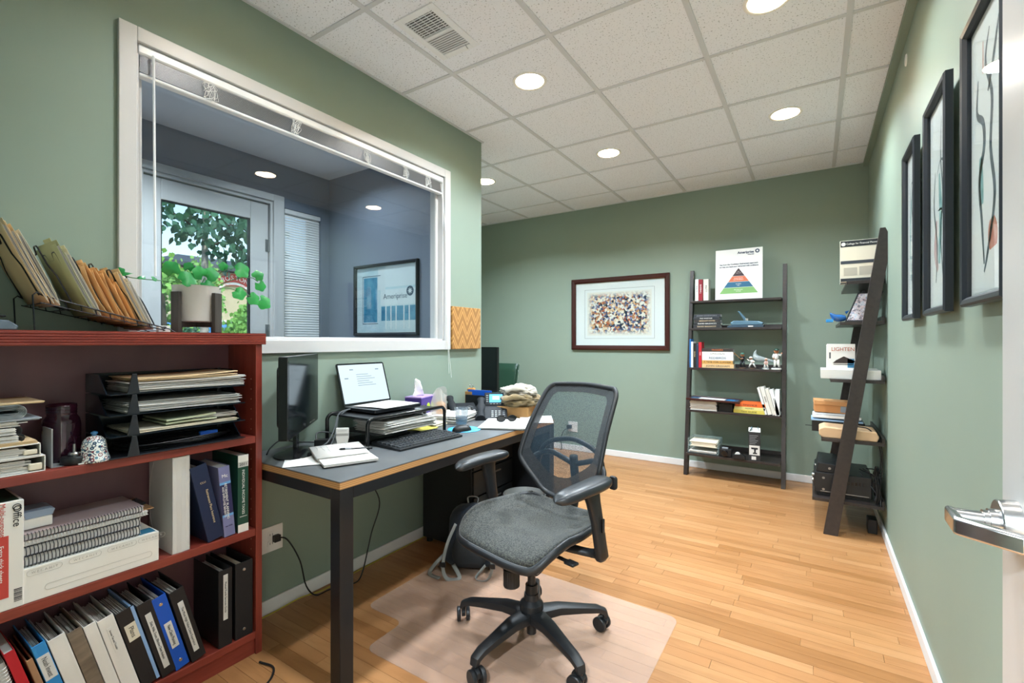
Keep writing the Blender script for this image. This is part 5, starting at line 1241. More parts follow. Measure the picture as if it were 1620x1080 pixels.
for s_ in (-1, 1):
    pts = spline([(s_ * .09, -.10, .30), (s_ * .13, -.17, .20), (s_ * .15, -.20, .08), (s_ * .12, -.21, .010), (s_ * .05, -.19, .008), (s_ * .10, -.13, .06)], 6)
    MB().tube(pts, .013, 8, flat=.18).build('strap', STRAP, bp_, smooth='all')
    MB().box(-.018, .018, -.006, .006, -.014, .014, Matrix.Translation((s_ * .152, -.203, .09))).build('buckle', BLKP, bp_, bevel=.002)
MB().tube(spline([(-.16, -.06, .10), (-.22, -.12, .05), (-.24, -.16, .012), (-.17, -.20, .007)], 6), .012, 8, flat=.2).build('strap', STRAP, bp_, smooth='all')
MB().tube(spline([(-.03, .02, .39), (-.03, .02, .43), (.03, .02, .43), (.03, .02, .39)], 5), .007, 8, flat=.5).build('grab_loop', STRAP, bp_, smooth='all')
CB = mat('clear_bin_plastic', '#e8ecec', rough=.06, spec=.7, alpha=.32, bump=(25, .15))
wbn = thing('waste_bin', 'clear plastic waste bin with paper inside, under the desk end', 'waste bin', (-1.50, 2.46, 0))
MB().lathe([(.0001, .003), (.095, .0), (.10, .004), (.128, .300), (.132, .305), (.130, .309), (.124, .302), (.097, .008), (.0001, .008)], 40).build('tub', CB, wbn, smooth=True)
MB().grid(lambda u, v_: (.10 * (1 + .0 * v_) * math.cos(2 * PI * u) * (1 - v_), .10 * math.sin(2 * PI * u) * (1 - v_), .22 + .035 * math.sin(5 * u * 2 * PI + 7 * v_) + .03 * v_), 20, 6, wrapu=True).build('crumpled_paper', PAPER, wbn, smooth=False)
tag(MB().box(-.07, .07, -.012, .012, 0, .30).build('paper_bag', PAPER, loc=(-1.62, 2.255, .0), rot=(-.18, 0, .5), bevel=.001), 'white paper sleeve leaning between backpack and bin', 'paper')
# cables by the wall
cable('black power cord from the wall outlet down behind the desk leg', [(-2.09, 1.225, .335), (-2.04, 1.25, .33), (-2.02, 1.30, .22), (-2.03, 1.34, .08), (-2.04, 1.40, .006), (-2.03, 1.47, .006), (-1.98, 1.56, .006), (-2.0, 1.64, .02), (-2.02, 1.72, .20), (-2.0, 1.76, .36), (-2.03, 1.72, .50), (-2.04, 1.72, .68)], .0035)
cable('yellow network cable running along the baseboard', [(-2.075, 1.07, .006), (-2.07, 1.2, .008), (-2.06, 1.33, .02), (-2.05, 1.45, .008), (-2.07, 1.7, .006), (-2.075, 2.0, .006), (-2.07, 2.3, .01), (-2.075, 2.6, .006)], .003, mat('yellow_cable', '#b9a93c', rough=.5, bump=(60, .02)))
cable('black cord lying on the floor at the foot of the bookcase', [(-1.80, .99, .005), (-1.72, 1.0, .005), (-1.66, .93, .005), (-1.70, .84, .005), (-1.78, .76, .005)], .004)
tag(MB().cyl((-1.70, .835, .006), (-1.745, .785, .006), .0055, n=10).build('cord_tag', PAPER, smooth=True), 'white tag wrapped around the black floor cord', 'tag')
tag(MB().box(-.012, .012, -.015, .015, -.015, .015).build('plug', BLKP, loc=(-2.082, 1.225, .335), bevel=.003), 'black plug in the outlet behind the bookcase', 'plug')
cable('black cord hanging from the outlet on the far wall', [(-2.36, 4.85, .25), (-2.42, 4.84, .22), (-2.46, 4.84, .12), (-2.45, 4.83, .006), (-2.5, 4.7, .006)], .004)
tag(MB().box(-.025, .025, -.02, .02, -.02, .02).build('plug', BLKP, loc=(-2.355, 4.843, .27), bevel=.003), 'black plug in the far wall outlet behind the chair', 'plug')
# chair mat
MATM = mat('chair_mat_vinyl', '#e2c8b8', rough=.25, spec=.5, alpha=.22, bump=(9, .06))
def corner(pts, r=.05, n=5):
    out = []; m = len(pts)
    for i in range(m):
        p = Vector(pts[i]).to_3d(); a = Vector(pts[i - 1]).to_3d(); b_ = Vector(pts[(i + 1) % m]).to_3d()
        q0 = p + (a - p).normalized() * r; q1 = p + (b_ - p).normalized() * r
        for k in range(n + 1):
            t_ = k / n; out.append(tuple(((1 - t_) ** 2 * q0 + 2 * t_ * (1 - t_) * p + t_ * t_ * q1).xy))
    return out
tag(MB().prism(corner([(-1.525, 1.265), (-.512, 1.265), (-.512, 2.165), (-1.525, 2.20), (-1.525, 2.05), (-1.765, 2.05), (-1.765, 1.475), (-1.525, 1.475)], .05), .0005, .004).build('chair_mat', MATM, bevel=.001), 'clear brownish vinyl chair mat on the wood floor', 'chair mat')
# ================================================================== OFFICE CHAIR
CHP = mat('chair_black_plastic', '#1e1f21', rough=.42, bump=(140, .05)); CHPAD = mat('armrest_pu', '#26282a', rough=.35, bump=(160, .06)); CHM = mat('chair_metal', '#3a3b3d', rough=.35, metal=.6, bump=(60, .02))
def mesh_fabric(name, col, alpha_lo, alpha_hi, col2=None, scale=420):
    """woven net: fine speckle of threads and openings"""
    m = mat(name, col, rough=.75, sheen=.2); N, L, B = nodes(m)
    tc = N.new('ShaderNodeTexCoord'); nz = N.new('ShaderNodeTexNoise'); nz.inputs['Scale'].default_value = scale; nz.inputs['Detail'].default_value = 1
    L.new(tc.outputs['Object'], nz.inputs['Vector'])
    mr = N.new('ShaderNodeMapRange'); mr.inputs['From Min'].default_value = .38; mr.inputs['From Max'].default_value = .62; mr.inputs['To Min'].default_value = alpha_hi; mr.inputs['To Max'].default_value = alpha_lo
    L.new(nz.outputs['Fac'], mr.inputs['Value'])
    if alpha_lo < 1: L.new(mr.outputs[0], B.inputs['Alpha'])
    if col2:
        r_ = N.new('ShaderNodeValToRGB'); r_.color_ramp.elements[0].position = .38; r_.color_ramp.elements[1].position = .62
        r_.color_ramp.elements[0].color = lin(col); r_.color_ramp.elements[1].color = lin(col2); L.new(nz.outputs['Fac'], r_.inputs['Fac']); L.new(r_.outputs['Color'], B.inputs['Base Color'])
    bp = N.new('ShaderNodeBump'); bp.inputs['Strength'].default_value = .5; bp.inputs['Distance'].default_value = .002
    L.new(nz.outputs['Fac'], bp.inputs['Height']); L.new(bp.outputs['Normal'], B.inputs['Normal'])
    return m
BMESH = mesh_fabric('back_mesh', '#1c3442', .30, .72); SMESH = mesh_fabric('seat_mesh', '#0e1011', 1., 1., '#45463f', 210)
ch = thing('office_chair', 'black mesh office chair with armrests on the chair mat', 'office chair', (-.985, 1.672, .004), (0, 0, -.25))
BASE0 = math.radians(45) + .25
MB().lathe([(.020, .035), (.020, .10), (.045, .105), (.050, .125), (.048, .16), (.032, .175), (.030, .20), (.0001, .20)], 32).build('base_hub', CHP, ch, smooth=True)
def leg_mesh():
    mb = MB(); st = [(.03, .115, .042, .022), (.12, .120, .032, .020), (.22, .108, .025, .016), (.29, .098, .022, .014), (.318, .085, .020, .014), (.325, .066, .017, .012)]
    vs = []; n = 10
    for i, (r, z, w, h) in enumerate(st):
        dirn = .0 if i < 4 else (.9 if i == 4 else 1.4)
        for k in range(n):
            t = 2 * PI * k / n; a = math.copysign(abs(math.cos(t)) ** .6, math.cos(t)) * w; b = math.copysign(abs(math.sin(t)) ** .6, math.sin(t)) * h
            vs.append((r + b * math.sin(dirn), a, z + b * math.cos(dirn)))
    mb._add(vs, [(i * n + k, i * n + (k + 1) % n, (i + 1) * n + (k + 1) % n, (i + 1) * n + k) for i in range(len(st) - 1) for k in range(n)] + [tuple(range(n)), tuple((len(st) - 1) * n + k for k in range(n))])
    return mb
lm = None
cst = [2.2, .6, -1.0, 1.3, 3.6]
for k in range(5):
    a = BASE0 + k * 2 * PI / 5
    if lm is None: o = leg_mesh().build('base_leg', CHP, ch, smooth=True); lm = o.data
    else: o = bpy.data.objects.new('base_leg', lm); COL.objects.link(o); o.parent = ch
    o.rotation_euler = (0, 0, a)
    sw = cst[k]
    c = bpy.data.objects.new('caster', None); COL.objects.link(c); c.parent = ch; c.location = (.322 * math.cos(a), .322 * math.sin(a), 0); c.rotation_euler = (0, 0, a + sw)
    MB().cyl((0, 0, .045), (0, 0, .085), .009, n=12).prism([(-.022 + .01, .030), (.022 + .01, .030), (.026 + .004, .052), (-.0, .062), (-.016, .050)], -.008, .008, 'y').build('caster_fork', CHP, c, bevel=.003)
    for s_ in (-1, 1):
        w_ = MB().lathe([(.0001, 0), (.010, 0), (.012, .003), (.020, .003), (.022, 0), (.0285, 0), (.030, .003), (.030, .013), (.027, .016), (.0001, .016)], 24, M=frame((.014, s_ * .012, .030), (1, 0, 0), (0, 0, -s_)))
        w_.build('wheel', CHP, c, smooth=True)
MB().cyl((0, 0, .18), (0, 0, .40), .0165, n=20).build('gas_piston', CHM, ch, smooth=True)
MB().cyl((0, 0, .18), (0, 0, .235), .027, .025, n=24).build('piston_sleeve', CHP, ch, smooth=True)
kn = MB(); pr = []
for k in range(48):
    t = 2 * PI * k / 48; r = .034 * (1 - .06 * (k % 2)); pr.append((r * math.cos(t), r * math.sin(t)))
MB().prism(pr, .245, .315).build('tension_knob', CHP, ch, loc=(-.03, -.085, 0), bevel=.002)
MB().cyl((-.03, -.085, .315), (-.03, -.085, .42), .026, n=24).build('tension_shaft', CHP, ch, smooth=True)
MB().prism([(-.16, .405), (.12, .395), (.17, .42), (.18, .445), (-.20, .450), (-.20, .43)], -.085, .085, 'x').build('tilt_mechanism', CHM, ch, bevel=.012)
# seat
def seat_pt(u, v_, top=True):
    x = (u - .5) * 2; y = (v_ - .5) * 2        # -1..1, y=-1 front
    hx = .255 - .03 * max(0, y); X = hx * x; Y = .235 * y - .005
    # rounded outline
    r2 = (abs(x) ** 4 + abs(y) ** 4) ** .25
    k = 1 / max(1, r2) if r2 > 1 else 1
    X *= k ** .9; Y *= k ** .9
    front = max(0, -y - .25) / .75
    z = .500 - .055 * front ** 2 + .022 * abs(x) ** 3 * (1 - front) - .020 * (1 - x * x) * max(0, 1 - (y - .15) ** 2) + .012 * max(0, y) ** 2
    return (X, Y, z)
MB().grid(lambda u, v_: seat_pt(u, v_), 25, 25).build('seat', SMESH, ch, solid=.008, smooth='all')
rim = [seat_pt(.5 + .5 * max(-1, min(1, 1.35 * math.cos(t))), .5 + .5 * max(-1, min(1, 1.35 * math.sin(t)))) for t in [2 * PI * k / 64 for k in range(64)]]
MB().tube([(p[0], p[1], p[2] - .016) for p in rim], .017, 10, closed=True).build('seat_frame', CHP, ch, smooth='all')
MB().tube([(p[0] * 1.012, p[1] * 1.012, p[2] - .003) for p in rim], .0035, 6, closed=True).build('seat_piping', mat('chair_grey_piping', '#6d6f70', rough=.5, bump=(60, .02)), ch, smooth='all')
MB().grid(lambda u, v_: (seat_pt(.12 + .76 * u, .12 + .76 * v_)[0], seat_pt(.12 + .76 * u, .12 + .76 * v_)[1], .466 - .020 * math.sin(PI * u) * math.sin(PI * v_) - .03 * max(0, .5 - v_)), 12, 12).build('seat_pan', CHP, ch, solid=.01, smooth='all')
for s_ in (1,):
    MB().cyl((s_ * .17, -.06, .432), (s_ * .265, -.075, .440), .007, n=12).build('height_lever', CHP, ch, smooth=True)
    MB().box(.255, .30, -.095, -.06, .436, .446).build('lever_paddle', CHP, ch, bevel=.004)
MB().tube(spline([(.20, -.10, .44), (.19, -.14, .40), (.15, -.13, .37), (.12, -.08, .395), (.10, -.02, .43)], 6), .0022, 6).build('control_cable', CHP, ch, smooth=True)
# arms
for s_ in (-1, 1):
    ax = s_ * .292
    pts_ = []
    pad = MB()
    def pad_f(u, v_, s_=s_):
        a = 2 * PI * u; t = v_ * 2 - 1
        w = .044 * (1 - abs(t) ** 5) ** .5 * (1 + .10 * t) + .0005; h = .021 * (1 - abs(t) ** 6) ** .5 + .0003
        cx_ = math.copysign(abs(math.cos(a)) ** .65, math.cos(a)); sx_ = math.copysign(abs(math.sin(a)) ** .8, math.sin(a))
        return (s_ * .300 + w * cx_ - s_ * .012 * t * t, -.025 + .150 * t, .700 + h * sx_ + .010 * (t * t) * (t < 0) * -1 + .006 * t)
    pad.grid(pad_f, 24, 22, wrapu=True).build('arm_pad', CHPAD, ch, smooth='all')
    # post: tapered blade from the pad down to the side bracket
    st = [(s_ * .296, .010, .690, .018, .042), (s_ * .300, .022, .640, .017, .032), (s_ * .305, .040, .560, .016, .027), (s_ * .308, .055, .47, .017, .027), (s_ * .306, .062, .432, .022, .028), (s_ * .303, .064, .415, .014, .018)]
    vs = []; n = 14
    for x, y, z_, w, d in st:
        for k in range(n):
            t = 2 * PI * k / n; vs.append((x + w * math.copysign(abs(math.cos(t)) ** .6, math.cos(t)), y + d * math.copysign(abs(math.sin(t)) ** .6, math.sin(t)), z_))
    MB()._add(vs, [(i * n + k, i * n + (k + 1) % n, (i + 1) * n + (k + 1) % n, (i + 1) * n + k) for i in range(len(st) - 1) for k in range(n)] + [tuple(range(n)), tuple((len(st) - 1) * n + k for k in range(n))]).build('arm_post', CHP, ch, smooth=True)
    MB().box(s_ * .325 - .004, s_ * .325 + .004, .040, .054, .53, .58).build('arm_button', BLKG, ch, bevel=.002)
    MB().tube(spline([(s_ * .306, .062, .44), (s_ * .26, .055, .432), (s_ * .20, .03, .435), (s_ * .10, .0, .44)], 6), [.022, .021, .02, .019, .018, .018, .017, .017, .017, .017, .017, .017, .018, .018, .018, .018, .018, .018, .018], 12, flat=.7).build('arm_bracket', CHM, ch, smooth='all')
# backrest: outline (x,z), y from recline
def by(z_): return .165 + .46 * (z_ - .60) - .10 * math.sin(PI * (z_ - .58) / .46)*.35
out = []
half = [(0, .562), (.07, .575), (.13, .615), (.19, .662), (.222, .70), (.226, .74), (.218, .85), (.206, .96), (.198, 1.0), (.180, 1.022), (.15, 1.028), (0, 1.034)]
full = half + [(-x, z_) for x, z_ in reversed(half[1:-1])]
def bp3(x, z_): return (x, by(z_) - .035 * (1 - (x / .23) ** 2) * 0 + .035 * (x / .23) ** 2 * -1, z_)
loop = spline([bp3(x, z_) for x, z_ in full] + [bp3(*full[0])], 4)[:-1]
MB().tube(loop, .013, 10, closed=True, flat=.75).build('back_frame', CHP, ch, smooth='all')
# mesh panel filled between left and right outline per height
zs = [.565 + (1.028 - .565) * k / 26 for k in range(27)]
def half_w(z_):
    for (x0, z0), (x1, z1) in zip(half, half[1:]):
        if min(z0, z1) <= z_ <= max(z0, z1) and z1 != z0:
            return x0 + (x1 - x0) * (z_ - z0) / (z1 - z0)
    return .05
MB().grid(lambda u, v_: bp3(half_w(zs[int(v_ * 26 + .5)]) * (2 * u - 1), zs[int(v_ * 26 + .5)]), 15, 27).build('back_mesh', BMESH, ch, smooth='all')
# padded dark border of the mesh (woven edge band)
EB = mesh_fabric('back_mesh_border', '#202428', .82, 1.)
inner = []
for x, z_ in full:
    cxm, czm = 0, .83
    inner.append((cxm + (x - cxm) * .80, czm + (z_ - czm) * .84 if z_ > .72 else czm + (z_ - czm) * .70))
lo2 = spline([(p[0], p[1] - .003, p[2]) for p in [bp3(x, z_) for x, z_ in full]] + [tuple(Vector(bp3(*full[0])) - Vector((0, .003, 0)))], 3)[:-1]
li2 = spline([(p[0], p[1] - .003, p[2]) for p in [bp3(x, z_) for x, z_ in inner]] + [tuple(Vector(bp3(*inner[0])) - Vector((0, .003, 0)))], 3)[:-1]
n = len(lo2)
MB()._add(lo2 + li2, [(k, (k + 1) % n, n + (k + 1) % n, n + k) for k in range(n)]).build('mesh_border', EB, ch, smooth='all')
# support spine behind: Y-shaped carrier and lumbar hoop
MB().tube(spline([(0, .14, .43), (0, .25, .46), (0, .285, .56), (0, .275, .66), (0, .27, .72)], 6), [.024] * 25, 12, flat=.8).build('back_spine', CHP, ch, smooth='all')
for s_ in (-1, 1):
    MB().tube(spline([(0, .275, .68), (s_ * .06, .27, .70), (s_ * .13, .255, .72), (s_ * .19, .23, .70), (s_ * .215, .20, .67)], 6), .013, 10, flat=.8).build('carrier_arm', CHP, ch, smooth='all')
MB().tube(spline([(-.20, .225, .62), (-.16, .25, .745), (-.05, .262, .79), (.05, .262, .79), (.16, .25, .745), (.20, .225, .62)], 8), .012, 10, flat=.9).build('lumbar_hoop', CHP, ch, smooth='all')
for s_ in (-1, 1):
    MB().prism(rrect(.035, .055, .012, 3, s_ * .245, .66), .215, .235, 'y').build('lumbar_knob', CHP, ch, bevel=.006)
# green leather chair in the alcove
GLE = mat('green_leather', '#1f3a2b', rough=.3, coat=.2, bump=(70, .15))
gc = thing('leather_chair', 'dark green leather chair behind the alcove monitor', 'chair', (-2.925, 3.98, 0), (0, 0, 0))
MB().prism(rrect(.50, .50, .06, 4), .40, .50).build('seat', GLE, gc, bevel=.03, segs=3)
MB().grid(lambda u, v_: (.25 * math.copysign(abs(math.cos(2 * PI * u)) ** .5, math.cos(2 * PI * u)) * (1 - .1 * v_), .20 + .12 * v_ + .04 * math.copysign(abs(math.sin(2 * PI * u)) ** .7, math.sin(2 * PI * u)) * math.sqrt(max(0, 1 - max(0, v_ - .9) ** 2 * 99)), .48 + .52 * v_), 28, 14, wrapu=True).build('backrest', GLE, gc, smooth='all')
for x in (-.2, .2):
    for y in (-.2, .2): MB().cyl((x, y, 0), (x, y, .40), .018, .024, n=12).build('leg', STD, gc, smooth=True)
MB().tube(spline([(.245, .30, .99), (.262, .25, .9), (.255, .2, .7), (.245, .18, .5)], 5), .007, 6).build('piping', GLE, gc, smooth=True)
# ================================================================== LADDER SHELVES
ESP = wood('espresso_wood', '#2b2422', '#332b28', rough=.42, axis=(1.5, 14, 14)); BOLT = mat('bolt_cap', '#3a3532', rough=.4, metal=.4, bump=(40, .02))
LV = [1.624, 1.366, .998, .612, .220]         # shelf top heights
DEP = dict(zip(LV, (.20, .235, .285, .335, .385)))
SHW = .745                                  # inner half span is SHW/2
def ladder(label, loc, rotz):
    """local: x along the wall, y from the room (-) to the wall (+, wall plane y=0), rails lean from y=-.32 at the floor to y=-.03 at the top"""
    o = thing('ladder_shelf', label, 'shelf', loc, (0, 0, rotz), 'dark leaning ladder shelves')
    def yl(z_): return -.325 + .29 * z_ / 1.93
    for s_ in (-1, 1):
        x0 = s_ * (SHW / 2 + .0225)
        MB().prism([(yl(0), 0), (yl(0) + .078, 0), (yl(1.86) + .078 - .012, 1.86), (yl(1.93) + .03 - .004, 1.935), (yl(1.93), 1.935)], x0 - .0165, x0 + .0165, 'x').build('rail', ESP, o, bevel=.0015)
    for z_ in LV:
        y0 = -DEP[z_]
        MB().box(-SHW / 2 - .004, SHW / 2 + .004, y0, -.008, z_ - .020, z_).build('shelf_board', ESP, o, bevel=.0012)
        if z_ < 1.5: box(-SHW / 2, SHW / 2, -.022, -.008, z_, z_ + .03).build('back_lip', ESP, o)
        for s_ in (-1, 1): MB().cyl((s_ * (SHW / 2 + .039), yl(z_) + .04, z_ - .01), (s_ * (SHW / 2 + .0405), yl(z_) + .04, z_ - .01), .007, n=12).build('bolt', BOLT, o)
    return o
def yl(z_): return -DEP[z_]
AX, AY = -.622, 4.868
ladder('dark ladder shelf with a pyramid sign leaning on the far wall', (AX, AY, 0), 0)
BXc, BYc = .368, 4.04
ladder('dark ladder shelf seen edge on against the right wall, holding the printer', (BXc, BYc, 0), -PI / 2)
# --- contents of the far shelf; helper in its local frame
def A(x, y, z_): return (AX + x, AY + y, z_ + .0004)
COLS = {}
def cm(hexc, rough=.45):
    if hexc not in COLS: COLS[hexc] = mat('cover_' + hexc.lstrip('#'), hexc, rough=rough, bump=(90, .03))
    return COLS[hexc]
g1 = 'books on the far ladder shelf'
def bk(label, x, y, z_, t, h, d, col, ang=0, tx=None, ink=None, group=g1):
    o = book(label, t, h, d, cm(col), A(x, y, z_), (0, ang, 0), [(tx, t * .55, h * .55, ink or INKW)] if tx else (), group=group)
    return o
z_ = LV[0]; y_ = yl(z_) + .012
bk('white paperback standing first on the top far shelf', -.335, y_, z_, .028, .205, .10, '#e8e6e0', 0, 'WEALTH', INKB)
bk('red and black book second on the top far shelf', -.305, y_, z_, .036, .20, .10, '#8e1f2b', 0, 'BASEBALL', INKW)
bk('cream sketch cover book just left of the pyramid sign', -.262, y_, z_, .045, .20, .10, '#d9d6c8', 0, 'MATT', INKB)
pl_ = thing('pyramid_sign', 'white sign with a four tier coloured pyramid standing on the top far shelf', 'sign', A(.035, y_ + .012, LV[0]), (-.05, 0, 0))
pl_.scale = (1.05, 1, 1.06)
box(-.185, .185, 0, .006, 0, .435).build('sign_board', mat('sign_white', '#eef0f0', rough=.4, bump=(30, .01)), pl_, bevel=.0008)
tiers = [('#4a3b40', .20, .265, 'PLAN', 'YOUR FUTURE'), ('#d2714f', .152, .198, 'INVESTMENTS', 'AND RETIREMENT'), ('#2a6688', .103, .150, 'SAVINGS', 'DEBT'), ('#7fae6b', .05, .101, 'PROTECTION', 'INCOME')]
for c_, a, b_, t1, t2 in tiers:
    wa, wb = .152 * (.27 - a) / .22, .152 * (.27 - b_) / .22
    tr = MB().prism([(-wa, a), (wa, a), (max(wb, .001), b_), (-max(wb, .001), b_)], -.0006, 0, 'y').build('pyramid_tier', cm(c_), pl_)
    text(t1, .011 if wa > .06 else .007, INKW, tr, (0, -.001, (a + b_) / 2 + .006), (1, 0, 0), (0, 0, 1)); text(t2, .010 if wa > .06 else .006, INKW, tr, (0, -.001, (a + b_) / 2 - .007), (1, 0, 0), (0, 0, 1))
text('Ameriprise', .028, NAVY, pl_, (.055, -.0015, .400), (1, 0, 0), (0, 0, 1), bold=.03); text('Financial', .014, NAVY, pl_, (.095, -.0015, .380), (1, 0, 0), (0, 0, 1), bold=.03)
star_badge(pl_, (.145, -.0005, .405), .017, (1, 0, 0), (0, 0, 1), NAVY, STORE, 8)
text('See how the Confident Retirement approach', .0165, NAVY, pl_, (0, -.0015, .304), (1, 0, 0), (0, 0, 1), bold=.03); text('can help you reach your retirement with confidence', .0165, NAVY, pl_, (0, -.0015, .284), (1, 0, 0), (0, 0, 1), sx=.88, bold=.03)
def flatbook(label, x, y, z0, w, d, t, col, tx=None, ink=None, pages_front=False, group=g1):
    o = thing('book', label, 'book', A(x, y, z0), (0, 0, 0), group)
    MB().box(0, w, 0, d, 0, .002).box(0, w, 0, d, t - .002, t).box(0, w, 0, .002, .002, t - .002).build('cover', cm(col), o, bevel=.0008)
    box(.003, w - .003, .003, d - .003, .0021, t - .0021).build('pages', PAPER2, o)
    if tx: text(tx, t * .62, ink or INKW, o, (w / 2, -.0008, t / 2), (1, 0, 0), (0, 0, 1), sx=min(1.25, w * .9 / (len(tx) * t * .62 * .55)))
    return o
z_ = LV[1]; y_ = yl(z_) + .012; zz = z_
for k, (t, w, c_, tx, ik) in enumerate(((.026, .235, '#2b2a2c', 'DAVID BALDACCI', GOLD), (.026, .235, '#1f2326', 'DAVID BALDACCI', INKW), (.024, .228, '#2f2b2a', 'GRISHAM NOVEL', GOLD), (.021, .225, '#23282d', 'THE WHISTLER', INKW), (.028, .232, '#30343a', 'JOHN SANDFORD', GREYR))):
    flatbook(('bottom', 'second lowest', 'middle', 'second highest', 'topmost')[k] + ' dark hardcover in the flat pile on the second far shelf', -.345 + .004 * (k % 3), y_, zz, w, .11, t, c_, tx, ik); zz += t + .0005
# stapler / punch: blue grey heavy-duty punch with raised handle
SB = mat('slate_enamel', '#5f7f92', rough=.3, metal=.3, bump=(40, .02)); SBD = mat('slate_dark', '#35495a', rough=.35, bump=(40, .02))
hp2 = thing('paper_punch', 'blue grey desk punch with raised lever on the second far shelf', 'hole punch', A(.10, y_ + .05, z_), (0, 0, 0))
MB().prism([(-.15, 0), (.14, 0), (.145, .02), (-.13, .02), (-.15, .012)], -.05, .04, 'y').build('base', SBD, hp2, bevel=.003)
MB().prism([(-.12, .021), (.13, .021), (.14, .04), (.10, .055), (-.10, .062), (-.125, .045)], -.04, .03, 'y').build('body', SB, hp2, bevel=.006)
MB().prism([(-.01, .055), (.02, .058), (-.055, .150), (-.07, .148)], -.025, .015, 'y').build('lever', SB, hp2, bevel=.006)
MB().box(-.005, .02, -.03, .02, .05, .08).build('hinge_block', RIVET, hp2, bevel=.003)
MB().box(.02, .06, -.0505, -.049, .005, .014).build('brand_plate', INKW, hp2)
# third shelf
z_ = LV[2]; y_ = yl(z_) + .012
bk('blue binder edge standing at the left rail of the third far shelf', -.368, y_, z_, .012, .265, .12, '#2a6fb0')
bk('thin white book second on the third far shelf', -.354, y_, z_, .018, .24, .12, '#e4e4de')
bk('black paperback third on the third far shelf', -.334, y_, z_, .024, .225, .12, '#26231f', 0, 'DUHIGG', GOLD)
bk('navy book fourth on the third far shelf', -.309, y_, z_, .020, .22, .12, '#2c3a4c')
bk('red hardcover fifth on the third far shelf, beside the flat pile', -.287, y_, z_, .026, .235, .12, '#b7232f', 0, 'NINE', INKW)
zz = z_
for k, (t, w, c_, tx, ik) in enumerate(((.036, .27, '#d7b483', 'JOHN GRISHAM', INKB), (.032, .26, '#c99a55', 'A TIME FOR SUMMER', INKB), (.042, .265, '#d8d8d4', 'REDBIRDS', cm('#2d5676')), (.036, .265, '#e9e6df', 'LINCOLN', INKB), (.030, .262, '#3a3430', 'TRADERS', cm('#d4723c')))):
    flatbook(('cream', 'gold', 'grey', 'white', 'dark')[k] + ' book lying flat on the third far shelf beside the red one', -.258, y_, zz, w, .12, t, c_, tx, ik); zz += t + .0005
# figurines: small player statues on bases
SKIN = mat('figure_skin', '#c98f6a', rough=.45, bump=(60, .03)); UNI = mat('figure_white', '#e6e3db', rough=.4, bump=(60, .03)); FBLK = mat('figure_black', '#22262a', rough=.4, bump=(60, .03)); FGRN = mat('figure_green', '#2f4a3c', rough=.4, bump=(60, .03)); FBASE = mat('figure_base', '#5c4636', rough=.4, bump=(60, .03))
def figurine(label, x, y, z0, h, jersey, legs, cap, pose, basem, big=1.35, rz=0):
    o = thing('figurine', label, 'figurine', A(x, y, z0), (0, 0, rz), 'baseball figurines on the far ladder shelf'); s = h
    MB().lathe([(.0001, 0), (.20 * s, 0), (.20 * s, .05 * s), (.18 * s, .06 * s), (.0001, .06 * s)], 20).build('base', basem, o, smooth=True)
    def limb(nm, pts, r, m_): MB().tube([Vector(p) * s for p in pts], [q * s for q in r], 10).build(nm, m_, o, smooth='all')
    l1, l2, a1, a2, tl = pose
    limb('leg', [(-.05, 0, .42)] + l1, [.065, .052, .036], legs); limb('leg', [(.05, 0, .42)] + l2, [.065, .052, .036], legs)
    for q in (l1[-1], l2[-1]): MB().box(-.035 * s, .035 * s, -.09 * s, .03 * s, 0, .035 * s).build('shoe', FBLK, o, loc=(q[0] * s, q[1] * s, max(.06, q[2] - .01) * s), bevel=.003)
    limb('torso', [(0, 0, .40), (tl * .3, 0, .52), (tl * .7, 0, .64), (tl, 0, .70)], [.075, .088, .095, .04], jersey)
    limb('arm', [(tl - .08, 0, .66)] + a1, [.042, .036, .028], jersey); limb('arm', [(tl + .08, 0, .66)] + a2, [.042, .036, .028], jersey)
    for q in (a1[-1], a2[-1]): MB().lathe([(.0001, -.035 * s), (.03 * s, -.02 * s), (.035 * s, 0), (.03 * s, .02 * s), (.0001, .035 * s)], 10, (q[0] * s, q[1] * s, q[2] * s)).build('hand', SKIN, o, smooth='all')
    hc = (tl * s, -.01 * s, .80 * s); R = .085 * s * big
    MB().lathe([(.0001, -R * 1.1), (R * .55, -R * .95), (R * .92, -R * .35), (R, .1 * R), (R * .85, R * .6), (R * .45, R * .92), (.0001, R)], 18, hc).build('head', SKIN, o, smooth='all')
    MB().lathe([(R * 1.04, .18 * R), (R * .95, R * .62), (R * .5, R * 1.0), (.0001, R * 1.12)], 18, hc).box(hc[0] - R * .7, hc[0] + R * .7, hc[1] - R * 1.6, hc[1] - R * .3, hc[2] + R * .16, hc[2] + R * .28).build('cap', cap, o, smooth=True)
    for e_ in (-1, 1): MB().cyl((hc[0] + e_ * R * .35, hc[1] - R * .90, hc[2] - R * .02), (hc[0] + e_ * R * .35, hc[1] - R * .99, hc[2] - R * .02), R * .12, n=8).build('eye', FBLK, o)
    return o
yf = y_ + .05
o = figurine('batting figurine in black jersey, leftmost of the figurines', .075, yf, z_, .155, FBLK, FBLK, cm('#3f6a5a'), ([(-.09, -.02, .25), (-.10, .0, .08)], [(.09, -.02, .25), (.12, .0, .08)], [(-.16, -.04, .56), (-.05, -.10, .56)], [(.13, -.05, .56), (.02, -.11, .58)], 0), FBASE)
MB().cyl((-.01, -.017, .085), (-.085, -.02, .155), .0025, .005, n=8).build('bat', KRAFT, o, smooth=True)
figurine('small pitching figurine in white uniform leaning forward', .155, yf - .01, z_, .118, UNI, UNI, UNI, ([(-.16, 0, .28), (-.22, .02, .08)], [(.14, -.02, .26), (.22, .02, .08)], [(-.22, -.02, .60), (-.34, -.02, .72)], [(.15, -.04, .52), (.06, -.10, .50)], -.1), FBASE)
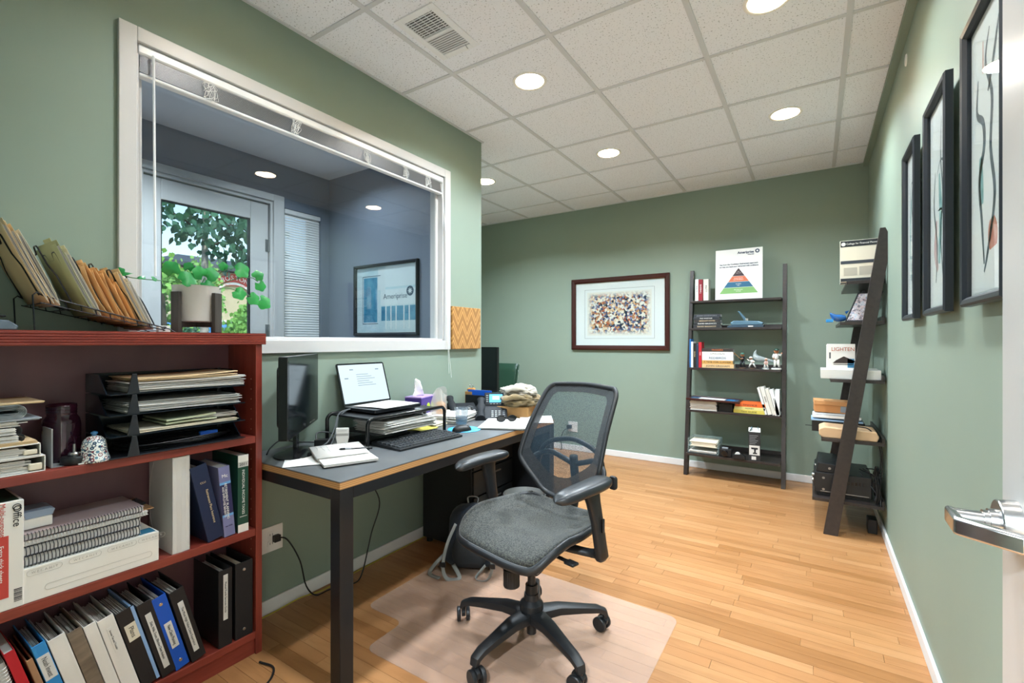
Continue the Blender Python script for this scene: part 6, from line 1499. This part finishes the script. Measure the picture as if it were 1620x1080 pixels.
GFIG = mat('crystal_glass', '#dfe9ea', rough=.08, trans=.6, ior=1.45, spec=.6, bump=(60, .2))
o = figurine('fielding figurine in pink and white crouching beside the glass bird', .262, yf - .01, z_, .105, cm('#d9b5aa'), UNI, cm('#cfae9f'), ([(-.12, -.04, .25), (-.12, .02, .08)], [(.12, -.04, .25), (.12, .02, .08)], [(-.14, -.06, .50), (-.05, -.12, .42)], [(.14, -.06, .50), (.05, -.12, .42)], 0), UNI)
gb = thing('glass_ornament', 'clear glass swooping ornament behind the crouching figurine', 'ornament', A(.255, yf + .045, z_))
MB().tube(spline([(-.075, 0, .165), (-.085, 0, .13), (-.07, 0, .095), (-.02, 0, .085), (.05, 0, .07), (.10, 0, .055)], 5), [.004, .006, .008, .010, .012, .014, .018, .022, .025, .027, .028, .028, .027, .025, .022, .02, .018, .016, .014, .012, .01, .008, .006, .005, .004, .003], 12).build('body', GFIG, gb, smooth='all')
MB().lathe([(.0001, 0), (.03, 0), (.028, .008), (.008, .015), (.006, .07), (.0001, .07)], 16).build('foot', GFIG, gb, smooth=True)
figurine('bobblehead figurine in white uniform and dark green cap, tallest and rightmost', .340, yf, z_, .200, UNI, UNI, FGRN, ([(-.05, 0, .25), (-.08, .0, .08)], [(.07, -.01, .25), (.12, .0, .08)], [(-.13, -.03, .55), (-.10, -.10, .48)], [(.15, -.03, .60), (.20, -.06, .70)], 0), UNI, 1.25)
# fourth shelf
z_ = LV[3]; y_ = yl(z_) + .012
def astack(name, label, cat, x0, x1, y0, z0, t, n, m, seed, d=.17, fan=.006):
    o = thing(name, label, cat, A(0, 0, z0), (0, 0, 0), 'papers on the far ladder shelf'); rg = random.Random(seed); mb = MB()
    for k in range(n): mb.box(x0 + rg.uniform(-fan, fan), x1 + rg.uniform(-fan, fan), y0 + rg.uniform(0, fan), y0 + d, t * k / n, t * k / n + t / n * .8)
    mb.build('sheets', m, o); return o
astack('paper_pile', 'white stacked binders and papers at the left of the fourth far shelf', 'papers', -.350, -.125, y_ - .01, z_, .085, 9, PAPER, 5, d=.18)
fr4 = thing('framed_certificate', 'dark framed certificate lying flat on the paper stack', 'picture', A(-.155, y_ - .025, z_ + .088), (.0, 0.02, 0))
MB().box(-.225, .225, -.02, -.0, 0, .018).box(-.225, .225, .20, .22, 0, .018).box(-.225, -.203, 0, .20, 0, .018).box(.203, .225, 0, .20, 0, .018).build('frame', CHERF, fr4, bevel=.003)
box(-.203, .203, 0, .20, .004, .010).build('mat_board', cm('#33506e'), fr4); box(-.13, .09, .03, .18, .010, .0106).build('certificate', PAPER, fr4); box(.105, .17, .03, .18, .010, .0106).build('certificate_panel', cm('#2f74a8'), fr4)
zz = z_
for k, (t, c_, tx) in enumerate(((.030, '#d9c75a', 'TAX GUIDE'), (.026, '#e0d78a', 'MONEY'), (.034, '#e2682c', 'FINANCE'))):
    flatbook(('yellow', 'pale yellow', 'orange')[k] + ' book lying flat on the fourth far shelf', .015 + .006 * k, y_, zz, .245 - .004 * k, .17, t, c_, tx, INKB); zz += t + .0005
bk('black box file between the white stack and the yellow books', -.105, y_ + .01, z_, .11, .070, .15, '#121316')
for k, (x, t, c_, h, tx) in enumerate(((.205, .018, '#e8e6e0', .235, None), (.228, .030, '#e3dfd4', .24, 'INVEST'), (.262, .026, '#dcd8cc', .228, None), (.292, .028, '#efeee8', .220, 'NOTES'))):
    o = bk(('thin white', 'thick ivory', 'cream', 'bright white')[k] + ' book leaning left on the fourth far shelf', x, y_, z_, t, h, .16, c_, -.26, tx, INKB)
    o.location = A(x + .055, y_, z_)
bk('white book standing upright at the right rail of the fourth far shelf', .335, y_, z_, .034, .218, .16, '#f1f1ee')
# bottom shelf
z_ = LV[4]; y_ = yl(z_) + .012
ACR = mat('acrylic_tray', '#d8ecea', rough=.05, spec=.7, alpha=.28, bump=(15, .02))
at_ = thing('acrylic_tray', 'clear acrylic two tier tray of papers on the bottom far shelf', 'letter tray', A(-.235, y_ + .02, z_))
MB().box(-.13, .13, 0, .22, .004, .008).box(-.13, -.126, 0, .22, .008, .055).box(.126, .13, 0, .22, .008, .055).box(-.13, .13, 0, .22, .062, .066).box(-.13, -.126, 0, .22, .066, .13).box(.126, .13, 0, .22, .066, .13).box(-.126, .126, .216, .22, .066, .13).build('tray_body', ACR, at_)
astack('paper_pile', 'papers in the lower tier of the clear tray', 'papers', -.35, -.12, y_ + .015, z_ + .0085, .02, 4, PAPER, 7, d=.20)
astack('paper_pile', 'curled cream papers in the upper tier of the clear tray', 'papers', -.34, -.115, y_ + .01, z_ + .0665, .045, 6, CREAM, 9, d=.205, fan=.012)
cmr = thing('camera_body', 'black compact camera beside the clear tray', 'camera', A(-.045, y_ + .03, z_))
MB().box(-.05, .05, -.02, .035, 0, .068).build('body', BLKP, cmr, bevel=.006); MB().cyl((-.005, -.02, .034), (-.005, -.052, .034), .027, .025, n=24).build('lens', BLKG, cmr, smooth=True); MB().box(-.03, .02, -.015, .02, .068, .080).build('top_plate', GREYR, cmr, bevel=.004)
ww = thing('tape_dispenser', 'small black and white tape dispenser on the bottom far shelf', 'tape dispenser', A(.065, y_ - .005, z_))
MB().prism([(-.05, 0), (.055, 0), (.05, .03), (.02, .045), (-.03, .04), (-.05, .02)], -.02, .02, 'y').build('body', BLKP, ww, bevel=.004); MB().lathe([(.012, -.012), (.022, -.012), (.022, .012), (.012, .012)], 20, M=frame((-.01, 0, .036), (1, 0, 0), (0, 0, 1))).build('tape', PAPER, ww, smooth=True)
db = thing('drill_carton', 'black and white power drill carton with raised flap on the bottom far shelf', 'box', A(.185, y_ + .0, z_), (0, 0, .08))
MB().box(-.045, .045, 0, .08, 0, .245).build('carton', cm('#2a2b2d'), db, bevel=.001)
MB().box(-.040, .040, -.0006, 0, .048, .130).build('printed_panel', PAPER, db); MB().box(-.022, .012, -.0008, 0, .008, .036).build('printed_label', PAPER, db)
MB().prism([(-.026, .112), (.024, .112), (.028, .104), (.024, .097), (.012, .096), (.010, .070), (.020, .068), (.020, .058), (-.012, .058), (-.012, .068), (-.002, .072), (-.004, .096), (-.024, .097)], -.0012, -.0006, 'y').build('drill_print', INKB, db)
for k in range(6): MB().box(-.038, -.038 + .045 + .01 * (k % 3), -.0008, 0, .142 + k * .014, .146 + k * .014).build('printed_line', GREYR, db)
MB().box(-.045, .045, -.0004, .0004, 0, .05, Matrix.Translation((0, .0, .245)) @ Matrix.Rotation(-.9, 4, 'X')).build('flap', PAPER, db); MB().box(-.0004, .0004, 0, .08, 0, .045, Matrix.Translation((-.045, 0, .245)) @ Matrix.Rotation(.6, 4, 'Y')).build('flap', cm('#4d8096'), db)
MB().box(-.0004, .0004, 0, .08, 0, .045, Matrix.Translation((.045, 0, .245)) @ Matrix.Rotation(-.5, 4, 'Y')).build('flap', cm('#4d8096'), db)
# --- contents of the right-hand shelf (local y towards the wall = world +X, local x = world -Y)
def Bp(x, y, z_): return (BXc + y, BYc - x, z_ + .0004)
RB = (0, 0, -PI / 2)
g2 = 'things on the right ladder shelf'
z_ = LV[0]
def facing(label, x0, x1, y, z0, h, t, col, name='book', cat='book', tilt=0):
    o = thing(name, label, cat, (x0, y, z0 + .0004), (tilt, 0, 0), g2); w = x1 - x0
    MB().box(0, w, 0, .002, 0, h).box(0, w, t - .002, t, 0, h).box(0, .002, .002, t - .002, 0, h).build('cover', cm(col), o, bevel=.0008)
    box(.003, w - .003, .0022, t - .0022, .003, h - .003).build('pages', PAPER2, o)
    return o
o = facing('cream college textbook with dark title band on the top right shelf', .135, .345, 3.715, LV[0], .265, .03, '#ded7c4')
box(.003, .207, -.0006, 0, .225, .263).build('title_band', cm('#23272b'), o); text('College for Financial Planning', .0155, INKW, o, (.118, -.001, .243), (1, 0, 0), (0, 0, 1), sx=.92)
MB().lathe([(.0001, 0), (.012, 0), (.012, .0008)], 18, M=frame((.018, -.0002, .243), (1, 0, 0), (0, 0, 1))).build('emblem', PAPER, o)
box(.003, .207, -.0006, 0, .115, .135).build('cover_band', cm('#3d434a'), o); MB().box(.02, .09, -.0006, 0, .04, .09).box(.1, .18, -.0006, 0, .04, .095).build('tree_print', cm('#b7b1a2'), o); box(.003, .207, -.0006, 0, .003, .022).build('cover_band', cm('#2a2f34'), o)
for k in range(4): facing(('white workbook behind the college textbook', 'green workbook third from the front on the top right shelf', 'blue workbook fourth from the front on the top right shelf', 'white workbook at the back of the top right shelf row')[k], .140, .345, 3.75 + k * .034, LV[0], .262 - .004 * k, .03, ('#e9e7e2', '#4f7a6a', '#3b6a90', '#e9e7e2')[k])
# second shelf: tilted photo frame, blue animal ornament
z_ = LV[1]
o = thing('photo_frame', 'black desk photo frame leaning back on the second right shelf', 'picture', (.175, 3.74, z_ + .0004), (0, .42, 0), g2)
MB().box(-.006, .006, 0, .17, 0, .016).box(-.006, .006, 0, .17, .206, .222).box(-.006, .006, 0, .016, .016, .206).box(-.006, .006, .154, .17, .016, .206).build('frame', BLKF, o, bevel=.002)
box(-.004, .002, .016, .154, .016, .206).build('photo', art_mat('family_photo', ['#c9a3a0', '#6f8fb0', '#e2cfd0', '#54606f', '#d7e3ea'], 18, None, '#d9e0e4', (.3, .5)), o)
o = thing('photo_frame', 'photo print in a thin black frame facing the door on the second right shelf', 'picture', (.16, 3.712, z_ + .0004), (-.12, .0, 0), g2)
MB().prism([(0, 0), (.13, 0), (.20, .19), (.07, .19)], 0, .006, 'y').build('frame', BLKF, o); MB().prism([(.012, .01), (.122, .01), (.184, .18), (.076, .18)], -.001, 0, 'y').build('photo', art_mat('party_photo', ['#c9a3a0', '#6f8fb0', '#e2cfd0', '#54606f', '#e7c2c0'], 40, None, '#d9e0e4', (.3, .5)), o)
BLG = mat('blue_glass', '#2f6fb5', rough=.08, trans=.4, coat=.5, bump=(20, .02))
o = thing('glass_whale', 'small blue glass animal beside the photo frame', 'ornament', (.125, 3.74, z_ + .0004), (0, 0, 0), g2)
MB().grid(lambda u, v_: (.045 * math.cos(PI * v_) * 1.0, .022 * math.sin(2 * PI * u) * math.sin(PI * v_) ** .6, .026 + .024 * math.cos(2 * PI * u) * math.sin(PI * v_) ** .6 + .03 * max(0, -math.cos(PI * v_)) ** 2), 18, 12, wrapu=True).build('body', BLG, o, smooth='all')
MB().prism([(-.045, .05), (-.06, .075), (-.035, .068)], -.012, .012, 'y').tf(Matrix.Rotation(PI, 4, 'Z')).build('tail', BLG, o, bevel=.003)
tag(MB().box(.06, .10, 3.71, 3.78, z_ + .0004, z_ + .020).build('card_box', LBLUEV, bevel=.002), 'flat light blue box at the front edge of the second right shelf', 'box', g2)
# third shelf: white book LIGHTEN, white flat carton
z_ = LV[2]
tag(MB().box(.03, .345, 3.70, 3.95, z_ + .0004, z_ + .060).build('white_carton', cm('#e6e4de'), bevel=.002), 'long white carton lying on the third right shelf', 'box', g2)
o = facing('white cover book with red title standing on the white carton', .065, .215, 3.72, z_ + .0605, .165, .022, '#eceae6')
text('LIGHTEN', .034, cm('#b5532f'), o, (.085, -.001, .130), (1, 0, 0), (0, 0, 1), sx=.9); box(.035, .14, -.0006, 0, .03, .035).build('cover_line', cm('#2b3238'), o); MB().prism([(.03, .04), (.14, .04), (.15, .055), (.09, .085), (.05, .06)], -.0006, 0, 'y').build('cover_print', cm('#3a2f2c'), o); box(.11, .145, -.0006, 0, .012, .07).build('cover_print', cm('#3d7fa6'), o); box(.012, .02, -.0006, 0, .07, .11).build('cover_print', cm('#38414a'), o)
facing('second white book right behind the red titled one', .062, .215, 3.745, z_ + .0605, .16, .03, '#f0efec')
facing('white book at the back of the third right shelf row', .07, .215, 3.78, z_ + .0605, .162, .03, '#e6e4e0')
# fourth shelf
z_ = LV[3]
tag(MB().prism([(.04, z_ + .0004), (.325, z_ + .0004), (.335, z_ + .03), (.32, z_ + .062), (.05, z_ + .070), (.02, z_ + .055), (.02, z_ + .02)], 3.685, 3.90, 'y').build('rolled_folders', cm('#d9b48c'), bevel=.006), 'thick rolled tan folders at the front of the fourth right shelf', 'folder', g2)
o = thing('black_box', 'flat black document box on the fourth right shelf', 'box', (-.02, 3.92, z_ + .0004), (0, 0, 0), g2)
MB().box(.0, .30, 0, .20, 0, .075).build('body', BLKP, o, bevel=.003); MB().cyl((-.04, .05, .03), (0, .05, .03), .0025, n=8).build('antenna', BLKP, o)
for k, (c_, t, lab) in enumerate((('#8fb0cf', .010, 'blue'), ('#ece9e4', .018, 'white'), ('#d6d9dc', .012, 'pale grey'))):
    tag(MB().box(-.025 + .008 * k, .27 - .01 * k, 3.91 + .01 * k, 4.12, z_ + .076 + .0205 * k, z_ + .076 + .0205 * k + t).build('document_folder', cm(c_), bevel=.0012), lab + ' document folder stacked on the flat black box', 'folder', g2)
o = thing('shoe_carton', 'orange brown cardboard box on the document pile', 'box', (-.005, 3.93, z_ + .136), (0, .03, .05), g2)
MB().box(0, .22, 0, .16, 0, .052).build('carton', cm('#c58a55'), o, bevel=.002); MB().box(-.003, .223, -.003, .163, .052, .080).build('lid', cm('#cf9864'), o, bevel=.002); MB().box(.15, .22, -.0012, .0, .008, .05).build('label', cm('#8d97a3'), o)
# bottom shelf: printer and a second black device, bundle of cables
z_ = LV[4]
PRB = mat('printer_black', '#1d1e20', rough=.38, bump=(120, .05))
pr_ = thing('printer', 'black box printer on the bottom right shelf', 'printer', (-.005, 3.72, z_ + .0004), (0, 0, 0))
pr_.scale = (1.12, 1, 1)
MB().box(0, .275, 0, .40, .02, .155).build('body', PRB, pr_, bevel=.006)
MB().box(.02, .265, .01, .39, .0, .02).build('foot_plinth', BLKP, pr_); MB().box(.03, .26, -.002, .0, .030, .034).build('seam', STEEL, pr_)
MB().box(-.004, .0, .03, .37, .05, .12).build('paper_tray', BLKG, pr_, bevel=.001)
for y, zz_ in ((.03, .12), (.03, .045)): MB().cyl((.045, -.003, zz_), (.045, 0, zz_), .007, n=14).build('screw', STEEL, pr_)
for k in range(5): MB().box(.16 + k * .018, .170 + k * .018, -.0015, .0, .095, .115).build('vent_slot', BLKG, pr_)
for k in range(2): MB().cyl((-.012, .06 + .1 * k, .12 - .06 * k), (.0, .06 + .1 * k, .12 - .06 * k), .012, n=14).build('dial', STEEL, pr_, smooth=True)
dv_ = thing('receiver', 'flat black electronic unit stacked on the printer', 'electronics', (.003, 3.725, z_ + .157), (0, .03, 0), g2)
MB().prism([(0, 0), (.15, 0), (.145, .06), (.01, .062)], 0, .36, 'y').build('body', PRB, dv_, bevel=.005)
MB().cyl((.075, -.002, .03), (.075, 0, .03), .008, n=14).build('screw', STEEL, dv_); MB().cyl((-.006, .05, .03), (.0, .05, .03), .010, n=14).build('dial', STEEL, dv_, smooth=True)
rg = random.Random(33)
ct = thing('cable_tangle', 'tangle of black cables hanging behind the printer at the right wall', 'cables', (.345, 3.72, z_ + .03))
for k in range(9):
    pts = [(-.12 * rg.random(), rg.uniform(0, .1), .13 + .05 * rg.random())]
    for q in range(6): pts.append((rg.uniform(-.035, .0), rg.uniform(-.06, .06), rg.uniform(-.03, .20)))
    MB().tube(spline(pts, 6), .0035, 6).build('cable', CBL, ct, smooth=True)
cable('black cable arching from the fourth right shelf down to the printer', [(.22, 3.72, LV[3] + .085), (.29, 3.70, LV[3] + .07), (.335, 3.69, LV[3] - .03), (.34, 3.69, LV[3] - .15), (.315, 3.70, LV[3] - .24), (.33, 3.70, LV[4] + .06)], .004)
cable('second black cable hanging beside the right shelf rail', [(.30, 3.76, LV[3] + .03), (.345, 3.71, LV[3] - .02), (.35, 3.70, LV[3] - .18), (.34, 3.70, LV[4] + .10), (.352, 3.70, LV[4] + .02)], .0035)
tag(MB().box(.285, .335, 3.80, 3.90, .0, .09).build('power_strip', BLKP, bevel=.004), 'black power block on the floor under the right shelf', 'power strip')
# ================================================================== OUTSIDE THE GLASS DOOR
ASPH = mat('asphalt', '#6d6c6a', rough=.9, var=('#5d5c5a', 4)); GRASS = mat('lawn', '#5f8a3c', rough=.95, var=('#739c48', 3))
struct(box(-60, -4.0, -40, 50, -.25, -.15).build('ground', ASPH))
LEAFD = mat('tree_leaf_dark', '#2f5a45', rough=.5, var=('#3f7552', 3)); LEAFL = mat('tree_leaf_light', '#8fbf55', rough=.55, var=('#5f9a3f', 1.2)); BARK = mat('pale_bark', '#b9b3a6', rough=.9, var=('#8d867a', 9, (1, 1, 4)), bump=(30, .3)); BARKD = mat('dark_bark', '#4b4238', rough=.9, bump=(30, .3))
for m_ in (LEAFD, LEAFL):
    nodes(m_)[2].inputs['Subsurface Weight'].default_value = .0
def leaves(rg, cl, n, size, spread):
    """pointed oval leaves scattered around cluster centres"""
    mb = MB()
    for c_, sp_ in cl:
        for k in range(n):
            p = Vector(c_) + Vector((rg.gauss(0, sp_[0]), rg.gauss(0, sp_[1]), rg.gauss(0, sp_[2])))
            s = size * rg.uniform(.7, 1.25)
            M = Matrix.Translation(p) @ Euler((rg.uniform(-.8, .8), rg.uniform(-.6, .6), rg.uniform(-.9, .9))).to_matrix().to_4x4()
            q = [(0, 0, 0), (.02, .42, -.28), (.0, .36, -.62), (.03, 0, -1.05), (.0, -.36, -.62), (.02, -.42, -.28)]
            mb._add([M @ (Vector(a) * s) for a in q], [(0, 1, 2, 3), (0, 3, 4, 5)])
    return mb
rg = random.Random(44)
tr = thing('birch_tree', 'slim pale trunked tree with dark green leaves just outside the glass door', 'tree', (-8.0, 3.53, -.15))
MB().tube([(0, 0, 0), (.02, 0, 2), (0, .02, 3.4), (-.02, .0, 5.2)], [.07, .055, .04, .025], 10).build('trunk', BARK, tr, smooth=True)
brs = [[(0, 0, 3.0), (.2, -.5, 3.25), (.3, -1.1, 3.05)], [(0, 0, 3.3), (.1, .4, 3.5), (.2, .95, 3.2)], [(0, 0, 3.1), (.4, .3, 3.2), (.5, .7, 2.85)], [(0, 0, 3.5), (.2, -.3, 3.7), (.4, -.9, 3.6)], [(0, 0, 2.85), (.3, .25, 2.95), (.4, .5, 2.72)]]
for b_ in brs: MB().tube(spline(b_, 5), [.018 - .0013 * k for k in range(11)], 6).build('branch', BARKD, tr, smooth=True)
cl = []
for b_ in brs:
    for p in spline(b_, 4)[2:]: cl.append((p + Vector((.05, 0, -.05)), (.16, .13, .11)))
cl += [((.2, y_, 3.45 + .12 * math.sin(5 * y_)), (.2, .16, .10)) for y_ in (-.75, -.55, -.35, -.15, .05, .25, .45, .62)]
cl += [((.3, y_, 2.98 + .05 * k), (.12, .09, .07)) for k, y_ in enumerate((-.5, -.3, -.12, .15))] + [((.3, .72, 2.8), (.1, .07, .16)), ((.3, .3, 2.62), (.1, .12, .06))]
fo = leaves(rg, cl, 17, .10, .2).build('foliage', LEAFD, tr, kind='stuff')
def bush(label, loc, h, w, n, size, seed, m=None, name='leafy_tree'):
    rg = random.Random(seed); o = thing(name, label, 'tree', loc, group='trees outside the glass door')
    MB().tube([(0, 0, 0), (.05, .02, h * .45), (0, 0, h * .8)], [.09, .07, .03], 8).build('trunk', BARKD, o, smooth=True)
    cl = []
    for k in range(26):
        a = rg.uniform(0, 2 * PI); e_ = rg.uniform(-.9, 1); r = w * math.sqrt(max(0, 1 - e_ * e_)) * rg.uniform(.55, 1)
        cl.append(((r * math.cos(a) * .8, r * math.sin(a), h * .58 + h * .42 * e_), (w * .14, w * .14, h * .06)))
    leaves(rg, cl, n, size, .2).build('foliage', m or LEAFL, o, kind='stuff')
    return o
bush('light green leafy tree at the left of the door glass', (-13, 4.85, -.15), 3.2, .75, 60, .12, 1)
bush('round light green shrub at the right behind the white pot', (-14, 7.3, -.15), 2.35, .9, 60, .12, 2, name='leafy_shrub')
bush('low light green shrub in the lower right of the door glass', (-11, 5.75, -.15), 1.75, .6, 60, .09, 3, name='leafy_shrub')
bush('light green tree under the eaves of the beige building', (-21.5, 9.6, -.15), 4.9, .7, 50, .15, 4)
bush('dark low shrub seen between the legs of the plant stand', (-12, 5.0, -.15), 1.6, .5, 50, .09, 5, LEAFD, 'leafy_shrub')
# building across the lot
BEI = mat('beige_stucco', '#cfc19f', rough=.9, var=('#c3b591', 2)); DROOF = mat('dark_shingle', '#4b525a', rough=.8, var=('#40464d', 6)); PWIN = mat('dark_window_glass', '#2a3640', rough=.1, bump=(5, .01)); SREDM = mat('sign_red', '#c33a2c', rough=.5, bump=(20, .02)); SWH = mat('sign_white_face', '#f2efe8', rough=.5, bump=(20, .02))
RZ = .38
bd = thing('restaurant_building', 'beige restaurant with a dark hipped roof across the parking lot', 'building', (-26, 12.5, -.15))
MB().box(-8, 0, -2.6, 6, 0, 5.25).build('wall', BEI, bd)
MB()._add([(.7, -3.3, 4.85), (.7, 6.7, 4.85), (-8.7, 6.7, 4.85), (-8.7, -3.3, 4.85), (-3, -1.0, 5.75), (-3, 5, 5.75), (-5, 5, 5.75), (-5, -1.0, 5.75), (.7, -3.3, 4.65), (.7, 6.7, 4.65), (-8.7, 6.7, 4.65), (-8.7, -3.3, 4.65)], [(0, 1, 5, 4), (1, 2, 6, 5), (2, 3, 7, 6), (3, 0, 4, 7), (4, 5, 6, 7), (8, 9, 1, 0), (9, 10, 2, 1), (10, 11, 3, 2), (11, 8, 0, 3), (11, 10, 9, 8)]).tf(Matrix.Translation((0, 0, RZ))).build('roof', DROOF, bd)
for k, y_ in enumerate((-1.9, -.2, 2.6, 4.2)):
    w_ = box(0, .06, y_ - .6, y_ + .6, .9, 2.5).build('window', SWH, bd); box(.06, .08, y_ - .5, y_ + .5, 1.0, 2.4).build('pane', PWIN, w_)
sn = thing('restaurant_sign', 'red and white arched restaurant sign on the beige building', 'sign', (-25.9, 12.88, 4.38))
pts = [(y_, .42 - .28 * (y_ / .85) ** 2 * 1.2) for y_ in [-.85 + 1.7 * k / 16 for k in range(17)]]
MB().prism(pts + [(p[0], p[1] - .42) for p in reversed(pts)], 0, .08, 'x').build('sign_face', SREDM, sn)
MB().prism([(p[0], p[1] - .44) for p in pts] + [(p[0], p[1] - .56) for p in reversed(pts)], 0, .07, 'x').build('sign_band', SWH, sn)
for k, c_ in enumerate('BOSTON'):
    y_ = -.60 + k * .24
    text(c_, .34, SWH, sn, (.085, y_, .42 - .336 * (y_ / .85) ** 2 - .21), (0, 1, -.79 * y_ / .85 * .55), (0, .79 * y_ / .85 * .55, 1), ext=.004)
text('The Gourmet Pizza', .15, SREDM, sn, (.075, 0, -.18), (0, 1, 0), (0, 0, 1), ext=.004)
sb = thing('round_sign', 'round black sign with a white star on the beige building', 'sign', (-25.9, 10.55, 4.35))
star_badge(sb, (.02, 0, 0), .42, (0, 1, 0), (0, 0, 1), FBLK, SWH, 5, 'sign_disc')
MB().tube([(.03, .42 * math.cos(a), .42 * math.sin(a)) for a in [2 * PI * k / 24 for k in range(24)]], .03, 6, closed=True).build('sign_rim', SWH, sb, smooth=True)
VB = mat('van_blue', '#2f86c9', rough=.25, coat=.5, bump=(10, .005)); TYRE = mat('tyre', '#1a1a1b', rough=.8, bump=(60, .1))
def van(label, x, y):
    o = thing('parked_van', label, 'van', (x, y, -.15), group='blue vans parked outside')
    MB().prism([(-1.0, .35), (1.0, .35), (1.0, 1.0), (.82, 1.95), (-.82, 1.95), (-1.0, 1.0)], -2.2, 2.2, 'x').build('body', VB, o, bevel=.08)
    MB().prism([(-.86, 1.05), (.86, 1.05), (.74, 1.75), (-.74, 1.75)], 2.19, 2.215, 'x').build('windscreen', PWIN, o)
    for a in (-1.4, 1.4):
        for b_ in (-.95, .95): MB().cyl((a, b_ - .1, .35), (a, b_ + .1, .35), .35, n=24).build('wheel', TYRE, o, smooth=True)
van('blue van parked at the far left of the door glass', -17.5, 6.1)
van('blue van parked in the middle of the door glass', -18.5, 8.2)
